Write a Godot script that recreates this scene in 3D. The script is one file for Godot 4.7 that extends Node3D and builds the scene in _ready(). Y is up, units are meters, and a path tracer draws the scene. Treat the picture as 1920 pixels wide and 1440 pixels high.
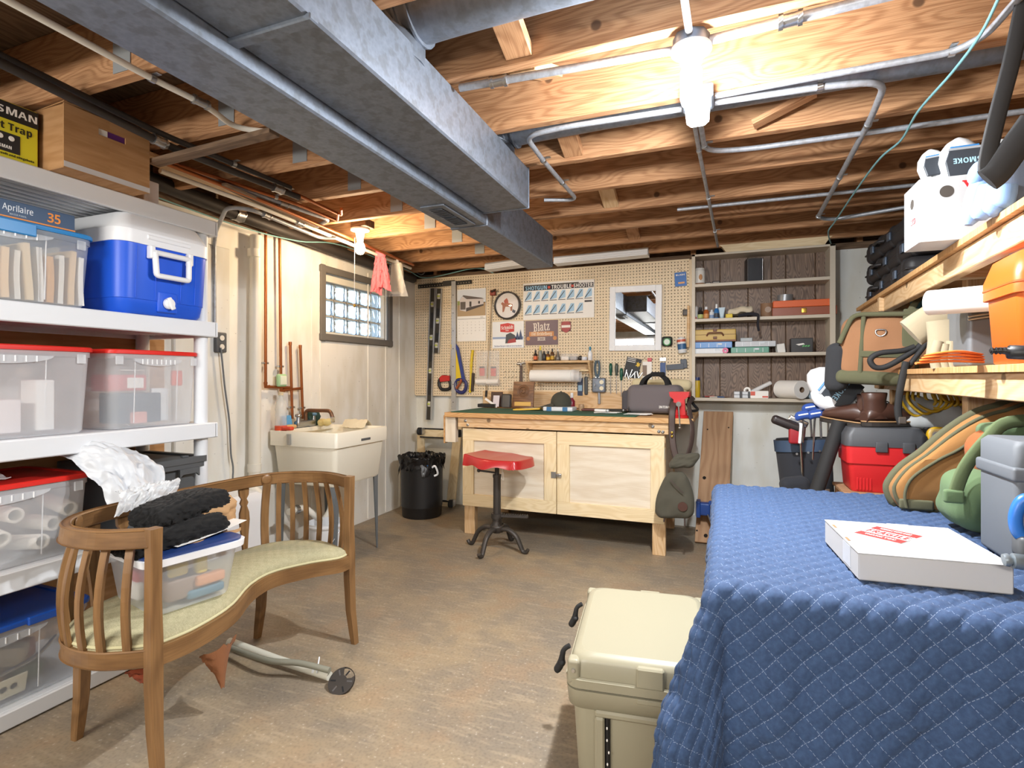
extends Node3D
# A basement workshop, built in metres: x runs along the back wall, y is up, the back wall stands at z = -4.65.

const LX := -2.82      # left wall
const BZ := -4.65      # back wall
const RX := 1.50       # right wall
const FZ := 3.20       # wall behind the camera
const JY := 2.22       # underside of the joists

var mats := {}
var names := {}
var tex := {}
var fonts := {}
const NTH := ["first", "second", "third", "fourth", "fifth", "sixth", "seventh", "eighth", "ninth", "tenth", "eleventh", "twelfth", "thirteenth", "fourteenth", "fifteenth"]

func _ready() -> void:
	# camera
	var cam := Camera3D.new()
	cam.name = "camera"
	add_child(cam)
	cam.position = Vector3(0, 1.22, 0)
	cam.rotation_degrees.y = 21.234
	cam.projection = Camera3D.PROJECTION_FRUSTUM
	cam.near = 0.05
	cam.far = 60.0
	cam.size = 0.05 * 1440.0 / 1014.0
	cam.frustum_offset = Vector2(0, -0.05 * 13.0 / 1014.0)
	cam.current = true
	# sky and exposure
	var we := WorldEnvironment.new()
	we.name = "environment"
	var env := Environment.new()
	env.background_mode = Environment.BG_SKY
	var sky := Sky.new()
	var psm := ProceduralSkyMaterial.new()
	psm.sky_top_color = Color(0.62, 0.76, 0.95)
	psm.sky_horizon_color = Color(0.85, 0.9, 0.97)
	psm.ground_horizon_color = Color(0.75, 0.78, 0.8)
	psm.ground_bottom_color = Color(0.45, 0.46, 0.45)
	psm.sky_energy_multiplier = 1.4
	psm.ground_energy_multiplier = 1.4
	sky.sky_material = psm
	env.sky = sky
	env.tonemap_mode = Environment.TONE_MAPPER_LINEAR
	env.tonemap_exposure = 1.42
	env.sdfgi_enabled = true
	env.ssao_enabled = true
	env.ssil_enabled = true
	we.environment = env
	add_child(we)
	make_materials()
	# two shop light panels hung behind the camera, tilted toward the room
	shop_light(Vector3(-1.75, 1.82, 0.95), 3.8, "nearer the rack")
	shop_light(Vector3(0.55, 1.82, 0.95), 2.5, "nearer the pine shelves")
	room()
	ceiling_work()
	duct_work()
	conduits()
	left_pipes()
	lamps()
	left_rack()
	settee()
	sink_corner()
	workbench()
	bench_things()
	pegboard_wall()
	bookcase_wall()
	right_shelves()
	right_table()

# ---------------------------------------------------------------- shapes
class Shape:
	var st := SurfaceTool.new()
	var xf := Transform3D()
	var group := -1
	var go := Vector2.ZERO
	var swap := false
	func _init() -> void:
		st.begin(Mesh.PRIMITIVE_TRIANGLES)
	func at(o: Vector3, b := Basis()) -> Shape:
		xf = Transform3D(b, o)
		return self
	func p(a: Vector3, uv: Vector2) -> void:
		st.set_smooth_group(group)
		st.set_uv(Vector2(uv.y, uv.x) if swap else uv)
		st.add_vertex(xf * a)
	func tri(a, b, c, ua := Vector2.ZERO, ub := Vector2.ZERO, uc := Vector2.ZERO) -> void:
		p(a, ua); p(c, uc); p(b, ub)
	func quad(a, b, c, d, ua := Vector2(0, 0), ub := Vector2(1, 0), uc := Vector2(1, 1), ud := Vector2(0, 1)) -> void:
		tri(a, b, c, ua, ub, uc); tri(a, c, d, ua, uc, ud)
	func grain(q: Vector3, face: int, g: int) -> Vector2:
		var o := []
		for k in 3:
			if k != face: o.append(k)
		if o[1] == g: o.reverse()
		return Vector2(q[o[0]], q[o[1]]) + go
	# box with chamfered edges; uv in metres, u along the longest side
	func box(c: Vector3, size: Vector3, ch := 0.002, g := -1) -> Shape:
		var h := size * 0.5
		ch = minf(ch, minf(h.x, minf(h.y, h.z)) * 0.6)
		if g < 0:
			g = 0
			if size[1] > size[g]: g = 1
			if size[2] > size[g]: g = 2
		var keep := go
		var w := xf * c
		go += Vector2(fposmod(w.x * 3.71 + w.y * 5.13 + w.z * 2.37, 7.0), fposmod(w.x * 1.93 + w.y * 2.71 + w.z * 4.19, 5.0))
		group = -1
		var cn := {}
		for k in 8:
			var s := Vector3(1 if k & 1 else -1, 1 if k & 2 else -1, 1 if k & 4 else -1)
			for a in 3:
				var q := Vector3.ZERO
				for e in 3:
					q[e] = s[e] * (h[e] if e == a else h[e] - ch)
				cn[k * 3 + a] = q + c
		for a in 3:
			var b1: int = 1 << ((a + 1) % 3)
			var b2: int = 1 << ((a + 2) % 3)
			for s in 2:
				var o: int = (1 << a) if s else 0
				var ks := [o, o | b1, o | b1 | b2, o | b2]
				if not s: ks.reverse()
				var q := []
				for k in ks: q.append(cn[k * 3 + a])
				quad(q[0], q[1], q[2], q[3], grain(q[0], a, g), grain(q[1], a, g), grain(q[2], a, g), grain(q[3], a, g))
		if ch > 0.0:
			for a in 3:
				var e1: int = (a + 1) % 3
				var e2: int = (a + 2) % 3
				for s1 in 2:
					for s2 in 2:
						var o: int = ((1 << e1) if s1 else 0) | ((1 << e2) if s2 else 0)
						var k0: int = o
						var k1: int = o | (1 << a)
						var q := [cn[k0 * 3 + e1], cn[k1 * 3 + e1], cn[k1 * 3 + e2], cn[k0 * 3 + e2]]
						if (s1 == s2): q.reverse()
						quad(q[3], q[2], q[1], q[0], grain(q[3], e1, g), grain(q[2], e1, g), grain(q[1], e1, g), grain(q[0], e1, g))
			for k in 8:
				var odd: bool = ((k & 1) + ((k >> 1) & 1) + ((k >> 2) & 1)) % 2 == 1
				if odd: tri(cn[k * 3], cn[k * 3 + 1], cn[k * 3 + 2])
				else: tri(cn[k * 3 + 2], cn[k * 3 + 1], cn[k * 3])
		go = keep
		return self
	# rings of equal length joined into a skin
	func loft(rings: Array, cap0 := true, cap1 := true, closed := true, smooth := 1, ulen := 1.0, vlen := 1.0) -> Shape:
		var m: int = rings[0].size()
		var last: int = m if closed else m - 1
		group = smooth
		for r in rings.size() - 1:
			var a: PackedVector3Array = rings[r]
			var b: PackedVector3Array = rings[r + 1]
			var v0 := vlen * r / (rings.size() - 1)
			var v1 := vlen * (r + 1) / (rings.size() - 1)
			for k in last:
				var j := (k + 1) % m
				var u0 := ulen * k / m
				var u1 := ulen * (k + 1) / m
				quad(a[k], a[j], b[j], b[k], Vector2(u0, v0), Vector2(u1, v0), Vector2(u1, v1), Vector2(u0, v1))
		group = -1
		if cap0: fan(rings[0], true)
		if cap1: fan(rings[-1], false)
		return self
	func fan(r: PackedVector3Array, flip: bool) -> void:
		var c := Vector3.ZERO
		for q in r: c += q
		c /= r.size()
		for k in r.size():
			var j := (k + 1) % r.size()
			if flip: tri(c, r[j], r[k], Vector2(c.x, c.z), Vector2(r[j].x, r[j].z), Vector2(r[k].x, r[k].z))
			else: tri(c, r[k], r[j], Vector2(c.x, c.z), Vector2(r[k].x, r[k].z), Vector2(r[j].x, r[j].z))
	# profile of [radius, height] turned about y; a repeated height-radius pair makes a crease
	func lathe(prof: Array, seg := 24, smooth := 1, cap0 := true, cap1 := true) -> Shape:
		var g := smooth
		for k in prof.size() - 1:
			loft([circle(prof[k][0], prof[k][1], seg), circle(prof[k + 1][0], prof[k + 1][1], seg)], cap0 and k == 0, cap1 and k == prof.size() - 2, true, g)
			if prof[k].size() > 2: g += 1
		return self
	static func circle(r: float, y: float, seg: int) -> PackedVector3Array:
		var o := PackedVector3Array()
		for k in seg:
			var a := -TAU * k / seg
			o.append(Vector3(cos(a) * r, y, sin(a) * r))
		return o
	# rounded rectangle in the xz plane at height y
	static func rr(y: float, w: float, d: float, r: float, k := 4, ox := 0.0, oz := 0.0) -> PackedVector3Array:
		var o := PackedVector3Array()
		var hx := w * 0.5 - r
		var hz := d * 0.5 - r
		for q in 4:
			var cx: float = [hx, -hx, -hx, hx][q]
			var cz: float = [-hz, -hz, hz, hz][q]
			for e in k + 1:
				var a := PI * 0.5 * (q + float(e) / k)
				o.append(Vector3(ox + cx + cos(a) * r, y, oz + cz - sin(a) * r))
		return o
	# rounded rectangle sections [y, w, d, r] one above the other; a fifth entry starts a new smooth group
	func stack(sec: Array, k := 4, cap0 := true, cap1 := true) -> Shape:
		var g := 1
		for e in sec.size() - 1:
			var a = sec[e]
			var b = sec[e + 1]
			loft([rr(a[0], a[1], a[2], a[3], k), rr(b[0], b[1], b[2], b[3], k)], cap0 and e == 0, cap1 and e == sec.size() - 2, true, g)
			if b.size() > 4: g += 1
		return self
	# box rounded by r, m steps round each edge, mid steps across; deform moves the points
	func rbox(c: Vector3, size: Vector3, r: float, m := 3, mid := 1, deform = null) -> Shape:
		var h := size * 0.5
		r = minf(r, minf(h.x, minf(h.y, h.z)) * 0.999)
		var lists := []
		for a in 3:
			var l := []
			var i := h[a] - r
			for k in m: l.append(-i - r * tan(PI * 0.25 * (m - k) / m))
			for k in mid + 1: l.append(lerpf(-i, i, float(k) / mid))
			for k in m: l.append(i + r * tan(PI * 0.25 * (k + 1) / m))
			lists.append(l)
		group = 1
		for a in 3:
			var b := (a + 1) % 3
			var d := (a + 2) % 3
			for s in [-1.0, 1.0]:
				var grid := []
				for x in lists[b]:
					var row := []
					for y in lists[d]:
						var q := Vector3.ZERO
						q[a] = s * h[a]; q[b] = x; q[d] = y
						var inner := q.clamp(-(h - Vector3.ONE * r), h - Vector3.ONE * r)
						var o := inner + (q - inner).normalized() * r
						if deform != null: o = deform.call(o)
						row.append(o + c)
					grid.append(row)
				for x in grid.size() - 1:
					for y in grid[0].size() - 1:
						var q := [grid[x][y], grid[x + 1][y], grid[x + 1][y + 1], grid[x][y + 1]]
						var t := [Vector2(lists[b][x], lists[d][y]), Vector2(lists[b][x + 1], lists[d][y]), Vector2(lists[b][x + 1], lists[d][y + 1]), Vector2(lists[b][x], lists[d][y + 1])]
						if s < 0: q.reverse(); t.reverse()
						quad(q[0], q[1], q[2], q[3], t[0], t[1], t[2], t[3])
		return self
	# tube along points; radii may be one number or one per point; flat squeezes it along its second axis
	func tube(pts: Array, radii, seg := 10, flat := 1.0, up := Vector3.UP, closed := false, caps := true) -> Shape:
		var rings := []
		var n := pts.size()
		var len := 0.0
		var prev := Vector3.ZERO
		for k in n:
			var a: Vector3 = pts[(k - 1 + n) % n] if (closed or k > 0) else pts[0]
			var b: Vector3 = pts[(k + 1) % n] if (closed or k < n - 1) else pts[n - 1]
			var t := (b - a).normalized()
			var s := t.cross(up)
			if prev != Vector3.ZERO:
				s = prev - t * prev.dot(t)
			elif s.length() < 0.05:
				s = t.cross(Vector3.RIGHT)
			s = s.normalized()
			prev = s
			var w := s.cross(t).normalized()
			var r: float = radii[k] if radii is Array else radii
			var ring := PackedVector3Array()
			for e in seg:
				var g := TAU * e / seg
				ring.append(pts[k] + s * cos(g) * r + w * sin(g) * r * flat)
			rings.append(ring)
			if k > 0: len += (pts[k] - pts[k - 1]).length()
		if closed: rings.append(rings[0])
		loft(rings, caps and not closed, caps and not closed, true, 1, TAU * (radii[0] if radii is Array else radii), len)
		return self
	# outline in xy pushed out along z from z0 to z1
	func prism(poly: Array, z0: float, z1: float, bevel := 0.0) -> Shape:
		var pv := PackedVector2Array(poly)
		if Geometry2D.is_polygon_clockwise(pv): pv.reverse()
		if bevel > 0.0:
			var ins := Geometry2D.offset_polygon(pv, -bevel)
			if ins.size() == 1 and ins[0].size() == pv.size():
				var ip: PackedVector2Array = ins[0]
				if Geometry2D.is_polygon_clockwise(ip): ip.reverse()
				var best := 0
				for k in ip.size():
					if ip[k].distance_to(pv[0]) < ip[best].distance_to(pv[0]): best = k
				var rot := PackedVector2Array()
				for k in ip.size(): rot.append(ip[(k + best) % ip.size()])
				_side(pv, pv, z0 + bevel, z1 - bevel)
				_side(pv, rot, z1 - bevel, z1)
				_side(rot, pv, z0, z0 + bevel)
				_lid(rot, z0, z1)
				return self
		_side(pv, pv, z0, z1)
		_lid(pv, z0, z1)
		return self
	func _side(a: PackedVector2Array, b: PackedVector2Array, z0: float, z1: float) -> void:
		group = -1
		for k in a.size():
			var j := (k + 1) % a.size()
			quad(Vector3(a[k].x, a[k].y, z0), Vector3(a[j].x, a[j].y, z0), Vector3(b[j].x, b[j].y, z1), Vector3(b[k].x, b[k].y, z1), a[k] + go, a[j] + go, b[j] + go, b[k] + go)
	func _lid(a: PackedVector2Array, z0: float, z1: float) -> void:
		group = -1
		var t := Geometry2D.triangulate_polygon(a)
		for k in range(0, t.size(), 3):
			var q := [a[t[k]], a[t[k + 1]], a[t[k + 2]]]
			if (q[1] - q[0]).cross(q[2] - q[0]) < 0.0: q.reverse()
			tri(Vector3(q[0].x, q[0].y, z1), Vector3(q[1].x, q[1].y, z1), Vector3(q[2].x, q[2].y, z1), q[0] + go, q[1] + go, q[2] + go)
			tri(Vector3(q[2].x, q[2].y, z0), Vector3(q[1].x, q[1].y, z0), Vector3(q[0].x, q[0].y, z0), q[2] + go, q[1] + go, q[0] + go)
	# surface f(u, v) with thickness
	func sheet(f: Callable, nu: int, nv: int, thick := 0.0, us := 1.0, vs := 1.0) -> Shape:
		var g := []
		for i in nu + 1:
			var row := PackedVector3Array()
			for j in nv + 1: row.append(f.call(float(i) / nu, float(j) / nv))
			g.append(row)
		var nr := []
		for i in nu + 1:
			var row := PackedVector3Array()
			for j in nv + 1:
				var du: Vector3 = g[mini(i + 1, nu)][j] - g[maxi(i - 1, 0)][j]
				var dv: Vector3 = g[i][mini(j + 1, nv)] - g[i][maxi(j - 1, 0)]
				row.append(du.cross(dv).normalized() * thick)
			nr.append(row)
		group = 1
		for i in nu:
			for j in nv:
				var ua := Vector2(us * i / nu, vs * j / nv)
				var uc := Vector2(us * (i + 1) / nu, vs * (j + 1) / nv)
				var ub := Vector2(uc.x, ua.y)
				var ud := Vector2(ua.x, uc.y)
				group = 1
				quad(g[i][j], g[i + 1][j], g[i + 1][j + 1], g[i][j + 1], ua, ub, uc, ud)
				if thick > 0.0:
					group = 2
					quad(g[i][j + 1] - nr[i][j + 1], g[i + 1][j + 1] - nr[i + 1][j + 1], g[i + 1][j] - nr[i + 1][j], g[i][j] - nr[i][j], ud, uc, ub, ua)
		if thick > 0.0:
			group = -1
			for i in nu:
				quad(g[i][0] - nr[i][0], g[i + 1][0] - nr[i + 1][0], g[i + 1][0], g[i][0])
				quad(g[i][nv], g[i + 1][nv], g[i + 1][nv] - nr[i + 1][nv], g[i][nv] - nr[i][nv])
			for j in nv:
				quad(g[0][j], g[0][j + 1], g[0][j + 1] - nr[0][j + 1], g[0][j] - nr[0][j])
				quad(g[nu][j] - nr[nu][j], g[nu][j + 1] - nr[nu][j + 1], g[nu][j + 1], g[nu][j])
		return self
	func ball(c: Vector3, r: Vector3, seg := 14, rows := 8) -> Shape:
		var rings := []
		for k in rows + 1:
			var a := PI * (float(k) / rows - 0.5)
			var o := PackedVector3Array()
			for e in seg:
				var b := -TAU * e / seg
				o.append(c + Vector3(cos(a) * cos(b) * r.x, sin(a) * r.y, cos(a) * sin(b) * r.z))
			rings.append(o)
		return loft(rings, false, false)
	func done() -> ArrayMesh:
		st.generate_normals()
		return st.commit()

# corner points rounded with radius r
func bend(pts: Array, r: float, k := 6) -> Array:
	var o := [pts[0]]
	for i in range(1, pts.size() - 1):
		var a: Vector3 = pts[i - 1]
		var b: Vector3 = pts[i]
		var c: Vector3 = pts[i + 1]
		var q := minf(r, minf((a - b).length(), (c - b).length()) * 0.48)
		var s := b + (a - b).normalized() * q
		var e := b + (c - b).normalized() * q
		for j in k + 1:
			var t := float(j) / k
			o.append(s.lerp(b, t).lerp(b.lerp(e, t), t))
	o.append(pts[-1])
	return o

# smooth curve through points
func curve(pts: Array, k := 6, closed := false) -> Array:
	var o := []
	var n := pts.size()
	var m := n if closed else n - 1
	for i in m:
		var p0 = pts[(i - 1 + n) % n] if closed or i > 0 else pts[0]
		var p1 = pts[i]
		var p2 = pts[(i + 1) % n]
		var p3 = pts[(i + 2) % n] if closed or i < n - 2 else pts[n - 1]
		for j in k: o.append(p1.cubic_interpolate(p2, p0, p3, float(j) / k))
	if not closed: o.append(pts[-1])
	return o

func rot(x := 0.0, y := 0.0, z := 0.0) -> Basis:
	return Basis.from_euler(Vector3(deg_to_rad(x), deg_to_rad(y), deg_to_rad(z)))

# ---------------------------------------------------------------- objects
func numbered(called: String) -> String:
	names[called] = names.get(called, -1) + 1
	return called if names[called] == 0 else "%s_%03d" % [called, names[called]]

func thing(called: String, label: String, category: String, at := Vector3.ZERO, basis := Basis(), group := "") -> Node3D:
	var o := Node3D.new()
	o.name = numbered(called)
	o.transform = Transform3D(basis, at)
	add_child(o)
	o.set_meta("label", label)
	o.set_meta("category", category)
	if group: o.set_meta("group", group)
	return o

func struct(called: String) -> Node3D:
	var o := Node3D.new()
	o.name = numbered(called)
	add_child(o)
	o.set_meta("kind", "structure")
	return o

func part(parent: Node, called: String, s, m: Material, label := "", xf := Transform3D()) -> MeshInstance3D:
	var o := MeshInstance3D.new()
	o.mesh = s.done() if s is Shape else s
	o.material_override = m
	o.name = called
	var k := 0
	while parent.has_node(NodePath(o.name)):
		k += 1
		o.name = "%s_%03d" % [called, k]
	o.transform = xf
	parent.add_child(o, true)
	if label: o.set_meta("label", label)
	return o

# part whose shape was given in room coordinates
func wpart(parent: Node3D, called: String, s, m: Material, label := "") -> MeshInstance3D:
	var up := parent.transform
	if parent.get_parent() != self and parent.get_parent() is Node3D: up = parent.get_parent().transform * up
	return part(parent, called, s, m, label, up.affine_inverse())

func copy(o: Node3D, label: String, at: Vector3, basis := Basis(), group := "") -> Node3D:
	var c: Node3D = o.duplicate()
	var nm := String(o.name)
	if nm.length() > 4 and nm[-4] == "_" and nm.right(3).is_valid_int(): nm = nm.left(-4)
	c.name = numbered(nm)
	add_child(c)
	c.transform = Transform3D(basis, at)
	c.set_meta("label", label)
	if group: c.set_meta("group", group)
	return c

func sh(o := Vector3.ZERO, b := Basis()) -> Shape:
	return Shape.new().at(o, b)

func shg(o := Vector3.ZERO, b := Basis()) -> Shape:
	var s := Shape.new().at(o, b)
	s.swap = true
	return s

func bx(size: Vector3, c := Vector3.ZERO, ch := 0.002) -> Shape:
	return Shape.new().box(c, size, ch)

# flat lettering, width w metres if given, else letter height h
func text(parent: Node, words: String, h: float, m: Material, at: Vector3, basis := Basis(), face := "Droid Sans", weight := 700, w := 0.0, called := "lettering") -> MeshInstance3D:
	var key := face + str(weight)
	if not fonts.has(key):
		var f := SystemFont.new()
		f.font_names = PackedStringArray([face])
		f.font_weight = weight
		fonts[key] = f
	var t := TextMesh.new()
	t.font = fonts[key]
	t.font_size = 32
	t.pixel_size = h / 24.0
	t.depth = 0.0006
	t.curve_step = 2.0
	t.text = words
	var o := part(parent, called, t, m)
	var sx := 1.0
	if w > 0.0:
		var a := t.get_aabb().size.x
		if a > 0.001: sx = w / a
	o.transform = Transform3D(basis * Basis.from_scale(Vector3(sx, 1, 1)), at)
	return o
# ---------------------------------------------------------------- materials
func noise(seed_: int, f: float, oct := 3, type := FastNoiseLite.TYPE_SIMPLEX_SMOOTH) -> FastNoiseLite:
	var n := FastNoiseLite.new()
	n.seed = seed_
	n.noise_type = type
	n.frequency = f
	n.fractal_octaves = oct
	return n

func picture(key: String, w: int, h: int, f: Callable) -> ImageTexture:
	if tex.has(key): return tex[key]
	var im := Image.create(w, h, false, Image.FORMAT_RGB8)
	for y in h:
		for x in w:
			im.set_pixel(x, y, f.call(x, y))
	im.generate_mipmaps()
	tex[key] = ImageTexture.create_from_image(im)
	return tex[key]

# wood: one texture repeat is 1.2 m along the grain and 0.4 m across
func wood(key: String, light: Color, dark: Color, seed_: int, rings: float, wild: float, fine: float, knots := 0, W := 512, H := 256) -> ImageTexture:
	var a := noise(seed_, 1.0, 2)
	var b := noise(seed_ + 1, 1.0, 2)
	var rng := RandomNumberGenerator.new()
	rng.seed = seed_
	var kn := []
	for k in knots: kn.append(Vector2(rng.randf_range(0.1, 0.8), rng.randf_range(0.15, 0.85)))
	return picture(key, W, H, func(x: int, y: int):
		var u := float(x) / W
		var v := float(y) / H
		var g := 0.0
		var e := smoothstep(0.82, 1.0, u)
		var field := lerpf(a.get_noise_2d(u * 1.6, v * 2.6), a.get_noise_2d((u - 1.0) * 1.6, v * 2.6), e)
		var ev := smoothstep(0.85, 1.0, v)
		field = lerpf(field, lerpf(a.get_noise_2d(u * 1.6, (v - 1.0) * 2.6), a.get_noise_2d((u - 1.0) * 1.6, (v - 1.0) * 2.6), e), ev)
		var ph := field * wild + v * rings
		for q in kn:
			var d := Vector2((u - q.x) * 3.0, v - q.y).length()
			ph += 0.9 * exp(-d * 14.0)
		g = 0.5 + 0.5 * sin(TAU * ph)
		g = pow(g, 1.6)
		var s := lerpf(b.get_noise_2d(u * 7.0, v * 120.0), b.get_noise_2d((u - 1.0) * 7.0, v * 120.0), e)
		var tone := clampf(g * 0.62 + (0.5 + s * fine) * 0.5 - 0.1, 0.0, 1.0)
		var c := light.lerp(dark, tone)
		for q in kn:
			var d := Vector2((u - q.x) * 3.0, v - q.y).length()
			c = c.lerp(dark.darkened(0.45), 0.8 * smoothstep(0.05, 0.028, d))
		return c)

func mat(key: String, col: Color, rough := 0.6, metal := 0.0, spec := 0.5) -> StandardMaterial3D:
	if mats.has(key): return mats[key]
	var m := StandardMaterial3D.new()
	m.resource_name = key
	m.albedo_color = col
	m.roughness = rough
	m.metallic = metal
	m.metallic_specular = spec
	mats[key] = m
	return m

func wmat(key: String, t: ImageTexture, rough := 0.6, scale := 1.0) -> StandardMaterial3D:
	var m := mat(key, Color.WHITE, rough)
	m.albedo_texture = t
	m.uv1_scale = Vector3(scale / 1.2, scale / 0.4, 1)
	return m

func tinted(key: String, from: String, tint: Color, rough := -1.0) -> StandardMaterial3D:
	if mats.has(key): return mats[key]
	var m: StandardMaterial3D = mats[from].duplicate()
	m.resource_name = key
	m.albedo_color = tint
	if rough >= 0.0: m.roughness = rough
	mats[key] = m
	return m

func clear(key: String, col: Color, alpha: float, rough := 0.3) -> StandardMaterial3D:
	if mats.has(key): return mats[key]
	var m := mat(key, Color(col, alpha), rough)
	m.transparency = BaseMaterial3D.TRANSPARENCY_ALPHA
	return m

func glow(key: String, col: Color, energy: float) -> StandardMaterial3D:
	var m := mat(key, Color(0.9, 0.9, 0.9), 0.4)
	m.emission_enabled = true
	m.emission = col
	m.emission_energy_multiplier = energy
	return m

# colour by name for plain plastics, paints, papers and cloths
func c(hex: String, rough := 0.5, metal := 0.0) -> StandardMaterial3D:
	return mat("%s_%.2f_%.1f" % [hex, rough, metal], Color(hex), rough, metal)

func cloth(hex: String, rim := 0.25) -> StandardMaterial3D:
	var key := "cloth_" + hex
	if mats.has(key): return mats[key]
	var m := mat(key, Color(hex), 0.95)
	m.rim_enabled = true
	m.rim = rim
	m.rim_tint = 0.5
	m.normal_enabled = true
	m.normal_texture = tex["weave"]
	m.normal_scale = 0.4
	m.uv1_triplanar = true
	m.uv1_scale = Vector3(70, 70, 70)
	return m

func make_materials() -> void:
	# woods
	wmat("joist", wood("joist", Color("c0936a"), Color("996c48"), 11, 8.0, 4.0, 1.5, 2, 1024, 512), 0.75)
	wmat("old_wood", wood("old_wood", Color("7d654f"), Color("5a4737"), 23, 9.0, 3.0, 1.1, 1), 0.85)
	wmat("pine", wood("pine", Color("ddbf96"), Color("c9a273"), 31, 6.0, 4.0, 0.7, 2), 0.55)
	wmat("new_pine", wood("new_pine", Color("ecd9b4"), Color("ddc598"), 41, 6.0, 5.0, 0.6, 0), 0.5)
	wmat("birch", wood("birch", Color("e4dac8"), Color("d6c7b0"), 51, 3.0, 0.8, 1.3, 0), 0.5)
	wmat("panelling", wood("panelling", Color("8b7361"), Color("4c3b30"), 61, 9.0, 9.0, 0.8, 0), 0.5)
	wmat("chair_wood", wood("chair_wood", Color("8a6741"), Color("6e4f30"), 71, 8.0, 1.5, 0.9, 0), 0.38)
	wmat("board_wood", wood("board_wood", Color("b08c69"), Color("96704f"), 81, 9.0, 0.8, 0.8, 3), 0.7)
	wmat("plywood", wood("plywood", Color("d2a877"), Color("b4864f"), 91, 3.0, 6.0, 0.8, 0), 0.6)
	wmat("walnut", wood("walnut", Color("8a6141"), Color("5d3d26"), 95, 8.0, 2.0, 0.9, 0), 0.4)
	# concrete floor: tan, with rusty and pale stains, trowel marks and specks
	var n1 := noise(3, 0.004, 4)
	var n2 := noise(4, 0.011, 4)
	var n3 := noise(5, 0.22, 2)
	var n4 := noise(6, 0.05, 3)
	var fl := mat("concrete_floor", Color.WHITE, 0.62)
	fl.albedo_texture = picture("floor", 1024, 1024, func(x: int, y: int):
		var a := n1.get_noise_2d(x, y * 1.4)
		var b := n2.get_noise_2d(x, y)
		var d := n3.get_noise_2d(x, y)
		var e := n4.get_noise_2d(x * 0.35, y * 2.2)
		var col := Color("887b6a").lerp(Color("9c8a70"), clampf(0.45 + a * 1.3, 0, 1))
		col = col.lerp(Color("7d7468"), clampf(-b * 1.2, 0, 0.65))
		col = col.lerp(Color("ab9a82"), clampf(e * 1.1 - 0.12, 0, 0.5))
		col = col.lerp(Color("9c8267"), clampf(b * 1.5 - 0.25, 0, 0.45))
		col = col.darkened(clampf(-d * 0.16, 0, 0.2))
		if d > 0.68: col = col.lightened(0.3)
		return col)
	fl.uv1_triplanar = true
	fl.uv1_world_triplanar = true
	fl.uv1_scale = Vector3(0.28, 0.28, 0.28)
	fl.roughness = 0.5
	# painted concrete wall
	var w1 := noise(13, 0.012, 4)
	var w2 := noise(14, 0.16, 2)
	var wl := mat("painted_concrete", Color("efede6"), 0.8)
	wl.albedo_texture = picture("wall", 512, 512, func(x: int, y: int):
		var a := w1.get_noise_2d(x * 1.6, y * 0.5)
		var b := w2.get_noise_2d(x, y)
		var col := Color(1, 1, 1).lerp(Color("f0ece4"), clampf(0.3 + a * 1.2, 0, 1))
		if b < -0.78: col = col.darkened(0.2)
		return col)
	wl.uv1_triplanar = true
	wl.uv1_world_triplanar = true
	wl.uv1_scale = Vector3(0.45, 0.45, 0.45)
	tinted("painted_concrete_cool", "painted_concrete", Color("e6e8e4"))
	# galvanised sheet
	var z1 := noise(21, 0.05, 2, FastNoiseLite.TYPE_CELLULAR)
	var z2 := noise(22, 0.012, 4)
	var zt := picture("zinc", 512, 512, func(x: int, y: int):
		var a := z1.get_noise_2d(x, y)
		var b := z2.get_noise_2d(x, y)
		var g := 0.86 + a * 0.1
		var col := Color(g * 0.98, g, g * 1.04)
		return col.lerp(Color("7d7466"), clampf(b * 0.7, 0, 0.22)))
	var zm := mat("zinc", Color("a2aab3"), 0.5, 0.6)
	zm.albedo_texture = zt
	zm.uv1_triplanar = true
	zm.uv1_world_triplanar = true
	zm.uv1_scale = Vector3(2.6, 2.6, 2.6)
	var cd := mat("conduit", Color("d3d6d8"), 0.42, 0.35)
	cd.albedo_texture = zt
	cd.uv1_triplanar = true
	cd.uv1_scale = Vector3(4, 4, 4)
	# weave for cloth
	var wv := Image.create(64, 64, false, Image.FORMAT_L8)
	for y in 64:
		for x in 64:
			var over := (int(x / 8) + int(y / 8)) % 2 == 0
			var h := absf(sin(PI * y / 8.0)) if over else absf(sin(PI * x / 8.0))
			wv.set_pixel(x, y, Color(h, h, h))
	wv.bump_map_to_normal_map(3.0)
	tex["weave"] = ImageTexture.create_from_image(wv)
	# cardboard
	var k1 := noise(33, 0.02, 3)
	var cb := mat("cardboard", Color.WHITE, 0.85)
	cb.albedo_texture = picture("cardboard", 256, 256, func(x: int, y: int):
		return Color("b58a5e").lerp(Color("a67a4d"), clampf(0.5 + k1.get_noise_2d(x * 0.4, y * 3.0), 0, 1)))
	cb.uv1_triplanar = true
	cb.uv1_scale = Vector3(2, 2, 2)
	clear("frosted", Color("e9edf2"), 0.42, 0.35)
	clear("clear_bin", Color("e8eef4"), 0.3, 0.3)
	clear("cling", Color("f4f6f8"), 0.45, 0.3)
	clear("clear_bag", Color("f4f6f8"), 0.18, 0.26)
	mat("chrome", Color("d8dadc"), 0.18, 1.0)
	mat("steel", Color("b6b8ba"), 0.32, 1.0)
	mat("cast_iron", Color("4a4541"), 0.5, 0.55)
	mat("copper", Color("a9663c"), 0.38, 0.85)
	mat("brass", Color("c9a24a"), 0.3, 0.9)
	mat("black_pipe", Color("3a3532"), 0.55, 0.3)
	mat("white_plastic", Color("e9ebee"), 0.42)
	mat("rack_plastic", Color("dfe3e8"), 0.45)
	mat("pvc", Color("e6e2d6"), 0.4)
	mat("black_plastic", Color("1d1d1f"), 0.42)
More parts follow.
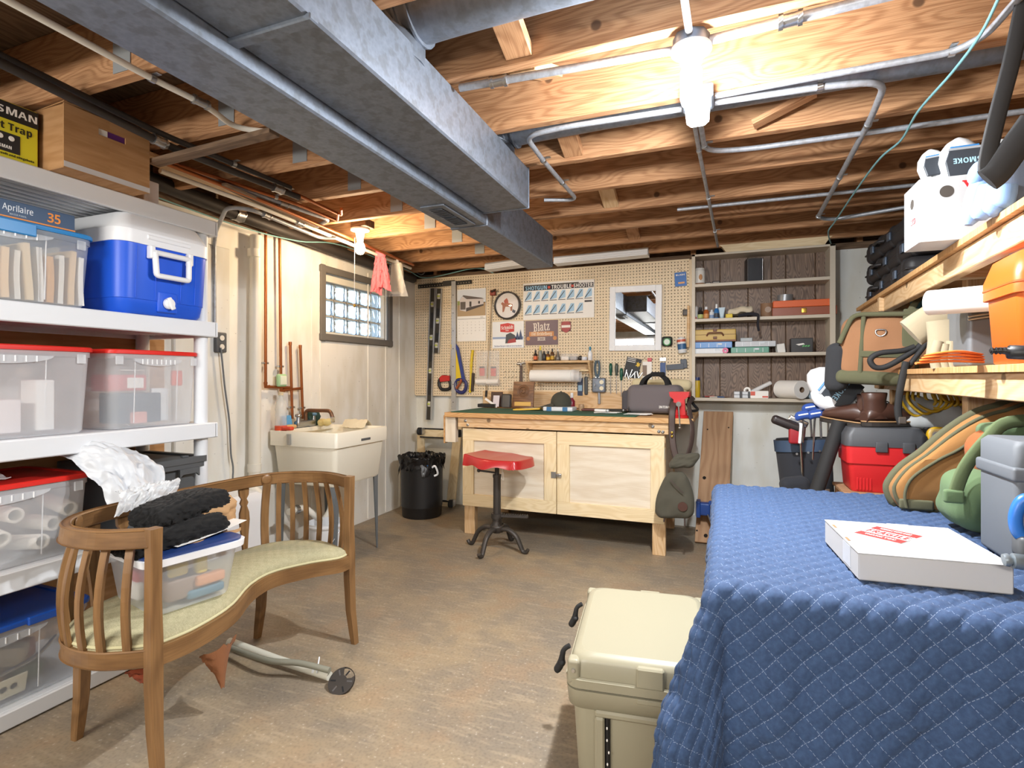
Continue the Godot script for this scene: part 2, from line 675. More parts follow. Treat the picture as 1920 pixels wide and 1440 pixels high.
	mat("grey_plastic", Color("55585b"), 0.5)
	mat("rubber", Color("232324"), 0.75)
	mat("paper", Color("f1efea"), 0.85)
	var gl := mat("glass_block", Color(0.93, 0.98, 1.0, 0.03), 0.04)
	gl.refraction_enabled = true
	gl.refraction_scale = 0.05
	gl.transparency = BaseMaterial3D.TRANSPARENCY_ALPHA
# ---------------------------------------------------------------- the room
func room() -> void:
	var f := struct("floor")
	part(f, "slab", bx(Vector3(RX - LX + 0.4, 0.12, FZ - BZ + 0.4), Vector3((RX + LX) / 2, -0.06, (FZ + BZ) / 2), 0), mats["concrete_floor"])
	# left wall with the window opening
	var wz0 := -3.80
	var wz1 := -2.70
	var z_far := -4.204
	var z_near := -3.269
	var y_top := 2.063
	var y_bot := 1.501
	var th := 0.25
	var wl := struct("wall_left")
	var s := Shape.new()
	var cx := LX - th / 2
	var top := 2.17
	s.box(Vector3(cx, y_bot / 2, (BZ + FZ) / 2), Vector3(th, y_bot, FZ - BZ), 0)
	s.box(Vector3(cx, (y_top + top) / 2, (BZ + FZ) / 2), Vector3(th, top - y_top, FZ - BZ), 0)
	s.box(Vector3(cx, (y_top + y_bot) / 2, (BZ + z_far) / 2), Vector3(th, y_top - y_bot, z_far - BZ), 0)
	s.box(Vector3(cx, (y_top + y_bot) / 2, (z_near + FZ) / 2), Vector3(th, y_top - y_bot, FZ - z_near), 0)
	part(wl, "concrete", s, mats["painted_concrete"])
	# form marks: shallow raised vertical fins left by the formwork
	for z in [-2.35, -2.62, -3.18, -3.27, -3.86, -4.12, -4.34]:
		part(wl, "form_mark", bx(Vector3(0.012, 2.1, 0.012), Vector3(LX + 0.001, 1.06, z), 0.004), mats["painted_concrete"])
	part(wl, "pilaster", bx(Vector3(0.03, 2.0, 0.36), Vector3(LX + 0.012, 1.0, -2.27), 0.006), mats["painted_concrete_cool"], "smooth pale panel on the wall")
	# sill plate and rim joist above the concrete
	var rim := struct("trim_1")
	part(rim, "sill_plate", bx(Vector3(0.14, 0.05, FZ - BZ + 0.4), Vector3(LX - 0.07, 2.195, (FZ + BZ) / 2)), mats["old_wood"])
	part(rim, "rim_joist", bx(Vector3(0.04, 0.3, FZ - BZ + 0.5), Vector3(LX - 0.1, 2.37, (FZ + BZ) / 2)), mats["old_wood"])
	# glass block window
	var win := struct("window_1")
	var mor := mat("mortar", Color("b9b4a8"), 0.85)
	var dm := mat("dark_mortar", Color("6d6964"), 0.9)
	var zc := (z_far + z_near) / 2
	var ww := z_near - z_far
	var hh := y_top - y_bot
	var fr := 0.045
	var sf := Shape.new()
	for e in [[0, 1], [0, -1], [1, 1], [1, -1]]:
		if e[0] == 0: sf.box(Vector3(LX + 0.004, (y_top + y_bot) / 2, zc + e[1] * (ww / 2 - fr / 2)), Vector3(0.03, hh + 0.02, fr + 0.01), 0.006)
		else: sf.box(Vector3(LX + 0.005, (y_top + y_bot) / 2 + e[1] * (hh / 2 - fr / 2), zc), Vector3(0.03, fr + 0.01, ww + 0.02), 0.006)
	part(win, "window_surround", sf, dm)
	var iw := ww - 2 * fr
	var ih := hh - 2 * fr
	var px := LX - 0.07
	var sw := Shape.new()
	sw.box(Vector3(px, y_top - fr - 0.03, zc), Vector3(0.09, 0.06, iw), 0.004)
	sw.box(Vector3(px, y_bot + fr + 0.012, zc), Vector3(0.09, 0.024, iw), 0.004)
	for e in [-1, 1]: sw.box(Vector3(px, (y_top + y_bot) / 2, zc + e * (iw / 2 - 0.014)), Vector3(0.09, ih, 0.028), 0.004)
	part(win, "window_frame", sw, mat("window_paint", Color("e9e6da"), 0.6))
	var bw := (iw - 0.056) / 5.0
	var bh := (ih - 0.084) / 3.0
	var y0 := y_bot + fr + 0.024
	var z0 := zc - iw / 2 + 0.028
	var sm := Shape.new()
	for k in range(1, 5): sm.box(Vector3(px - 0.02, (y_top + y_bot) / 2, z0 + k * bw), Vector3(0.05, ih - 0.03, 0.011), 0.001)
	for k in range(1, 3): sm.box(Vector3(px - 0.02, y0 + k * bh, zc), Vector3(0.05, 0.011, iw - 0.03), 0.001)
	part(win, "mortar_joints", sm, mor)
	var wn := noise(77, 9.0, 2)
	var pillow := func(p: Vector3):
		var q := p
		if absf(p.x) > 0.028: q.x += 0.006 * wn.get_noise_2d(p.y * 1.0, p.z * 1.6 + signf(p.x) * 3.0)
		return q
	var bm := Shape.new().rbox(Vector3.ZERO, Vector3(0.07, bh - 0.012, bw - 0.012), 0.012, 2, 8, pillow).done()
	for r in 3:
		for k in 5:
			part(win, "glass_block", bm, mats["glass_block"], "", Transform3D(Basis(), Vector3(px - 0.02, y0 + (r + 0.5) * bh, z0 + (k + 0.5) * bw)))
	# back wall
	var wb := struct("wall_back")
	part(wb, "concrete", bx(Vector3(RX - LX + 0.5, 2.17, 0.25), Vector3((RX + LX) / 2, 1.085, BZ - 0.125), 0), mats["painted_concrete_cool"])
	part(wb, "footing_band", bx(Vector3(2.6, 0.10, 0.02), Vector3(0.2, 0.05, BZ + 0.008), 0.003), mats["painted_concrete_cool"])
	var rb := struct("trim_2")
	part(rb, "sill_plate", bx(Vector3(RX - LX + 0.4, 0.05, 0.14), Vector3((RX + LX) / 2, 2.195, BZ - 0.07)), mats["old_wood"])
	part(rb, "rim_joist", bx(Vector3(RX - LX + 0.4, 0.3, 0.04), Vector3((RX + LX) / 2, 2.37, BZ - 0.12)), mats["old_wood"])
	for x in [-2.62, -2.05, -1.5, -0.95, -0.22, 0.4, 0.95]:
		part(rb, "cripple_stud", bx(Vector3(0.04, 0.3, 0.09), Vector3(x, 2.36, BZ - 0.06)), mats["joist"])
	# right wall: dark vertical boards between studs
	var wr := struct("wall_right")
	part(wr, "backing", bx(Vector3(0.1, 2.5, FZ - BZ), Vector3(RX + 0.09, 1.25, (FZ + BZ) / 2), 0), mats["old_wood"])
	var z := BZ
	while z < -0.6:
		part(wr, "board", bx(Vector3(0.02, 2.5, 0.184), Vector3(RX + 0.03, 1.25, z + 0.095), 0.003), mats["old_wood"])
		z += 0.19
	var wf := struct("wall_front")
	part(wf, "concrete", bx(Vector3(RX - LX + 0.5, 2.52, 0.2), Vector3((RX + LX) / 2, 1.26, FZ + 0.1), 0), mats["painted_concrete"])

func ceiling_work() -> void:
	var ce := struct("ceiling")
	part(ce, "subfloor", bx(Vector3(RX - LX + 0.5, 0.03, FZ - BZ + 0.4), Vector3((RX + LX) / 2, JY + 0.25, (FZ + BZ) / 2), 0), mats["old_wood"])
	var jm := []
	for k in 4:
		var s := Shape.new()
		s.go = Vector2(k * 1.37, k * 0.61)
		jm.append(s.box(Vector3.ZERO, Vector3(RX - LX + 0.1, 0.235, 0.04), 0.003).done())
	var k := 0
	var z := -4.46 - 0.02
	while z < FZ - 0.1:
		part(ce, "joist", jm[k % 4], mats["joist"], "", Transform3D(Basis(), Vector3((RX + LX) / 2, JY + 0.1175, z)))
		# toothed splice plate on the joist face
		if z < -0.3 and z > -4.3:
			part(ce, "splice_plate", bx(Vector3(0.085, 0.2, 0.003), Vector3(-1.86, JY + 0.115, z + 0.0225), 0.001), c("989c9e", 0.55, 0.2))
		k += 1
		z += 0.4065
	# wood bridging between the joists: [x, joist bay, tilt]
	var bay := func(n: int) -> float: return -4.48 + (n + 0.5) * 0.4065
	var nb := 0
	for n in range(0, 11):
		for x in [-0.62]:
			var tilt: float = 24.0 if n % 2 == 0 else -20.0
			var s := Shape.new()
			s.box(Vector3.ZERO, Vector3(0.088, 0.036, 0.40), 0.002)
			part(ce, "bridging", s, mats["joist"] if n % 3 else mats["pine"], "", Transform3D(rot(tilt, 0, 0), Vector3(x + 0.02 * sin(n * 2.1), JY + 0.10, bay.call(n))))
			nb += 1
	var d0 := Vector3(0.115, 2.230, -2.368)
	var d1 := Vector3(0.331, 2.300, -2.325)
	part(ce, "brace", sh((d0 + d1) / 2, Basis.looking_at(d1 - d0)).box(Vector3.ZERO, Vector3(0.06, 0.02, (d1 - d0).length()), 0.002), mats["joist"])

func duct_work() -> void:
	# duct nearer the middle of the room
	var a := thing("heating_duct", "shorter galvanised duct hung higher, its blunt end over the room", "duct", Vector3(-0.978, 2.026, -0.6))
	wpart(a, "trunk", sh().box(Vector3(-0.978, 2.122, -0.615), Vector3(0.236, 0.192, 3.63), 0.006), mats["zinc"])
	wpart(a, "drive_cleat", sh().box(Vector3(-0.978, 2.024, -0.97), Vector3(0.252, 0.016, 0.03), 0.003), mats["zinc"])
	wpart(a, "end_cap", sh().box(Vector3(-0.978, 2.122, -2.432), Vector3(0.242, 0.198, 0.008), 0.002), mats["zinc"])
	# takeoffs into the joist bays
	for q in [[-1.432, 0.085], [-2.245, 0.075]]:
		var z: float = q[0]
		var r: float = q[1]
		var pts := bend([Vector3(-0.96, 2.19, z), Vector3(-0.95, 2.32, z), Vector3(-0.78, 2.33, z), Vector3(-0.45, 2.335, z)], 0.09)
		wpart(a, "takeoff_boot", sh().tube(pts, [r * 1.25, r * 1.2, r * 1.12, r * 1.08, r * 1.05, r * 1.03] + range(pts.size() - 6).map(func(_k): return r), 20), mats["zinc"])
		for k in 4:
			var w := sh().tube([pts[2 + k * 2], pts[2 + k * 2] + (pts[3 + k * 2] - pts[2 + k * 2]).normalized() * 0.008], r * 1.14, 20)
			wpart(a, "crimp_ring", w, mats["zinc"])
		wpart(a, "round_pipe", sh().tube([Vector3(-0.46, 2.335, z), Vector3(1.45, 2.335, z)], r, 20), mats["zinc"])
	# the longer, lower duct to its left
	var b := thing("heating_duct", "longer galvanised duct hung lower, running on to the back wall", "duct", Vector3(-1.2, 1.98, -1.0))
	wpart(b, "trunk", sh().box(Vector3(-1.198, 2.10, -0.64), Vector3(0.202, 0.236, 3.68), 0.006), mats["zinc"])
	wpart(b, "trunk_extension", sh().box(Vector3(-1.198, 2.102, -3.05), Vector3(0.19, 0.23, 1.16), 0.006), mats["zinc"])
	wpart(b, "drive_cleat", sh().box(Vector3(-1.198, 2.097, -2.485), Vector3(0.208, 0.24, 0.022), 0.003), mats["zinc"])
	var rg := wpart(b, "register", sh().box(Vector3(-1.2, 1.979, -2.27), Vector3(0.12, 0.008, 0.33), 0.003), mats["zinc"], "slotted air grille")
	for e in [-1, 1]:
		wpart(rg, "grille_opening", sh().box(Vector3(-1.2, 1.9742, -2.27 + e * 0.07), Vector3(0.066, 0.004, 0.115), 0.0), mats["black_plastic"])
	for k in 14:
		wpart(rg, "louver", sh(Vector3(-1.2, 1.9725, -2.395 + k * 0.0192), rot(30, 0, 0)).box(Vector3.ZERO, Vector3(0.066, 0.001, 0.009), 0), mats["zinc"])

func strap(o: Node3D, at: Vector3, axis: Vector3, r: float) -> void:
	var t := axis.normalized()
	wpart(o, "strap", sh().tube([at - t * 0.009, at + t * 0.009], r + 0.003, 12), mats["steel"])
	var side := t.cross(Vector3.UP).normalized()
	wpart(o, "strap_ear", sh(at + side * (r + 0.012) + Vector3.UP * r, Basis(side, Vector3.UP, t)).box(Vector3.ZERO, Vector3(0.024, 0.003, 0.018), 0.0005), mats["steel"])

func conduit(label: String, pts: Array, r: float, straps := [], called := "conduit_pipe", m := "conduit", category := "pipe", rad := 0.09) -> Node3D:
	var o := thing(called, label, category, pts[0])
	wpart(o, "pipe", sh().tube(bend(pts, rad), r, 12), mats[m])
	for q in straps:
		var i: int = q[0]
		var a: Vector3 = pts[i]
		var b: Vector3 = pts[i + 1]
		if q.size() > 2:
			wpart(o, "coupling", sh().tube([a.lerp(b, q[1]) - (b - a).normalized() * 0.022, a.lerp(b, q[1]) + (b - a).normalized() * 0.022], r + 0.004, 12), mats["steel"])
			for e in [-1, 1]: wpart(o, "coupling_nut", sh().tube([a.lerp(b, q[1]) + (b - a).normalized() * (e * 0.024 - 0.006), a.lerp(b, q[1]) + (b - a).normalized() * (e * 0.024 + 0.006)], r + 0.007, 6), mats["steel"])
		else:
			strap(o, a.lerp(b, q[1]), b - a, r)
	return o

func conduits() -> void:
	var h := JY - 0.012
	conduit("steel conduit from the ceiling lamp box toward the ducts", [Vector3(-0.138, 2.205, -1.697), Vector3(-0.833, 2.205, -1.653)], 0.0125, [[0, 0.8, 1]])
	conduit("thick steel conduit rising from the round lamp box toward the top corner", [Vector3(-0.035, 2.205, -1.682), Vector3(0.370, 2.205, -1.655), Vector3(0.439, 2.205, -1.651)], 0.0135, [[0, 0.52, 1]])
	conduit("steel conduit entering the round lamp box from above the camera", [Vector3(-0.088, 2.205, -1.617), Vector3(-0.093, 2.205, -1.418), Vector3(-0.101, 2.205, -1.211)], 0.0105)
	conduit("upper of two parallel conduits leaving the square lamp box, bent to the corner", [Vector3(-0.024, 2.205, -2.024), Vector3(0.241, 2.205, -2.017), Vector3(0.656, 2.205, -2.012), Vector3(0.709, 2.205, -1.945), Vector3(0.721, 2.205, -1.754)], 0.0105, [[1, 0.98]])
	conduit("looped conduit beside it that turns back across the joists", [Vector3(-0.025, 2.203, -2.067), Vector3(0.345, 2.203, -2.089), Vector3(0.508, 2.203, -2.124), Vector3(0.528, 2.203, -2.424), Vector3(0.549, 2.203, -3.790), Vector3(0.640, 2.203, -3.874), Vector3(1.131, 2.203, -3.690)], 0.0115, [[0, 0.9], [3, 0.03], [3, 0.47], [3, 0.98]], "conduit_pipe", "conduit", "pipe", 0.11)
	conduit("conduit from the square lamp box that doubles back beside the duct end", [Vector3(-0.139, 2.204, -2.078), Vector3(-0.575, 2.204, -2.059), Vector3(-0.749, 2.204, -2.077), Vector3(-0.758, 2.204, -2.355), Vector3(-0.751, 2.204, -2.932), Vector3(-0.923, 2.204, -2.866)], 0.0105, [[2, 0.95], [3, 0.5]], "conduit_pipe", "conduit", "pipe", 0.07)
	conduit("straight conduit running from the square lamp box to the bookcase", [Vector3(-0.102, 2.202, -2.163), Vector3(-0.092, 2.202, -2.514), Vector3(-0.030, 2.202, -4.349)], 0.009, [[0, 0.9], [1, 0.35], [1, 0.75]])
	conduit("long conduit curving off the lamp box toward the side shelves", [Vector3(-0.080, 2.206, -2.181), Vector3(-0.070, 2.206, -2.509), Vector3(0.099, 2.206, -2.550), Vector3(1.052, 2.206, -2.558)], 0.011, [[0, 0.8]])
	conduit("thin grey conduit low across the far joists", [Vector3(-0.246, 2.207, -3.324), Vector3(0.945, 2.207, -3.342)], 0.010)
	var w := thing("network_cable", "thin teal cable drooping across the joists to the bookcase", "cable", Vector3(0.649, 2.190, -3.929))
	wpart(w, "cable", sh().tube(curve([Vector3(0.651, 2.190, -1.685), Vector3(0.681, 2.190, -1.901), Vector3(0.683, 2.190, -2.110), Vector3(0.667, 2.190, -2.374), Vector3(0.683, 2.190, -2.637), Vector3(0.653, 2.190, -2.827), Vector3(0.648, 2.190, -3.208), Vector3(0.656, 2.190, -3.869), Vector3(0.650, 2.170, -4.066), Vector3(0.760, 2.189, -4.600)]), 0.0045, 8), c("7fb4bb", 0.5))

func left_pipes() -> void:
	# painted conduit close under the joists
	conduit("cream painted conduit along the joists above the cardboard box", [Vector3(-1.740, 2.205, -0.802), Vector3(-1.754, 2.205, -1.242), Vector3(-1.741, 2.205, -1.420), Vector3(-1.797, 2.205, -1.596), Vector3(-1.684, 2.205, -1.680)], 0.0105, [[0, 0.98], [1, 0.9, 1]], "conduit_pipe", "pvc")
	conduit("thick black iron pipe running along under the joists", [Vector3(-2.001, 2.160, -0.874), Vector3(-2.102, 2.160, -1.556), Vector3(-2.064, 2.160, -2.232)], 0.015, [[0, 0.92, 1], [1, 0.8, 1]], "iron_pipe", "black_pipe")
	conduit("second black iron pipe just behind the thick one", [Vector3(-2.041, 2.200, -0.891), Vector3(-2.107, 2.200, -1.514), Vector3(-2.082, 2.200, -2.194)], 0.012, [[1, 0.5]], "iron_pipe", "black_pipe")
	conduit("copper pipe ending in a small hook beside the joists", [Vector3(-2.158, 2.190, -1.621), Vector3(-2.105, 2.190, -2.276), Vector3(-2.131, 2.190, -2.655), Vector3(-2.071, 2.200, -2.580)], 0.009, [[0, 0.9]], "copper_pipe", "copper", "pipe", 0.03)
	conduit("copper pipe with an upturned end next to the pale conduit", [Vector3(-2.295, 2.180, -1.649), Vector3(-2.296, 2.180, -1.725), Vector3(-2.200, 2.180, -2.359), Vector3(-2.205, 2.180, -2.708), Vector3(-2.120, 2.190, -2.613)], 0.009, [[1, 0.8]], "copper_pipe", "copper", "pipe", 0.03)
	conduit("grey conduit with a hairpin end among the copper pipes", [Vector3(-2.317, 2.180, -1.666), Vector3(-2.262, 2.180, -2.364), Vector3(-2.233, 2.180, -2.673), Vector3(-2.433, 2.180, -2.771)], 0.012, [[0, 0.96, 1]], "conduit_pipe", "conduit", "pipe", 0.05)
	conduit("pale conduit running on to the bare bulb", [Vector3(-2.336, 2.140, -1.679), Vector3(-2.328, 2.140, -2.204), Vector3(-2.417, 2.140, -3.375), Vector3(-2.455, 2.140, -3.952)], 0.0115, [[1, 0.3, 1]], "conduit_pipe", "pvc")
	conduit("copper pipe beside the pale conduit toward the bulb", [Vector3(-2.256, 2.150, -1.621), Vector3(-2.264, 2.150, -2.214), Vector3(-2.352, 2.150, -3.284), Vector3(-2.390, 2.150, -3.889)], 0.010, [], "copper_pipe", "copper")
	conduit("grey conduit bending down the wall to the outlet box", [Vector3(-2.790, 1.494, -2.336), Vector3(-2.790, 2.059, -2.336), Vector3(-2.443, 2.120, -2.120), Vector3(-2.354, 2.120, -2.193), Vector3(-2.423, 2.120, -2.810), Vector3(-2.353, 2.130, -2.879)], 0.011, [[3, 0.2, 1]], "conduit_pipe", "conduit", "pipe", 0.1)
	conduit("large dark waste pipe along the top of the wall", [Vector3(-2.740, 2.241, -1.806), Vector3(-2.740, 2.207, -2.492), Vector3(-2.740, 2.181, -3.292), Vector3(-2.740, 2.154, -4.458)], 0.04, [[0, 0.95, 1]], "waste_pipe", "black_pipe")
	conduit("thick light grey pipe behind the copper runs", [Vector3(-2.452, 2.200, -1.788), Vector3(-2.436, 2.200, -2.504)], 0.016, [], "conduit_pipe", "conduit")
	var w := thing("teal_cable", "thin teal cable strung along the top of the window wall", "cable", Vector3(-2.700, 2.118, -2.476))
	wpart(w, "cable", sh().tube(curve([Vector3(-2.700, 2.161, -1.780), Vector3(-2.700, 2.141, -1.941), Vector3(-2.700, 2.124, -2.476), Vector3(-2.700, 2.150, -2.920), Vector3(-2.700, 2.222, -3.364), Vector3(-2.700, 2.205, -4.256), Vector3(-2.648, 2.174, -4.550), Vector3(-2.139, 2.229, -4.550), Vector3(-1.951, 2.171, -4.550)]), 0.004, 8), c("7fb4b4", 0.5))
	# strut and plank that carry the pipes
	var st := thing("pipe_hanger", "brown wooden strut crossing under the iron pipes", "hanger", Vector3(-1.941, 2.130, -1.620))
	var a := Vector3(-2.230, 2.120, -1.575)
	var b := Vector3(-1.533, 2.120, -1.537)
	wpart(st, "strut", sh((a + b) / 2, Basis.looking_at(b - a)).box(Vector3.ZERO, Vector3(0.05, 0.02, (b - a).length()), 0.002), mats["old_wood"])
	var pl := thing("pipe_board", "yellowish plank lying along the pipes by the wall", "plank", Vector3(-2.407, 2.200, -2.010))
	var p0 := Vector3(-2.345, 2.190, -1.460)
	var p1 := Vector3(-2.434, 2.190, -2.631)
	wpart(pl, "plank", sh((p0 + p1) / 2, Basis.looking_at(p1 - p0)).box(Vector3.ZERO, Vector3(0.09, 0.02, (p1 - p0).length()), 0.002), mats["pine"])
	var pb := thing("pipe_board", "stack of brown lath lying above the waste pipe", "plank", Vector3(-2.463, 2.170, -2.409))
	for k in 3:
		var q0: Vector3 = Vector3(-2.237, 2.150, -1.926) + Vector3(-0.035 * k, 0.012 * k, 0)
		var q1: Vector3 = Vector3(-2.349, 2.150, -2.675) + Vector3(-0.035 * k, 0.012 * k, 0)
		wpart(pb, "lath", sh((q0 + q1) / 2, Basis.looking_at(q1 - q0)).box(Vector3.ZERO, Vector3(0.03, 0.012, (q1 - q0).length()), 0.001), mats["old_wood"])

# ---------------------------------------------------------------- lights
func omni(o: Node3D, at: Vector3, energy: float, col: Color, size: float) -> void:
	var l := OmniLight3D.new()
	l.name = "light"
	l.light_energy = energy
	l.light_color = col
	l.light_size = size
	l.omni_range = 14.0
	l.omni_attenuation = 2.0
	l.shadow_enabled = true
	o.add_child(l, true)
	l.position = at

func shop_light(at: Vector3, energy: float, where: String) -> void:
	var o := thing("shop_light", "white shop light panel hung behind the viewer, %s" % where, "ceiling light", at, rot(52, 0, 0))
	part(o, "housing", bx(Vector3(1.24, 0.05, 0.32), Vector3.ZERO, 0.006), mats["white_plastic"])
	part(o, "diffuser", bx(Vector3(1.18, 0.006, 0.28), Vector3(0, -0.027, 0), 0.002), glow("shop_light_glow", Color(1.0, 0.98, 0.95), 3.0))
	var l := AreaLight3D.new()
	l.name = "light"
	for e in [-1, 1]: wpart(o, "chain", sh().tube([at + Vector3(e * 0.5, 0.02, 0), Vector3(at.x + e * 0.5, JY, at.z)], 0.004, 6), mats["steel"])
	l.area_size = Vector2(1.18, 0.28)
	l.light_energy = energy
	l.light_color = Color(1.0, 0.985, 0.96)
	l.shadow_enabled = true
	l.area_range = 14.0
	l.area_attenuation = 2.0
	o.add_child(l, true)
	l.position = Vector3(0, -0.035, 0)
	l.rotation_degrees.x = -90

func lamps() -> void:
	var white := Color(0.98, 0.99, 1.0)
	# round porcelain holder with a long LED lamp
	var p := Vector3(-0.085, 2.190, -1.672)
	var o := thing("ceiling_lamp", "round white lampholder with a long glaring LED bulb", "ceiling lamp", p)
	part(o, "junction_box", sh().lathe([[0.052, -0.005], [0.052, 0.03, 1]], 8), mats["zinc"])
	part(o, "lampholder", sh().lathe([[0.02, -0.05], [0.03, -0.05, 1], [0.034, -0.03], [0.058, -0.014], [0.058, -0.004, 1], [0.05, -0.003]], 28), mats["white_plastic"])
	part(o, "led_bulb", sh().lathe([[0.012, -0.17], [0.026, -0.168, 1], [0.031, -0.15], [0.031, -0.07], [0.02, -0.05]], 20), glow("led_glow", white, 9.0))
	omni(o, Vector3(0, -0.11, 0), 1.15, white, 0.05)
	var q := Vector3(-0.080, 2.180, -1.989)
	var o2 := thing("ceiling_lamp", "square junction box with a glaring flat LED lamp", "ceiling lamp", q)
	part(o2, "junction_box", bx(Vector3(0.105, 0.05, 0.105), Vector3(0, 0.01, 0), 0.006), mats["zinc"])
	part(o2, "led_panel", sh().stack([[-0.075, 0.05, 0.06, 0.008, 1], [-0.06, 0.075, 0.085, 0.01, 1], [-0.016, 0.08, 0.09, 0.01]], 3), glow("led_panel_glow", white, 9.0))
	var al := AreaLight3D.new()
	al.name = "light"
	al.area_size = Vector2(0.05, 0.06)
	al.light_energy = 4.0
	al.light_color = white
	al.shadow_enabled = true
	al.area_range = 14.0
	al.area_attenuation = 2.0
	o2.add_child(al, true)
	al.position = Vector3(0, -0.08, 0)
	al.rotation_degrees.x = -90
	# bare bulb by the window with a pull string
	var warm := Color(1.0, 0.88, 0.72)
	var bp := Vector3(-2.239, 2.200, -2.979)
	var o3 := thing("bare_bulb_lamp", "bare glowing bulb in a white porcelain socket with pull string", "ceiling lamp", bp)
	part(o3, "mounting_block", bx(Vector3(0.12, 0.05, 0.10), Vector3(0.02, 0.03, 0), 0.003), mats["old_wood"])
	part(o3, "porcelain_socket", sh().lathe([[0.022, -0.075], [0.024, -0.05, 1], [0.026, -0.05], [0.03, -0.02], [0.06, -0.01], [0.062, 0.002, 1], [0.05, 0.006]], 28), mats["white_plastic"])
	part(o3, "bulb", sh().lathe([[0.004, -0.168], [0.02, -0.163], [0.031, -0.145], [0.034, -0.125], [0.028, -0.1], [0.016, -0.078], [0.015, -0.07]], 20), glow("bulb_glow", Color(1.0, 0.88, 0.7), 14.0))
	omni(o3, Vector3(0, -0.128, 0), 0.52, warm, 0.05)
	var ps := part(o3, "pull_string", sh().tube([Vector3(-0.02, -0.06, 0.03), Vector3(-0.022, -0.2, 0.03), Vector3(-0.022, -0.5, 0.03)], 0.0018, 6), mats["white_plastic"])
	part(ps, "pull_knob", sh(Vector3(-0.022, -0.5, 0.03)).lathe([[0.003, -0.02], [0.008, -0.016], [0.009, -0.006], [0.004, 0.004]], 12), mats["brass"])
# ---------------------------------------------------------------- the white plastic rack and what stands on it
const SHELF_Y := [0.065, 0.545, 1.0, 1.485, 1.975]

func rr_box(o: Node3D, called: String, sec: Array, m: Material, k := 4) -> MeshInstance3D:
	return part(o, called, Shape.new().stack(sec, k), m)

# lidded storage bin: dx deep, dz long, h high, standing on its base at `at`
func storage_bin(label: String, at: Vector3, dx: float, dz: float, h: float, lid: Material, body: Material, group := "", lid_h := 0.018) -> Node3D:
	var o := thing("storage_bin", label, "storage bin", at, Basis(), group)
	var t := 0.93
	part(o, "tub", Shape.new().stack([[0.002, dx * t * 0.97, dz * t * 0.97, 0.03], [0.012, dx * t, dz * t, 0.035], [h - 0.04, dx * 0.985, dz * 0.985, 0.04, 1], [h - 0.04, dx, dz, 0.04, 1], [h - lid_h, dx, dz, 0.04]], 3, true, false), body)
	var l := part(o, "lid", Shape.new().stack([[h - lid_h, dx + 0.012, dz + 0.012, 0.04, 1], [h - 0.004, dx + 0.012, dz + 0.012, 0.04, 1], [h, dx + 0.004, dz + 0.004, 0.038, 1], [h, dx - 0.03, dz - 0.03, 0.03, 1], [h - 0.006, dx - 0.036, dz - 0.036, 0.03]], 3), lid)
	# ribbed finger grip under the front rim
	var arc := []
	for k in 13:
		var a := PI * k / 12.0
		arc.append(Vector2(-cos(a) * dz * 0.27, -sin(a) * 0.03 - 0.002))
	part(o, "grip", sh(Vector3(dx / 2 - 0.006, h - 0.036, 0), rot(0, 90, 0)).prism(arc, 0.0, 0.012), body)
	for k in 8:
		part(o, "grip_rib", bx(Vector3(0.004, 0.022, 0.004), Vector3(dx / 2 + 0.007, h - 0.05, (k - 3.5) * dz * 0.052), 0.001), mats["white_plastic"])
	for e in [-0.24, 0.24]:
		part(o, "wall_rib", sh(Vector3(dx / 2 - 0.012, h * 0.47, dz * e), rot(0, 0, -dx * 0.03 / h * 57.0)).box(Vector3.ZERO, Vector3(0.003, h * 0.8, 0.004), 0.001), mats["white_plastic"])
	for e in [-1, 1]:
		part(l, "latch_tab", bx(Vector3(0.008, 0.036, 0.03), Vector3(dx / 2 + 0.004, h - 0.046, e * dz * 0.42), 0.002), body)
	return o

func carton(called: String, label: String, at: Vector3, size: Vector3, m: Material, basis := Basis(), category := "box", group := "") -> Node3D:
	var o := thing(called, label, category, at, basis, group)
	part(o, "carton", bx(size, Vector3(0, size.y / 2, 0), 0.003), m)
	return o

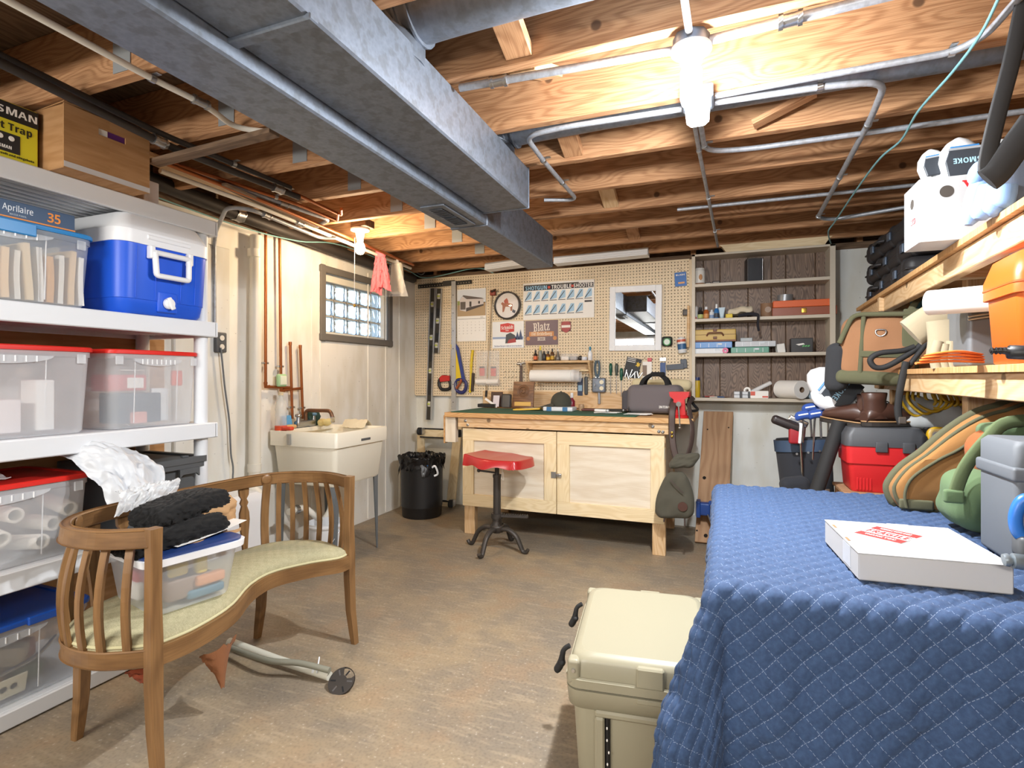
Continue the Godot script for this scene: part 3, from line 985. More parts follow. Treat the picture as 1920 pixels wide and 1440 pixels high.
func left_rack() -> void:
	var rx0 := -2.79
	var rx1 := -2.30
	var z0 := -1.93
	var z1 := -0.45
	var xm := (rx0 + rx1) / 2
	var zm := (z0 + z1) / 2
	var rk := thing("plastic_shelving", "white plastic five-shelf rack along the wall, loaded with bins", "shelving", Vector3(xm, 0, zm))
	var m: Material = mats["rack_plastic"]
	for y in SHELF_Y:
		var s := Shape.new()
		var t := 0.072 if y > 0.1 else 0.06
		s.at(Vector3(0, y - 0.008, 0)).box(Vector3.ZERO, Vector3(rx1 - rx0 - 0.02, 0.016, z1 - z0 - 0.02), 0.002)
		for e in [-1, 1]:
			s.at(Vector3(e * (rx1 - rx0) * 0.5, y - t / 2, 0)).box(Vector3.ZERO, Vector3(0.02, t, z1 - z0), 0.004)
			s.at(Vector3(0, y - t / 2, e * (z1 - z0) * 0.5)).box(Vector3.ZERO, Vector3(rx1 - rx0 + 0.02, t, 0.02), 0.004)
		var sp := part(rk, "shelf", s, m)
		for k in 9:
			part(sp, "stiffener", bx(Vector3(0.012, 0.04, z1 - z0 - 0.04), Vector3(-0.2 + k * 0.05, y - 0.034, 0), 0.001), m)
	for ex in [-1, 1]:
		for ez in [-1, 1]:
			part(rk, "post", sh(Vector3(ex * 0.205, 0.03, ez * ((z1 - z0) / 2 - 0.045))).lathe([[0.029, 0.0, 1], [0.03, 0.01], [0.03, 1.93]], 18), m)
	# cardboard sheet leaning behind the rack
	var cbp := thing("cardboard_sheet", "flat brown cardboard sheet standing behind the white rack", "cardboard", Vector3(-2.795, 0, -1.55))
	part(cbp, "sheet", bx(Vector3(0.012, 1.42, 0.96), Vector3(0, 0.71, 0), 0.002), mats["cardboard"])
	# top shelf
	var yb := thing("pellet_trap_box", "yellow and black printed box at the end of the top shelf", "box", Vector3(-2.44, 1.976, -1.06))
	part(yb, "carton", bx(Vector3(0.24, 0.205, 0.30), Vector3(0, 0.1025, 0), 0.003), c("d9cf2e", 0.5))
	part(yb, "black_band", bx(Vector3(0.242, 0.06, 0.302), Vector3(0, 0.172, 0), 0.001), c("1f2021", 0.5))
	var fb := rot(0, 90, 0)
	text(yb, "MARKSMAN", 0.026, mats["paper"], Vector3(0.122, 0.172, -0.03), fb, "Droid Sans", 700, 0.23)
	text(yb, "Pellet Trap", 0.026, c("26261c", 0.6), Vector3(0.1212, 0.118, -0.045), fb, "Droid Sans", 700, 0.17)
	var pic := part(yb, "printed_panel", bx(Vector3(0.002, 0.066, 0.13), Vector3(0.1205, 0.062, -0.03), 0), c("2a2a2c", 0.5))
	for k in 3: part(pic, "printed_target", sh(Vector3(0.122, 0.078, -0.07 + k * 0.032), rot(0, 0, -90)).lathe([[0.009, 0], [0.008, 0.0008]], 12), mats["paper"])
	text(yb, "MARKSMAN", 0.012, mats["paper"], Vector3(0.122, 0.045, -0.035), fb, "Droid Sans", 700, 0.07)
	text(yb, "for airguns, airsoft and slingshots", 0.008, c("26261c", 0.6), Vector3(0.1212, 0.02, -0.05), fb)
	var cz0 := -1.226
	var cz1 := -1.538
	var cb := thing("cardboard_box", "brown cardboard box with a slotted hand hole on the top shelf", "box", Vector3(-2.38, 1.976, (cz0 + cz1) / 2))
	var L := cz0 - cz1
	var s2 := Shape.new()
	s2.box(Vector3(0, 0.115, 0), Vector3(0.344, 0.23, L - 0.004), 0.003)
	part(cb, "carton", s2, mats["cardboard"])
	var panel := CSGCombiner3D.new()
	panel.name = "front_panel"
	cb.add_child(panel, true)
	panel.position = Vector3(0.176, 0.115, 0)
	var pb := CSGBox3D.new()
	pb.name = "board"
	pb.size = Vector3(0.006, 0.23, L)
	pb.material = mats["cardboard"]
	panel.add_child(pb, true)
	var hole := CSGBox3D.new()
	hole.name = "hand_hole"
	hole.size = Vector3(0.03, 0.026, 0.1)
	hole.position = Vector3(0, 0.062, -0.01)
	hole.operation = CSGShape3D.OPERATION_SUBTRACTION
	hole.material = mats["cardboard"]
	panel.add_child(hole, true)
	part(cb, "purple_lining", bx(Vector3(0.001, 0.024, 0.062), Vector3(0.1727, 0.177, -0.028), 0), c("5e2a6e", 0.5), "purple packaging seen through the hand hole")
	part(cb, "white_lining", bx(Vector3(0.001, 0.024, 0.034), Vector3(0.1727, 0.177, 0.022), 0), mats["paper"])
	part(cb, "flap", sh(Vector3(0.02, 0.2325, 0), rot(0, 0, 3)).box(Vector3.ZERO, Vector3(0.3, 0.004, L - 0.01), 0.001), mats["cardboard"])
	part(cb, "tape", bx(Vector3(0.0012, 0.02, L), Vector3(0.1797, 0.012, 0), 0), mats["cling"])
	carton("white_box", "pale grey box standing behind the brown cardboard box", Vector3(-2.5, 1.976, -1.650), Vector3(0.3, 0.11, 0.07), c("d9d5d6", 0.6))
	# second shelf: letter bin, its box, the cooler
	var bb := storage_bin("clear bin with a sky-blue lid, packed with upright envelopes", Vector3(-2.52, 1.486, -1.09), 0.4, 0.62, 0.29, c("2a86c9", 0.35), mats["clear_bin"])
	part(bb, "lid_clip", bx(Vector3(0.012, 0.045, 0.26), Vector3(0.208, 0.262, 0.02), 0.004), c("2a86c9", 0.35))
	var rng := RandomNumberGenerator.new()
	rng.seed = 5
	var env_cols := ["f3efe6", "e6c79e", "efe9dd", "d9a870", "f4f2ec", "e2cba6"]
	for k in 15:
		var col: String = env_cols[k % 6]
		var e := thing("envelope", "%s upright envelope, %s from the cooler end of the blue-lidded bin" % [["white", "tan", "cream", "orange-brown", "white", "buff"][k % 6], NTH[k]], "envelope", Vector3(-2.50 + 0.01 * sin(k * 3.0), 1.5, -1.36 + k * 0.034), rot(rng.randf_range(-1.5, 1.5), rng.randf_range(-1.5, 1.5), 0), "envelopes in the sky-blue lidded bin")
		part(e, "folded_paper", sh().sheet(func(u: float, v: float): return Vector3((u - 0.5) * 0.3, v * (0.19 + 0.02 * sin(k * 1.7)), 0.004 * sin(v * 3.0 + k)), 4, 6, 0.018), c(col, 0.85))
	var ab := thing("filter_box", "thin dark blue box lettered in orange, lying on the blue lid", "box", Vector3(-2.44, 1.777, -1.06))
	part(ab, "carton", bx(Vector3(0.24, 0.062, 0.54), Vector3(0, 0.031, 0), 0.002), c("2f4a6b", 0.5))
	part(ab, "orange_end", bx(Vector3(0.2405, 0.0625, 0.08), Vector3(0, 0.031, 0.03), 0.001), c("d98432", 0.5))
	part(ab, "orange_stripe", bx(Vector3(0.2406, 0.005, 0.542), Vector3(0, 0.003, 0), 0), c("d98432", 0.5))
	text(ab, "Aprilaire", 0.022, c("dfe6ee", 0.6), Vector3(0.1206, 0.036, -0.09), fb, "Droid Sans", 400, 0.09)
	text(ab, "35", 0.036, c("e08a35", 0.6), Vector3(0.1206, 0.032, -0.2), fb, "Droid Sans", 700, 0.042)
	text(ab, "WATER PANEL", 0.006, c("b9c6d4", 0.6), Vector3(0.1206, 0.014, -0.09), fb, "Droid Sans", 400, 0.05)
	cooler_chest()
	# third shelf
	storage_bin("long frosted bin with a red lid directly below the envelope bin", Vector3(-2.53, 1.001, -1.09), 0.42, 0.62, 0.335, c("d8281f", 0.4), mats["frosted"])
	var b2 := storage_bin("red-lidded frosted bin with packaged goods inside, next to the rack's post", Vector3(-2.53, 1.001, -1.66), 0.42, 0.40, 0.335, c("d8281f", 0.4), mats["frosted"])
	inside("white folded carton inside the long red-lidded bin", Vector3(-2.42, 1.02, -1.26), Vector3(0.1, 0.19, 0.06), "f2f0ee")
	inside("low white package with a pink band inside the red-lidded bin", Vector3(-2.42, 1.02, -1.12), Vector3(0.12, 0.12, 0.12), "ece3e4")
	inside("yellow package inside the long red-lidded bin", Vector3(-2.42, 1.02, -0.98), Vector3(0.12, 0.14, 0.1), "e6cf5a")
	var rb := inside("red and white lettered carton inside the red-lidded bin", Vector3(-2.44, 1.16, -1.57), Vector3(0.12, 0.07, 0.16), "c8393c")
	part(rb, "white_label", bx(Vector3(0.002, 0.045, 0.07), Vector3(0.061, 0.035, -0.03), 0), mats["paper"])
	part(rb, "white_flap", bx(Vector3(0.12, 0.003, 0.1), Vector3(0, 0.09, -0.02), 0), mats["paper"])
	inside("dark blue carton at the bottom of the packaged-goods bin", Vector3(-2.44, 1.02, -1.62), Vector3(0.14, 0.13, 0.18), "3c5067")
	inside("white instruction card inside the packaged-goods bin", Vector3(-2.4, 1.02, -1.72), Vector3(0.02, 0.15, 0.08), "e6ebee")
	inside("orange tag inside the packaged-goods bin", Vector3(-2.38, 1.18, -1.79), Vector3(0.02, 0.07, 0.05), "e25a3a")
	inside("small red and white packet low in the packaged-goods bin", Vector3(-2.36, 1.02, -1.6), Vector3(0.03, 0.05, 0.06), "dc9a92")
	# fourth shelf
	storage_bin("frosted bin with a red lid holding rolled papers, under a plastic bag", Vector3(-2.53, 0.546, -1.08), 0.42, 0.62, 0.30, c("d8281f", 0.4), mats["frosted"])
	for k in 9:
		var p := Vector3(-2.45 - 0.02 * (k % 2), 0.60 + 0.06 * (k % 3), -0.9 - 0.055 * k)
		var e := thing("paper_roll", "rolled white paper in the lower red-lidded bin, %s from the near end" % NTH[k], "paper roll", p, rot(0, 6 * cos(k * 2.0), 90 + 6 * sin(k * 1.3)), "rolled papers in the lower red-lidded bin")
		part(e, "rolled_sheet", sh().lathe([[0.02, -0.1], [0.028, -0.1, 1], [0.028, 0.1, 1], [0.02, 0.1, 1], [0.02, -0.1]], 14, 1, false, false), c("ece6da", 0.85))
	dark_tote()
	carrier_bag()
	var cr := thing("crumpled_wrap", "scrap of crumpled clear wrap lying on the lower red lid", "wrapping", Vector3(-2.42, 0.848, -1.02))
	var wn := noise(8, 18.0, 2)
	part(cr, "film", sh().sheet(func(u: float, v: float): return Vector3((v - 0.5) * 0.16, 0.012 + 0.02 * absf(wn.get_noise_2d(u, v)), (0.5 - u) * 0.24), 14, 10, 0.002), mats["cling"])
	# bottom shelf
	var b5 := storage_bin("clear bin with a bright blue lid full of hardware on the lowest shelf", Vector3(-2.53, 0.066, -1.06), 0.42, 0.66, 0.29, c("1d55b8", 0.3), mats["clear_bin"])
	for e in [-1, 1]: part(b5, "blue_clip", bx(Vector3(0.016, 0.03, 0.11), Vector3(0.214, 0.278, e * 0.17), 0.004), c("1d55b8", 0.3))
	var cm := inside("cream metal outlet cover with three holes inside the blue-lidded bin", Vector3(-2.36, 0.085, -1.12), Vector3(0.006, 0.075, 0.14), "e3dfc8", rot(0, 0, -14))
	for k in 3: part(cm, "outlet_hole", sh(Vector3(0.0035, 0.04, 0.03 - k * 0.03), rot(0, 0, -90)).lathe([[0.011, 0], [0.011, 0.001]], 12), c("4a4d50", 0.5))
	var fx := thing("flexible_conduit", "ribbed silver flexible hose curled inside the blue-lidded bin", "hose", Vector3(-2.38, 0.16, -1.2))
	var fp := curve([Vector3(-2.36, 0.17, -0.98), Vector3(-2.355, 0.175, -1.1), Vector3(-2.36, 0.19, -1.22), Vector3(-2.40, 0.22, -1.31)], 14)
	var fr := []
	for k in fp.size(): fr.append(0.008 if k % 2 else 0.0068)
	wpart(fx, "hose", sh().tube(fp, fr, 10), mats["steel"])
	for k in 14:
		var cols := ["4a4f55", "6b5846", "8a6a4f", "39424d", "b5a58a", "5d6b5a", "94382f"]
		inside("%s hardware piece in the blue-lidded bin, %s from the near end" % [["slate", "brown", "tan", "navy", "cream", "green", "red"][k % 7], NTH[k]], Vector3(-2.50 + 0.06 * sin(k * 2.3), 0.085 + 0.03 * (k % 3), -0.82 - 0.035 * k), Vector3(0.09, 0.05 + 0.02 * (k % 2), 0.06), cols[k % 7], rot(0, 37 * k, 8 * sin(k)), "hardware heaped in the blue-lidded bin")

func inside(label: String, at: Vector3, size: Vector3, hex: String, basis := Basis(), group := "") -> Node3D:
	var o := thing("packed_item" if group == "" else "hardware_piece", label, "packaging" if group == "" else "hardware", at, basis, group)
	part(o, "carton" if group == "" else "casting", sh().rbox(Vector3(0, size.y / 2, 0), size, 0.006, 2), c(hex, 0.6))
	return o

func cooler_chest() -> void:
	var dz := 0.42
	var o := thing("picnic_cooler", "bright blue picnic cooler with a white lid and handle", "cooler", Vector3(-2.47, 1.486, -1.665))
	var bl := mat("cooler_blue", Color("1657d6"), 0.42)
	var w: Material = mats["white_plastic"]
	part(o, "body", sh().stack([[0.0, 0.36, 0.36, 0.05], [0.014, 0.385, 0.385, 0.055], [0.06, 0.395, 0.40, 0.055, 1], [0.062, 0.40, 0.405, 0.055, 1], [0.29, 0.42, 0.425, 0.06, 1], [0.29, 0.40, 0.40, 0.05]], 6), bl)
	part(o, "lid", sh().stack([[0.29, 0.43, 0.435, 0.06, 1], [0.345, 0.43, 0.435, 0.06, 1], [0.35, 0.424, 0.43, 0.058], [0.41, 0.36, 0.365, 0.045], [0.418, 0.34, 0.345, 0.04]], 6), w)
	part(o, "lid_grip", bx(Vector3(0.012, 0.02, 0.2), Vector3(0.214, 0.325, 0), 0.004), w)
	# square swing handle on the front
	var hz := [0.075, -0.075]
	var h := part(o, "handle", sh().tube(bend([Vector3(0.232, 0.262, 0.078), Vector3(0.236, 0.165, 0.074), Vector3(0.236, 0.165, -0.074), Vector3(0.232, 0.262, -0.078), Vector3(0.232, 0.262, 0.078)], 0.012, 3), 0.012, 8), w)
	for e in [-1, 1]: part(h, "handle_ear", sh().rbox(Vector3(0.222, 0.262, e * 0.088), Vector3(0.03, 0.055, 0.022), 0.006, 2), w)
	var tap := part(o, "spigot_recess", sh().rbox(Vector3(0.197, 0.06, 0.0), Vector3(0.014, 0.09, 0.09), 0.006, 2), bl)
	part(tap, "spigot", sh(Vector3(0.206, 0.055, 0.0), rot(0, 0, -90)).lathe([[0.024, 0, 1], [0.024, 0.012], [0.018, 0.02]], 16), w)
	part(tap, "spigot_lever", sh(Vector3(0.225, 0.055, 0.0), rot(25, 0, 0)).rbox(Vector3.ZERO, Vector3(0.012, 0.055, 0.02), 0.005, 2), w)
	for e in [-0.13, -0.06, 0.055, 0.14]: part(o, "body_line", sh(Vector3(0.2062, 0.175, e), rot(0, 0, -2.5)).box(Vector3.ZERO, Vector3(0.003, 0.22, 0.004), 0.001), bl)

func dark_tote() -> void:
	var m: Material = mats["grey_plastic"]
	var o := thing("dark_tote", "charcoal grey plastic tote with an attached lid behind the settee", "storage bin", Vector3(-2.53, 0.546, -1.70))
	part(o, "tub", sh().stack([[0.0, 0.36, 0.30, 0.03, 1], [0.25, 0.40, 0.35, 0.03, 1], [0.25, 0.44, 0.39, 0.02, 1], [0.272, 0.44, 0.39, 0.02]], 3), m)
	part(o, "lid", sh().stack([[0.272, 0.45, 0.40, 0.02, 1], [0.30, 0.45, 0.40, 0.02, 1], [0.30, 0.40, 0.35, 0.02, 1], [0.29, 0.39, 0.34, 0.02]], 3), m)
	for e in [-1, 1]:
		part(o, "handle_arch", sh(Vector3(0.215, 0.19, e * 0.1), rot(0, 90, 0)).prism([Vector2(-0.05, 0.06), Vector2(0.05, 0.06), Vector2(0.05, 0.02), Vector2(0.034, 0.035), Vector2(-0.034, 0.035), Vector2(-0.05, 0.02)], 0, 0.012), m)
		part(o, "lid_boss", bx(Vector3(0.02, 0.008, 0.03), Vector3(0.19, 0.303, e * 0.1), 0.002), m)

func carrier_bag() -> void:
	var o := thing("carrier_bag", "crumpled white plastic carrier bag spilling off the rack shelf", "plastic bag", Vector3(-2.2, 0.85, -1.42))
	var n := noise(9, 1.6, 3)
	var path := curve([Vector3(-2.500, 0.905, -1.266), Vector3(-2.420, 0.917, -1.330), Vector3(-2.320, 0.922, -1.395), Vector3(-2.240, 0.893, -1.425), Vector3(-2.180, 0.834, -1.447), Vector3(-2.120, 0.769, -1.428), Vector3(-2.060, 0.720, -1.393)], 6)
	var wid := [0.05, 0.085, 0.11, 0.12, 0.12, 0.10, 0.07]
	wpart(o, "bag_film", sh().sheet(func(u: float, v: float):
		var f: float = u * (path.size() - 1)
		var i := mini(int(f), path.size() - 2)
		var p: Vector3 = path[i].lerp(path[i + 1], f - i)
		var w: float = lerpf(wid[mini(int(u * 6), 5)], wid[mini(int(u * 6) + 1, 6)], fposmod(u * 6, 1.0))
		var side := Vector3(0.2, 0, -1).normalized()
		var k := n.get_noise_2d(u * 1.6, v * 1.2)
		return p + side * (v - 0.5) * 2.0 * w + Vector3(0.5, 1, 0.2) * (0.03 * k + 0.035 * sin(v * PI) + 0.012 * n.get_noise_2d(u * 5.0, v * 5.0)), 60, 40, 0.0016), mat("bag_white", Color("c6cacf"), 0.4))
	var g := thing("clear_bag", "clear crinkled plastic bag hanging over the settee's back rail", "plastic bag", Vector3(-2.0, 0.72, -1.5))
	var tl := Vector3(-2.060, 0.797, -1.310)
	var tr := Vector3(-2.060, 0.795, -1.536)
	var bl := Vector3(-1.950, 0.741, -1.240)
	var br := Vector3(-1.950, 0.775, -1.465)
	wpart(g, "bag_film", sh().sheet(func(u: float, v: float):
		var k := n.get_noise_2d(u * 3.0 + 7.0, v * 3.0)
		var a: Vector3 = tl.lerp(tr, u)
		var b: Vector3 = bl.lerp(br, u)
		return a.lerp(b, v) + Vector3(0.03, 0.035, 0) * sin(v * PI) + Vector3(0.02, 0.02, 0.01) * k + Vector3(0.006, 0.006, 0) * n.get_noise_2d(u * 9, v * 9), 40, 24, 0.0012), clear("crinkle", Color("eef1f4"), 0.5, 0.28))
# ---------------------------------------------------------------- settee and the things on and under it
func settee() -> void:
	var o := thing("settee", "curved wooden settee with spindle back and green woven seat", "settee", Vector3(-1.82, 0, -1.57))
	var w: Material = mats["chair_wood"]
	# plan of the frame (x, z): near post, round the back, far post
	var plan := curve([Vector2(-1.60, -1.13), Vector2(-1.74, -1.055), Vector2(-1.90, -1.06), Vector2(-2.02, -1.17), Vector2(-2.06, -1.40), Vector2(-2.06, -1.72), Vector2(-2.03, -1.95), Vector2(-1.93, -2.07), Vector2(-1.78, -2.11), Vector2(-1.60, -2.05)], 8)
	var N := plan.size()
	var at := func(t: float) -> Vector2:
		var f := clampf(t, 0, 1) * (N - 1)
		var i := mini(int(f), N - 2)
		return plan[i].lerp(plan[i + 1], f - i)
	var dir := func(t: float) -> Vector2: return (at.call(t + 0.01) - at.call(t - 0.01)).normalized()
	# one bent rail of rectangular section
	var rail := func(t0: float, t1: float, y: float, hh: float, thick: float, lean: float, inset := 0.0) -> Shape:
		var rings := []
		var K := 56
		for k in K + 1:
			var t := lerpf(t0, t1, float(k) / K)
			var p: Vector2 = at.call(t)
			var d: Vector2 = dir.call(t)
			var nn := Vector2(-d.y, d.x)
			var ring := PackedVector3Array()
			for q in [[-1, -1], [1, -1], [1, 1], [-1, 1]]:
				for e in 2:
					var a: float = q[0] * (thick * 0.5 - (0.004 if (e == 0) == (q[0] == q[1]) else 0.0))
					var b: float = q[1] * (hh * 0.5 - (0.004 if (e == 0) != (q[0] == q[1]) else 0.0))
					var off := a + inset + lean * b
					ring.append(Vector3(p.x + nn.x * off, y + b, p.y + nn.y * off))
			rings.append(ring)
		return shg().loft(rings, true, true, true, -1, 0.15, 2.2)
	var tr := wpart(o, "top_rail", rail.call(0.0, 1.0, 0.735, 0.055, 0.03, 0.15), w)
	wpart(o, "seat_rail", rail.call(0.0, 1.0, 0.375, 0.055, 0.026, 0.0, 0.0), w)
	# carved rosettes over the rear legs
	for t in [0.315, 0.68]:
		var p: Vector2 = at.call(t)
		var d: Vector2 = dir.call(t)
		var cv := wpart(tr, "carving", sh(Vector3(p.x - d.y * 0.017, 0.737, p.y + d.x * 0.017), Basis.looking_at(Vector3(d.y, 0, -d.x))).ball(Vector3.ZERO, Vector3(0.024, 0.024, 0.006), 12, 6), w)
		for k in 6:
			var a := TAU * k / 6
			wpart(cv, "petal", sh(Vector3(p.x - d.y * 0.021, 0.737, p.y + d.x * 0.021), Basis.looking_at(Vector3(d.y, 0, -d.x))).ball(Vector3(cos(a) * 0.014, sin(a) * 0.014, 0), Vector3(0.008, 0.008, 0.005), 8, 5), w)
	# slats round the two ends, bowed outward
	var slat := func(t: float, wd: float) -> void:
		var p: Vector2 = at.call(t)
		var d: Vector2 = dir.call(t)
		var nn := Vector2(-d.y, d.x)
		var rings := []
		for k in 9:
			var f := k / 8.0
			var y := lerpf(0.39, 0.715, f)
			var off := 0.02 * f - 0.022 * sin(f * PI)
			var ring := PackedVector3Array()
			for q in [[-1, -1], [1, -1], [1, 1], [-1, 1]]:
				var g := Vector2(d.x * q[0] * wd * 0.5 + nn.x * (off + q[1] * 0.006), d.y * q[0] * wd * 0.5 + nn.y * (off + q[1] * 0.006))
				ring.append(Vector3(p.x + g.x, y, p.y + g.y))
			rings.append(ring)
		wpart(o, "slat", shg().loft(rings, true, true, true, -1, 0.06, 0.35), w)
	for t in [0.055, 0.10, 0.145, 0.19, 0.235, 0.278]: slat.call(t, 0.022)
	for t in [0.72, 0.765, 0.81, 0.855, 0.90, 0.945]: slat.call(t, 0.022)
	for t in [0.315, 0.68]: slat.call(t, 0.034)
	# vase-shaped splats along the back
	var half := [[0.008, 0.0], [0.016, 0.10], [0.024, 0.17], [0.022, 0.205], [0.012, 0.235], [0.019, 0.25], [0.011, 0.268], [0.022, 0.285], [0.024, 0.31], [0.018, 0.33]]
	var outl := []
	for q in half: outl.append(Vector2(q[0], q[1]))
	for k in range(half.size() - 1, -1, -1): outl.append(Vector2(-half[k][0], half[k][1]))
	for k in 6:
		var t := 0.37 + k * 0.051
		var p: Vector2 = at.call(t)
		var d: Vector2 = dir.call(t)
		var bs := Basis(Vector3(d.x, 0, d.y), Vector3.UP, Vector3(d.x, 0, d.y).cross(Vector3.UP))
		wpart(o, "splat", shg(Vector3(p.x, 0.39, p.y), bs * rot(-2, 0, 0)).prism(outl, -0.006, 0.006, 0.0015), w)
	# front rail: an S curve between the front posts
	var fr := curve([Vector2(-1.60, -1.13), Vector2(-1.585, -1.25), Vector2(-1.62, -1.42), Vector2(-1.72, -1.60), Vector2(-1.745, -1.74), Vector2(-1.68, -1.88), Vector2(-1.60, -1.98), Vector2(-1.60, -2.05)], 8)
	var rings := []
	for k in fr.size():
		var d: Vector2 = (fr[mini(k + 1, fr.size() - 1)] - fr[maxi(k - 1, 0)]).normalized()
		var nn := Vector2(-d.y, d.x)
		var ring := PackedVector3Array()
		for q in [[-1, -1], [1, -1], [1, 1], [-1, 1]]:
			ring.append(Vector3(fr[k].x + nn.x * q[0] * 0.013, 0.375 + q[1] * 0.029, fr[k].y + nn.y * q[0] * 0.013))
		rings.append(ring)
	wpart(o, "front_rail", shg().loft(rings, true, true, true, -1, 0.15, 1.2), w)
	# posts and legs
	var post := func(x: float, z: float, top: float, kick: Vector2, called: String) -> void:
		var rg := []
		for q in [[0.0, 1.0, 0.014], [0.05, 0.75, 0.016], [0.15, 0.25, 0.018], [0.30, 0.0, 0.02], [0.42, 0.0, 0.02], [0.55, -0.1, 0.018], [0.68, 0.0, 0.018], [0.764, 0.0, 0.019]]:
			if q[0] > top: continue
			rg.append(Shape.rr(q[0], q[2] * 2, q[2] * 2, 0.004, 1, x + kick.x * q[1], z + kick.y * q[1]))
		wpart(o, called, shg().loft(rg, true, true, true, -1, 0.12, 0.8), w)
	post.call(-1.60, -1.13, 0.8, Vector2(0.02, 0.0), "front_leg")
	post.call(-1.60, -2.05, 0.8, Vector2(0.03, 0.0), "front_leg")
	post.call(-2.00, -1.17, 0.4, Vector2(-0.03, 0.0), "rear_leg")
	post.call(-2.00, -1.93, 0.4, Vector2(-0.03, 0.0), "rear_leg")
	# upholstered seat: plan outline = rail inside + front curve, domed
	var ring_pts := []
	for k in 40: ring_pts.append(at.call(0.01 + 0.98 * k / 39.0))
	for k in range(38, 0, -1): ring_pts.append(fr[int(k * (fr.size() - 1) / 39.0)])
	var ctr := Vector2(-1.82, -1.58)
	var spine := func(p: Vector2) -> Vector2: return Vector2(-1.84, clampf(p.y, -1.86, -1.3))
	var sr := []
	for q in [[0.985, 0.37], [0.985, 0.41], [0.96, 0.425], [0.9, 0.435], [0.9, 0.435], [0.6, 0.448], [0.3, 0.454], [0.0, 0.456]]:
		var ring := PackedVector3Array()
		for p in ring_pts:
			var s: Vector2 = spine.call(p)
			var e := s.lerp(p, q[0])
			ring.append(Vector3(e.x, q[1], e.y))
		sr.append(ring)
	var rng := noise(91, 0.35, 2)
	var seat_tex := picture("seat_weave", 256, 256, func(x: int, y: int):
		var a := rng.get_noise_2d(x * 0.25, y * 2.5)
		var b := rng.get_noise_2d(x * 2.5 + 900, y * 0.25)
		var band := 0.5 + 0.5 * sin(TAU * (x + 6 * b) / 64.0) * sin(TAU * (y + 6 * a) / 64.0)
		var col := Color("bdb593").lerp(Color("858262"), clampf(0.15 + 0.3 * band + 0.5 * maxf(a, b), 0, 1))
		return col.lerp(Color("dad2ae"), clampf(-a * 0.9, 0, 0.7)))
	var sm := mat("seat_fabric", Color.WHITE, 0.9)
	sm.albedo_texture = seat_tex
	sm.uv1_triplanar = true
	sm.uv1_world_triplanar = true
	sm.uv1_scale = Vector3(5.5, 5.5, 5.5)
	sr.reverse()
	for r in sr: r.reverse()
	sr.reverse()
	wpart(o, "seat", sh().loft(sr, false, false, true, 1), sm)
	var gp := []
	for p in ring_pts:
		var s: Vector2 = spine.call(p)
		var e := s.lerp(p, 0.975)
		gp.append(Vector3(e.x, 0.408, e.y))
	wpart(o, "gimp_trim", sh().tube(gp, 0.006, 6, 1.0, Vector3.UP, true), c("c9c39a", 0.9))
	# torn burlap webbing hanging beneath
	for q in [[Vector3(-1.680, 0.325, -1.181), 0.10, "98492f"], [Vector3(-1.700, 0.242, -1.446), 0.15, "8c5a38"]]:
		var n := noise(14, 14.0, 2)
		var base: Vector3 = q[0]
		var dep: float = q[1]
		wpart(o, "torn_webbing", sh().sheet(func(u: float, v: float): return base + Vector3(0.02 * sin(u * 4.0), -v * dep * (0.4 + 0.6 * sin(u * PI)) + 0.02 * n.get_noise_2d(u, v), (0.5 - u) * 0.17 * (1.0 - 0.6 * v)), 12, 10, 0.0015), cloth(q[2]), "torn strip of orange-brown burlap")
	# bin on the seat
	var bn := thing("seat_bin", "clear storage bin of odds and ends standing on the settee seat", "storage bin", Vector3(-1.800, 0.452, -1.345), rot(0, -12, 0) * Basis.from_scale(Vector3(1.18, 1.0, 1.22)))
	var body: Material = mats["clear_bin"]
	part(bn, "tub", sh().stack([[0.002, 0.24, 0.20, 0.03], [0.01, 0.25, 0.21, 0.035], [0.165, 0.285, 0.245, 0.04, 1], [0.165, 0.31, 0.27, 0.04, 1], [0.19, 0.31, 0.27, 0.04]], 4, true, false), body)
	part(bn, "navy_lid", sh().stack([[0.185, 0.30, 0.26, 0.04, 1], [0.197, 0.305, 0.265, 0.04, 1], [0.2, 0.29, 0.25, 0.035]], 4), c("1f3a73", 0.4))
	part(bn, "rim", sh().stack([[0.168, 0.314, 0.274, 0.04, 1], [0.19, 0.318, 0.278, 0.04, 1], [0.19, 0.30, 0.26, 0.035]], 4, false, false), mats["white_plastic"])
	var itm := [["brown plastic box inside the bin on the settee", Vector3(0.06, 0.02, 0.0), Vector3(0.08, 0.07, 0.12), "8f7a68"], ["yellow capped bottle inside the bin on the settee", Vector3(0.09, 0.09, -0.03), Vector3(0.03, 0.07, 0.03), "d8c643"], ["yellow tape reel inside the bin on the settee", Vector3(0.09, 0.1, 0.03), Vector3(0.02, 0.05, 0.05), "cdb83c"], ["orange package inside the bin on the settee", Vector3(0.1, 0.05, -0.05), Vector3(0.03, 0.035, 0.08), "d99a6a"], ["teal bag of parts inside the bin on the settee", Vector3(0.05, 0.012, -0.04), Vector3(0.12, 0.03, 0.1), "4f7f92"], ["red striped carton inside the bin on the settee", Vector3(-0.04, 0.02, 0.08), Vector3(0.08, 0.09, 0.03), "b5464a"], ["navy carton inside the bin on the settee", Vector3(-0.06, 0.05, 0.05), Vector3(0.06, 0.08, 0.05), "3a4668"], ["white carton inside the bin on the settee", Vector3(-0.02, 0.02, 0.09), Vector3(0.06, 0.06, 0.02), "e8e4de"]]
	for q in itm:
		var it := thing("packed_item", q[0], "packaging", bn.transform * q[1], bn.basis)
		part(it, "carton", sh().rbox(Vector3(0, q[2].y / 2, 0), q[2], 0.008, 2), c(q[3], 0.6))
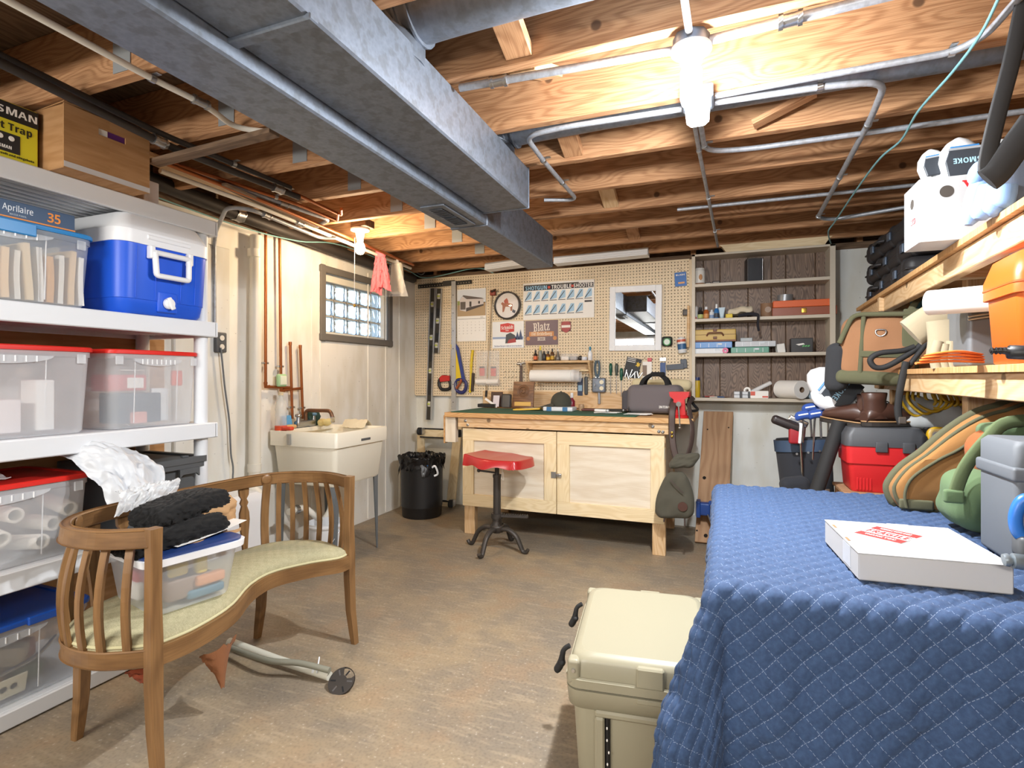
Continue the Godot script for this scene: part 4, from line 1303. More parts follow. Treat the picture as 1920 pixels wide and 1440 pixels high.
	# papers, paper bag, black fleece pieces
	var pp := thing("paper_sheet", "white sheet of paper sticking out over the navy lid", "paper", bn.transform * Vector3(0.0, 0.202, -0.05))
	part(pp, "sheet", sh().sheet(func(u: float, v: float): return Vector3((v - 0.5) * 0.22, 0.004 + 0.02 * u * u, (0.5 - u) * 0.28), 8, 4, 0.001), mats["paper"])
	var bg := thing("paper_bag", "crumpled brown paper bag behind the black fleece", "paper bag", Vector3(-1.830, 0.660, -1.470))
	var bn2 := noise(17, 16.0, 3)
	part(bg, "bag", sh().rbox(Vector3(0, 0.055, 0), Vector3(0.2, 0.12, 0.2), 0.05, 4, 8, func(p: Vector3): return p * (1.0 + 0.16 * bn2.get_noise_3d(p.x, p.y, p.z))), c("b38d63", 0.8))
	part(bg, "bag_skirt", sh().sheet(func(u: float, v: float): return Vector3(0.13 + 0.02 * sin(u * 9.0), -0.005 - 0.012 * v, 0.16 - u * 0.22), 12, 3, 0.001), c("b38d63", 0.8))
	var fz := mat("black_fleece", Color("0d0d0e"), 0.95)
	fz.rim_enabled = true
	fz.rim = 0.12
	fz.rim_tint = 0.3
	var fn := noise(19, 55.0, 2)
	for q in [[Vector3(-1.800, 0.752, -1.375), "upper of two folded black fleece pads on the settee bin", 6.0, 0.30], [Vector3(-1.765, 0.682, -1.315), "lower of two folded black fleece pads on the settee bin", -4.0, 0.33]]:
		var f := thing("fleece_pad", q[1], "fleece", q[0], rot(4, q[2], 0))
		var ln: float = q[3]
		part(f, "fleece", sh().rbox(Vector3.ZERO, Vector3(0.17, 0.075, ln), 0.036, 6, 26, func(p: Vector3):
			var b := p + Vector3(0, 0.02 * cos(p.z * 7.0) - 0.012, 0)
			return b + p.normalized() * 0.012 * fn.get_noise_3d(p.x * 1.0, p.y * 1.0, p.z * 1.0)), fz)
	# plumbing pieces on the floor
	var pv := thing("floor_pipes", "pair of taped white pipes lying on the floor under the settee", "pipe", Vector3(-1.880, 0.020, -1.839))
	wpart(pv, "white_pipe", sh().tube([Vector3(-2.066, 0.030, -1.807), Vector3(-1.753, 0.025, -1.772), Vector3(-1.465, 0.022, -1.754)], 0.017, 12), mat("old_white_pipe", Color("dcdacb"), 0.5))
	wpart(pv, "grey_tube", sh().tube(curve([Vector3(-2.023, 0.040, -1.756), Vector3(-1.739, 0.060, -1.701), Vector3(-1.602, 0.060, -1.732), Vector3(-1.459, 0.050, -1.747)], 5), 0.012, 10), c("8c8b7c", 0.5))
	wpart(pv, "cable_tie", sh().tube([Vector3(-1.513, 0.035, -1.735), Vector3(-1.542, 0.070, -1.784)], 0.003, 6), mats["white_plastic"])
	wpart(pv, "tie_band", sh().tube([Vector3(-1.546, 0.026, -1.761), Vector3(-1.535, 0.026, -1.761)], 0.019, 10), mats["white_plastic"])
	var fl := thing("floor_flange", "dark slotted round metal flange lying at the pipe end", "flange", Vector3(-1.389, 0.030, -1.731), rot(34, -24, -20))
	var disc := []
	for k in 34:
		var a := deg_to_rad(125.0 + 290.0 * k / 33.0)
		disc.append(Vector2(cos(a), sin(a)) * 0.052)
	for k in 9:
		var a := deg_to_rad(50.0 + 75.0 * k / 8.0)
		disc.append(Vector2(cos(a), sin(a)) * (0.022 if k > 0 and k < 8 else 0.04))
	part(fl, "plate", sh(Vector3.ZERO, rot(-90, 0, 0)).prism(disc, -0.002, 0.002), mats["cast_iron"])
	for k in 6:
		var a := TAU * k / 6.0 + 2.6
		part(fl, "slot", sh(Vector3(cos(a) * 0.034, 0.0022, sin(a) * 0.034), rot(0, -rad_to_deg(a), 0)).box(Vector3.ZERO, Vector3(0.022, 0.001, 0.006), 0), mats["steel"] if k % 2 else mats["black_plastic"])
	part(fl, "rim", sh().lathe([[0.05, -0.006], [0.053, -0.006, 1], [0.053, 0.0]], 28, 1, false, false), mats["cast_iron"])
# ---------------------------------------------------------------- laundry sink, pipes, bin and dolly
func sink_corner() -> void:
	var iv := mat("sink_resin", Color("e9e4d4"), 0.35)
	var x0 := -2.80
	var x1 := -2.25
	var z0 := -3.315
	var z1 := -2.757
	var cx := (x0 + x1) / 2
	var cz := (z0 + z1) / 2
	var W := x1 - x0
	var D := z1 - z0
	var o := thing("laundry_sink", "cream laundry sink on grey metal legs below the glass block window", "sink", Vector3(cx, 0, cz))
	part(o, "basin", sh().stack([[0.515, W - 0.10, D - 0.09, 0.03], [0.53, W - 0.08, D - 0.07, 0.03], [0.765, W - 0.04, D - 0.03, 0.03, 1], [0.77, W, D, 0.02, 1], [0.862, W, D, 0.02], [0.866, W - 0.008, D - 0.008, 0.018, 1], [0.866, W - 0.05, D - 0.05, 0.03], [0.85, W - 0.07, D - 0.06, 0.03], [0.57, W - 0.14, D - 0.13, 0.05], [0.56, W - 0.2, D - 0.2, 0.05]], 5), iv)
	part(o, "faucet_deck", bx(Vector3(0.09, 0.03, D - 0.01), Vector3(-W / 2 + 0.045, 0.852, 0), 0.004), iv)
	part(o, "maker_plate", bx(Vector3(0.002, 0.016, 0.10), Vector3(W / 2 + 0.001, 0.80, -0.02), 0), mats["grey_plastic"], "small grey maker's plate")
	part(o, "rim_bracket", bx(Vector3(0.03, 0.07, 0.012), Vector3(-0.1, 0.815, D / 2 + 0.006), 0.002), mats["steel"])
	var lg := mat("leg_grey", Color("7f868c"), 0.5, 0.4)
	for ex in [-1, 1]:
		for ez in [-1, 1]:
			var bsx: float = ex * (W / 2 - 0.05)
			var bsz: float = ez * (D / 2 - 0.05)
			var rg := []
			for q in [[0.0, 0.012], [0.02, 0.014], [0.53, 0.042]]:
				var r := PackedVector3Array()
				var a: float = q[1]
				for e in [Vector2(0, 0), Vector2(-a, 0), Vector2(-a, -0.003), Vector2(-0.003, -0.003), Vector2(-0.003, -a), Vector2(0, -a)]:
					r.append(Vector3(bsx + ex * e.x, q[0], bsz + ez * e.y))
				if ex * ez < 0: r.reverse()
				rg.append(r)
			part(o, "leg", sh().loft(rg, true, true, true, -1), lg)
	var pv: Material = mats["pvc"]
	var trap := part(o, "drain_trap", sh().tube(bend([Vector3(0, 0.53, 0), Vector3(0, 0.30, 0), Vector3(0, 0.24, 0.08), Vector3(0, 0.30, 0.16), Vector3(-0.05, 0.36, 0.2), Vector3(-0.05, 0.36, 0.34)], 0.05), 0.021, 14), pv)
	part(trap, "slip_nut", sh(Vector3(0, 0.40, 0)).lathe([[0.03, 0, 1], [0.03, 0.03, 1]], 10), pv)
	part(trap, "slip_nut", sh(Vector3(-0.05, 0.36, 0.26), rot(90, 0, 0)).lathe([[0.03, 0, 1], [0.03, 0.03, 1]], 10), mats["steel"])
	# faucet
	var fa := part(o, "faucet_body", sh().rbox(Vector3(-0.225, 0.893, 0.0), Vector3(0.05, 0.05, 0.18), 0.015, 3), mats["steel"])
	part(fa, "spout", sh().tube(bend([Vector3(-0.22, 0.90, 0.0), Vector3(-0.22, 0.985, 0.0), Vector3(-0.02, 0.985, -0.02), Vector3(0.0, 0.93, -0.02)], 0.03), 0.013, 12), mat("spout_bronze", Color("7a5a44"), 0.4, 0.7))
	part(fa, "spout_tip", sh(Vector3(0.0, 0.925, -0.02)).lathe([[0.012, -0.02], [0.015, -0.02, 1], [0.015, 0.02]], 12), mats["chrome"])
	for e in [-1, 1]:
		part(fa, "tap_stem", sh(Vector3(-0.215, 0.905, e * 0.075)).lathe([[0.016, 0, 1], [0.012, 0.04]], 12), mats["steel"])
		part(fa, "tap_handle", sh(Vector3(-0.215, 0.95, e * 0.075)).lathe([[0.012, -0.008], [0.024, -0.004], [0.022, 0.01], [0.012, 0.014]], 8), c("5d86a8", 0.4) if e < 0 else mats["steel"])
	# copper supply pipes clipped to the wall
	var cp: Material = mats["copper"]
	for q in [["copper pipe nearest the white stack, turning at the sink", [Vector3(-2.785, 2.187, -2.715), Vector3(-2.785, 1.157, -2.715), Vector3(-2.785, 1.146, -2.941)]], ["copper pipe running straight down beside the window, with a cross tee", [Vector3(-2.785, 2.210, -2.834), Vector3(-2.785, 1.130, -2.848), Vector3(-2.785, 1.140, -3.037)]], ["short capped copper riser feeding the faucet", [Vector3(-2.785, 1.460, -2.931), Vector3(-2.785, 0.931, -2.951)]], ["shortest capped copper riser, next to the sink faucet", [Vector3(-2.785, 1.443, -3.027), Vector3(-2.785, 0.923, -3.053)]]]:
		var pts: Array = q[1]
		var p := thing("copper_pipe", q[0], "pipe", pts[-1])
		wpart(p, "pipe", sh().tube(bend(pts, 0.02, 3), 0.0095, 10), cp)
		wpart(p, "end_cap", sh().tube([pts[0] + Vector3(0, 0.004, 0), pts[0] - Vector3(0, 0.02, 0)], 0.0115, 10), cp)
		if pts.size() > 2: wpart(p, "elbow", sh().tube([pts[1] + Vector3(0, 0.03, 0), pts[1], pts[1] + Vector3(0, 0, -0.03)], 0.0125, 10), cp)
		var mid: Vector3 = pts[0].lerp(pts[1], 0.85)
		wpart(p, "pipe_clip", bx(Vector3(0.02, 0.012, 0.05), mid + Vector3(-0.005, 0, 0), 0.002), mats["steel"])
	# white waste stack
	var ws := thing("waste_stack", "tall white plastic waste pipe standing against the wall", "pipe", Vector3(-2.760, 0.652, -2.605))
	wpart(ws, "pipe", sh().tube([Vector3(-2.765, 2.12, -2.618), Vector3(-2.765, 0.0, -2.601)], 0.036, 20), pv)
	for y in [0.62, 0.30, 1.98]:
		wpart(ws, "collar", sh().tube([Vector3(-2.765, y, -2.605), Vector3(-2.765, y + 0.05, -2.605)], 0.041, 20), pv)
	wpart(ws, "elbow", sh().tube(bend([Vector3(-2.76, 0.56, -2.44), Vector3(-2.66, 0.54, -2.5), Vector3(-2.6, 0.47, -2.52), Vector3(-2.6, 0.12, -2.52)], 0.08), 0.03, 16), pv)
	# things on the sink
	var bo := thing("spray_bottle", "clear plastic bottle with an orange base on the sink corner", "bottle", Vector3(-2.74, 0.867, -2.80))
	part(bo, "bottle", sh().lathe([[0.034, 0.0], [0.037, 0.01], [0.037, 0.10], [0.034, 0.12], [0.037, 0.14], [0.03, 0.185], [0.014, 0.215], [0.014, 0.235]], 20), clear("bottle_clear", Color("e2e6e4"), 0.35, 0.26))
	part(bo, "orange_base", sh().lathe([[0.0385, 0.0], [0.039, 0.03, 1]], 20), c("d9502c", 0.5))
	part(bo, "cap", sh(Vector3(0, 0.232, 0)).lathe([[0.016, 0, 1], [0.016, 0.022, 1]], 14), c("d8c9a8", 0.5))
	var rd := thing("scrub_brush", "small red plastic scrubber lying beside the clear bottle", "brush", Vector3(-2.67, 0.867, -2.79))
	part(rd, "body", sh().rbox(Vector3(0, 0.014, 0), Vector3(0.08, 0.026, 0.04), 0.012, 3), c("d3452c", 0.5))
	var sb := thing("soap_bar", "tan bar of soap on the sink's back ledge", "soap", Vector3(-2.74, 0.868, -2.88))
	part(sb, "bar", sh().rbox(Vector3(0, 0.014, 0), Vector3(0.05, 0.028, 0.09), 0.012, 3), c("d5aa78", 0.6))
	var sp := thing("sponge", "blue sponge stood on the sink ledge by the bottle", "sponge", Vector3(-2.775, 0.868, -2.9), rot(0, 0, 12))
	part(sp, "sponge", sh().rbox(Vector3(0, 0.045, 0), Vector3(0.03, 0.09, 0.075), 0.01, 2), c("5d9fd0", 0.9))
	var gs := thing("wall_sponge", "green and white scouring pad stuck on the pipes above the sink", "sponge", Vector3(-2.765, 1.198, -2.832), rot(0, 0, 0))
	part(gs, "pad", sh().rbox(Vector3.ZERO, Vector3(0.03, 0.085, 0.08), 0.014, 3), c("a9cf9f", 0.9))
	part(gs, "sponge_backing", sh().rbox(Vector3(0.016, 0, 0), Vector3(0.008, 0.06, 0.055), 0.003, 2), c("dfe6d2", 0.9))
	var gb := thing("green_brush", "dark green scrubbing cloth bunched behind the faucet", "cloth", Vector3(-2.76, 0.868, -3.12))
	var gn := noise(24, 22.0, 2)
	part(gb, "cloth", sh().rbox(Vector3(0, 0.05, 0), Vector3(0.05, 0.10, 0.13), 0.024, 4, 6, func(p: Vector3): return p * (1.0 + 0.3 * gn.get_noise_3d(p.x, p.y, p.z))), cloth("25413a"))
	var yr := thing("rolled_rag", "pale yellow rolled rag lying by the faucet", "rag", Vector3(-2.70, 0.878, -3.18), rot(0, 10, 0))
	part(yr, "roll", sh().rbox(Vector3(0, 0.014, 0), Vector3(0.05, 0.045, 0.14), 0.02, 4, 5, func(p: Vector3): return p + Vector3(0, 0.006 * sin(p.z * 60), 0.004 * sin(p.y * 90))), cloth("d9c98c"))
	var rg2 := thing("floor_rag", "crumpled cream rag hung over the far rim of the sink", "rag", Vector3(-2.50, 0.868, -3.29))
	part(rg2, "cloth", sh().sheet(func(u: float, v: float): return Vector3((u - 0.5) * 0.2, 0.008 + 0.03 * sin(v * PI) + 0.01 * gn.get_noise_2d(u * 2, v * 2) - 0.05 * absf(v - 0.5), (v - 0.5) * 0.10), 16, 12, 0.004), cloth("d8ceb4"))
	# white plastic bucket
	var bk := thing("white_bucket", "white plastic bucket on the floor under the sink", "bucket", Vector3(-2.42, 0.0, -2.86))
	part(bk, "pail", sh().lathe([[0.09, 0.0], [0.095, 0.006, 1], [0.115, 0.245], [0.121, 0.247, 1], [0.121, 0.262, 1], [0.116, 0.262, 1], [0.118, 0.275, 1], [0.113, 0.275], [0.09, 0.02]], 28), mats["white_plastic"])
	part(bk, "wire_handle", sh().tube(curve([Vector3(0.12, 0.24, 0), Vector3(0.1, 0.15, 0.09), Vector3(0, 0.12, 0.13), Vector3(-0.1, 0.15, 0.09), Vector3(-0.12, 0.24, 0)], 5), 0.0025, 6), mats["steel"])
	# white cabinet behind the settee
	var wc := thing("white_box", "white rounded appliance box on the floor behind the settee", "appliance", Vector3(-2.62, 0, -2.23))
	part(wc, "housing", sh().stack([[0.0, 0.25, 0.38, 0.02], [0.5, 0.26, 0.40, 0.02], [0.535, 0.25, 0.39, 0.02], [0.555, 0.2, 0.34, 0.02]], 4), mats["white_plastic"])
	part(wc, "grey_trim", bx(Vector3(0.262, 0.02, 0.02), Vector3(0, 0.3, -0.2), 0.003), mats["grey_plastic"])
	# bin with liner
	var tb := thing("trash_can", "black round trash can lined with a black bag", "trash can", Vector3(-2.475, 0, -4.17))
	part(tb, "can", sh().lathe([[0.165, 0.0], [0.172, 0.01], [0.176, 0.09, 1], [0.18, 0.095, 1], [0.184, 0.48, 1], [0.178, 0.48], [0.16, 0.1]], 36), mats["black_plastic"])
	var ln := noise(31, 2.2, 3)
	part(tb, "liner", sh().sheet(func(u: float, v: float):
		var a := -TAU * u
		var w := ln.get_noise_2d(cos(a) * 1.2, sin(a) * 1.2 + v * 0.6)
		var r := 0.165 + 0.035 * sin(minf(v * 1.5, 1.0) * PI) + 0.04 * v * (0.6 + w)
		var y := 0.44 + 0.10 * sin(minf(v * 1.6, 1.0) * PI * 0.6) - 0.15 * maxf(0.0, v - 0.35) * (1.0 + 1.5 * w)
		return Vector3(cos(a) * r, y + 0.03 * ln.get_noise_2d(u * 14.0, v * 2.0), sin(a) * r), 80, 16, 0.001), mat("liner_black", Color("1a1a1c"), 0.28))
	part(tb, "white_handle", sh().tube(curve([Vector3(0.155, 0.44, 0.10), Vector3(0.185, 0.46, 0.10), Vector3(0.2, 0.42, 0.085), Vector3(0.195, 0.385, 0.07), Vector3(0.168, 0.37, 0.08)], 4, false), 0.009, 8), mats["white_plastic"])
	part(tb, "blue_tie", sh().rbox(Vector3(0.13, 0.47, 0.13), Vector3(0.03, 0.02, 0.02), 0.006, 2), c("2a6fb5", 0.4))
	# furniture dolly standing on end against the back wall
	var dl := thing("furniture_dolly", "wooden furniture dolly with black casters stood on end at the wall", "dolly", Vector3(-2.538, -0.060, -4.560))
	var wn: Material = mats["new_pine"]
	var pL := Vector3(-2.713, 0.338, -4.560)
	var pR := Vector3(-2.349, 0.425, -4.560)
	wpart(dl, "side_rail", sh(pL, rot(-2, 0, 2)).box(Vector3.ZERO, Vector3(0.075, 0.78, 0.025), 0.003), wn)
	wpart(dl, "side_rail", sh(pR, rot(-2, 0, -5)).box(Vector3.ZERO, Vector3(0.085, 0.82, 0.025), 0.003), wn)
	wpart(dl, "hand_slot", sh(pR + Vector3(0, -0.05, 0.0125), rot(-2, 0, -5)).rbox(Vector3.ZERO, Vector3(0.022, 0.095, 0.003), 0.0015, 2), mats["paper"])
	for v in [0.685, 0.007]:
		var yv: float = v
		wpart(dl, "cross_rail", sh(Vector3((pL.x + pR.x) / 2, yv, pL.z + 0.02)).box(Vector3.ZERO, Vector3(0.36, 0.075, 0.022), 0.003), wn)
		for e in [-1, 1]: wpart(dl, "rubber_strip", sh(Vector3((pL.x + pR.x) / 2, yv + e * 0.04, pL.z + 0.022)).box(Vector3.ZERO, Vector3(0.36, 0.012, 0.026), 0.002), mats["rubber"])
	for p in [Vector3(-2.665, 0.708, -4.480), Vector3(-2.248, 0.703, -4.480), Vector3(-2.336, 0.051, -4.480)]:
		var cs := wpart(dl, "caster_fork", sh(p).box(Vector3.ZERO, Vector3(0.045, 0.06, 0.05), 0.004), mats["steel"])
		wpart(cs, "wheel", sh(p + Vector3(0, 0, 0.03), rot(0, 0, 90)).lathe([[0.02, -0.013], [0.036, -0.013, 1], [0.036, 0.013, 1], [0.02, 0.013]], 18), mats["rubber"])
	# outlet box and its cord
	var ob := thing("outlet_box", "grey weatherproof outlet box at the end of the white rack", "outlet", Vector3(-2.795, 1.426, -2.370))
	part(ob, "box", sh().rbox(Vector3.ZERO, Vector3(0.05, 0.12, 0.075), 0.008, 2), mats["grey_plastic"])
	for e in [-1, 1]: part(ob, "receptacle", sh(Vector3(0.026, e * 0.026, 0), rot(0, 0, -90)).lathe([[0.016, 0, 1], [0.016, 0.003]], 14), mats["pvc"])
	var cd := thing("power_cord", "grey cord hanging from the outlet box down the wall", "cord", Vector3(-2.770, 1.369, -2.378))
	wpart(cd, "cord", sh().tube(curve([Vector3(-2.765, 1.394, -2.359), Vector3(-2.765, 1.274, -2.373), Vector3(-2.765, 1.147, -2.388), Vector3(-2.765, 0.954, -2.418), Vector3(-2.765, 0.759, -2.429), Vector3(-2.765, 0.644, -2.445), Vector3(-2.765, 0.408, -2.418)], 5), 0.005, 8), c("6d7276", 0.5))
	# washing on the line
	var ck := noise(41, 6.0, 2)
	var pk := thing("pink_cloth", "pink cloth draped over the pipe near the bulb", "cloth", Vector3(-2.405, 2.150, -3.445), rot(0, 20, 0))
	for e in [-1, 1]:
		part(pk, "fold", sh().sheet(func(u: float, v: float): return Vector3((u - 0.5) * (0.05 + 0.05 * v) + e * (0.012 + 0.022 * v), -v * (0.27 if e > 0 else 0.30) + 0.015 * sin(u * 5.0), 0.014 * sin(u * 9.0 + e) * (0.4 + v) + e * 0.012 + 0.02 * ck.get_noise_2d(u, v)), 18, 20, 0.006), cloth("c96670"))
	part(pk, "knot", sh().rbox(Vector3(0, -0.005, 0), Vector3(0.085, 0.06, 0.06), 0.028, 4), cloth("c96670"))
	var gv := thing("hanging_glove", "off-white work glove in thin plastic pegged beside the pink cloth", "glove", Vector3(-2.422, 2.150, -3.700), rot(0, 15, 0))
	part(gv, "glove", sh().rbox(Vector3(0, -0.14, 0), Vector3(0.12, 0.25, 0.05), 0.024, 4, 6, func(p: Vector3): return Vector3(p.x * (0.75 + 0.9 * (0.12 - p.y)), p.y, p.z + 0.01 * sin(p.x * 60))), cloth("e6e0cf"))
	part(gv, "plastic_film", sh().sheet(func(u: float, v: float): return Vector3((u - 0.5) * (0.06 + 0.16 * v) - 0.01, -v * 0.29, 0.034 + 0.01 * ck.get_noise_2d(u * 3, v * 3)), 10, 10, 0.001), mats["clear_bag"])
	part(gv, "peg", bx(Vector3(0.012, 0.04, 0.02), Vector3(0, 0.0, 0), 0.003), mats["white_plastic"])
# ---------------------------------------------------------------- workbench and stool
func workbench() -> void:
	var fz := -3.80          # front of the carcass
	var bzz := -4.60
	var xl := -1.879
	var xr := -0.368
	var ty := 0.945
	var o := thing("workbench", "pine workbench with two panelled doors and a green mat top", "workbench", Vector3((xl + xr) / 2, 0, -4.2))
	var pine: Material = mats["pine"]
	var np: Material = mats["new_pine"]
	var tl := -2.020
	var tr := -0.176
	wpart(o, "bench_top", sh().box(Vector3((tl + tr) / 2, ty - 0.018, (bzz - 3.74) / 2), Vector3(tr - tl, 0.036, -3.74 - bzz), 0.002), mats["plywood"])
	# front apron of two boards
	for e in [0, 1]:
		wpart(o, "apron_board", sh().box(Vector3((xl + xr) / 2 + 0.01, ty - 0.057 - e * 0.037, -3.785), Vector3(xr - xl + 0.09, 0.036, 0.04), 0.002), pine)
	for q in [[xl + 0.05, ty - 0.092], [xl + 0.03, ty - 0.062], [xr - 0.03, ty - 0.092], [xr - 0.07, ty - 0.06], [xr - 0.005, ty - 0.095]]:
		wpart(o, "bolt", sh(Vector3(q[0], q[1], -3.764), rot(90, 0, 0)).lathe([[0.011, 0, 1], [0.011, 0.004], [0.006, 0.007]], 12), mats["steel"])
	# legs
	for x in [xl + 0.045, xr - 0.035]:
		for z in [-3.835, bzz + 0.05]:
			wpart(o, "leg", sh().box(Vector3(x, 0.42, z), Vector3(0.088, 0.84, 0.06), 0.003), pine)
	# carcass: sides, floor, back
	for x in [xl + 0.008, xr - 0.008]:
		wpart(o, "side_panel", sh().box(Vector3(x, 0.52, -4.2), Vector3(0.016, 0.62, 0.74), 0.001), mats["birch"])
	wpart(o, "cabinet_floor", sh().box(Vector3((xl + xr) / 2, 0.235, -4.2), Vector3(xr - xl, 0.018, 0.76), 0.001), mats["old_wood"])
	wpart(o, "cabinet_back", sh().box(Vector3((xl + xr) / 2, 0.52, -4.55), Vector3(xr - xl, 0.62, 0.012), 0.001), mats["old_wood"])
	# doors with frame and panel
	var top := 0.822
	var bot := 0.222
	var mid := -1.123
	for d in [[xl - 0.004, mid - 0.003], [mid + 0.003, xr + 0.004]]:
		var a: float = d[0]
		var b: float = d[1]
		var rw := 0.092
		var z := -3.795
		var dr := wpart(o, "door", sh().box(Vector3((a + b) / 2, (top + bot) / 2, z - 0.012), Vector3(b - a - 0.12, top - bot - 0.12, 0.008), 0), mats["birch"], "pale birch door panel")
		for y in [top - rw / 2, bot + rw / 2]: wpart(dr, "rail", sh().box(Vector3((a + b) / 2, y, z), Vector3(b - a, rw, 0.02), 0.0015), np)
		for x in [a + rw / 2, b - rw / 2]: wpart(dr, "stile", sh().box(Vector3(x, (top + bot) / 2, z), Vector3(rw, top - bot - 2 * rw, 0.02), 0.0015), np)
	# latch and hinge
	var ly := 0.507
	var la := wpart(o, "latch", sh().box(Vector3(mid - 0.022, ly, -3.781), Vector3(0.036, 0.045, 0.006), 0.001), mats["steel"])
	wpart(la, "latch_knob", sh(Vector3(mid + 0.02, ly, -3.775)).rbox(Vector3.ZERO, Vector3(0.042, 0.03, 0.016), 0.006, 2), mats["chrome"])
	for y in [0.70, 0.32]: wpart(o, "hinge", sh().box(Vector3(xr + 0.006, y, -3.80), Vector3(0.004, 0.075, 0.03), 0.001), mats["steel"])
	# folded flap hanging at the end
	var fx := -1.986
	wpart(o, "end_flap", sh().box(Vector3(fx, ty - 0.135, -3.8), Vector3(0.09, 0.20, 0.05), 0.002), mats["birch"])
	wpart(o, "end_flap", sh().box(Vector3(fx - 0.052, ty - 0.135, -3.8), Vector3(0.012, 0.22, 0.06), 0.002), mats["plywood"])
	wpart(o, "backsplash", sh().box(Vector3((-2.076 + -0.237) / 2, 1.02, -4.605), Vector3(-0.237 - -2.076, 0.14, 0.02), 0.002), pine)
	# green mat
	var mt := thing("cutting_mat", "long dark green mat covering the workbench top", "mat", Vector3((tl + tr) / 2 - 0.1, ty, -4.1))
	wpart(mt, "mat", sh().box(Vector3((tl + -0.541) / 2 + 0.02, ty + 0.004, -4.03), Vector3(-0.541 - tl - 0.06, 0.006, 0.56), 0.002), c("2f5a45", 0.7))
	stool()
	plank_and_vise()

func stool() -> void:
	var at := Vector3(-1.486, 0.000, -3.532)
	var o := thing("tractor_stool", "red tractor-seat stool on a black cast iron pedestal", "stool", Vector3(at.x, 0, at.z))
	var ci: Material = mats["cast_iron"]
	# saddle seat: width along x
	var rd := mat("seat_red", Color("b0161b"), 0.28)
	rd.clearcoat_enabled = true
	rd.clearcoat = 0.6
	part(o, "seat", sh(Vector3(0.01, 0.665, 0), rot(0, -12, 0)).sheet(func(u: float, v: float):
		var a := (u - 0.5) * 2.0
		var b := (v - 0.5) * 2.0
		var w := 0.245 * (1.0 - 0.14 * pow(absf(b), 4.0))
		var x := a * w
		var z := b * (0.17 + 0.03 * cos(a * PI))
		var y := 0.010 * a * a - 0.02 * maxf(0.0, a) + 0.006 * pow(absf(b), 3.0) - 0.006 * (1.0 - a * a)
		var lipz := maxf(0.0, absf(b) - 0.92) / 0.08
		var lipx := maxf(0.0, absf(a) - 0.95) / 0.05
		y -= (0.062 + 0.01 * cos(a * 2.2 * PI) - 0.012 * a) * maxf(lipz, lipx)
		return Vector3(x, y, -z), 44, 30, 0.006), rd)
	part(o, "seat_pan", sh(Vector3(0.0, 0.60, 0)).lathe([[0.03, -0.02], [0.06, 0.0], [0.15, 0.035], [0.16, 0.045]], 28), ci)
	part(o, "column", sh().lathe([[0.034, 0.20, 1], [0.034, 0.225, 1], [0.027, 0.225, 1], [0.027, 0.51, 1], [0.031, 0.51, 1], [0.031, 0.53, 1], [0.016, 0.53, 1], [0.016, 0.62]], 20), ci)
	var lv := part(o, "height_lever", sh().tube([Vector3(0, 0.545, 0.02), Vector3(-0.12, 0.555, 0.03)], 0.007, 10), ci)
	part(lv, "lever_knob", sh().ball(Vector3(-0.128, 0.556, 0.031), Vector3.ONE * 0.014, 12, 8), ci)
	var hub := part(o, "hub", sh().lathe([[0.03, 0.12], [0.045, 0.125, 1], [0.05, 0.16], [0.05, 0.17, 1], [0.042, 0.175, 1], [0.036, 0.20], [0.036, 0.21]], 8), ci)
	for k in 4:
		part(hub, "hub_bolt", sh(Vector3(cos(TAU * k / 4 + 0.8) * 0.043, 0.172, sin(TAU * k / 4 + 0.8) * 0.043)).lathe([[0.007, 0, 1], [0.007, 0.012, 1]], 6), ci)
	for k in 4:
		var a := TAU * k / 4.0 + 0.12
		var d := Vector3(cos(a), 0, sin(a))
		var prof := curve([Vector2(0.03, 0.145), Vector2(0.09, 0.15), Vector2(0.15, 0.115), Vector2(0.185, 0.055), Vector2(0.205, 0.018), Vector2(0.23, 0.015), Vector2(0.245, 0.035)], 5)
		var pts := []
		for q in prof: pts.append(d * q.x + Vector3.UP * q.y)
		var ra := []
		for q in prof.size(): ra.append(lerpf(0.022, 0.015, float(q) / prof.size()))
		part(o, "leg", sh().tube(pts, ra, 8, 0.8), ci)
	# ratchet foot rest
	var fr := part(o, "foot_rest", sh(Vector3(0.03, 0.235, 0)).tube(bend([Vector3(0, 0, 0), Vector3(0.10, 0.03, 0.05), Vector3(0.12, 0.03, 0.06)], 0.02), 0.011, 8), ci)
	part(fr, "foot_bar", sh(Vector3(0.155, 0.262, 0.06), rot(0, 12, 0)).box(Vector3.ZERO, Vector3(0.19, 0.018, 0.03), 0.004), ci)
	for k in 12: part(fr, "tooth", sh(Vector3(0.155, 0.273, 0.06), rot(0, 12, 0)).box(Vector3(-0.088 + k * 0.016, 0, 0), Vector3(0.006, 0.008, 0.03), 0.001), ci)
	part(fr, "clamp_collar", sh(Vector3(0, 0.222, 0)).lathe([[0.042, 0, 1], [0.042, 0.035, 1]], 12), ci)
	part(o, "string_tag", sh().tube(curve([Vector3(0.08, 0.62, 0.1), Vector3(0.083, 0.57, 0.105), Vector3(0.075, 0.53, 0.1), Vector3(0.09, 0.515, 0.1), Vector3(0.088, 0.57, 0.1)], 5), 0.0015, 5), mats["paper"])

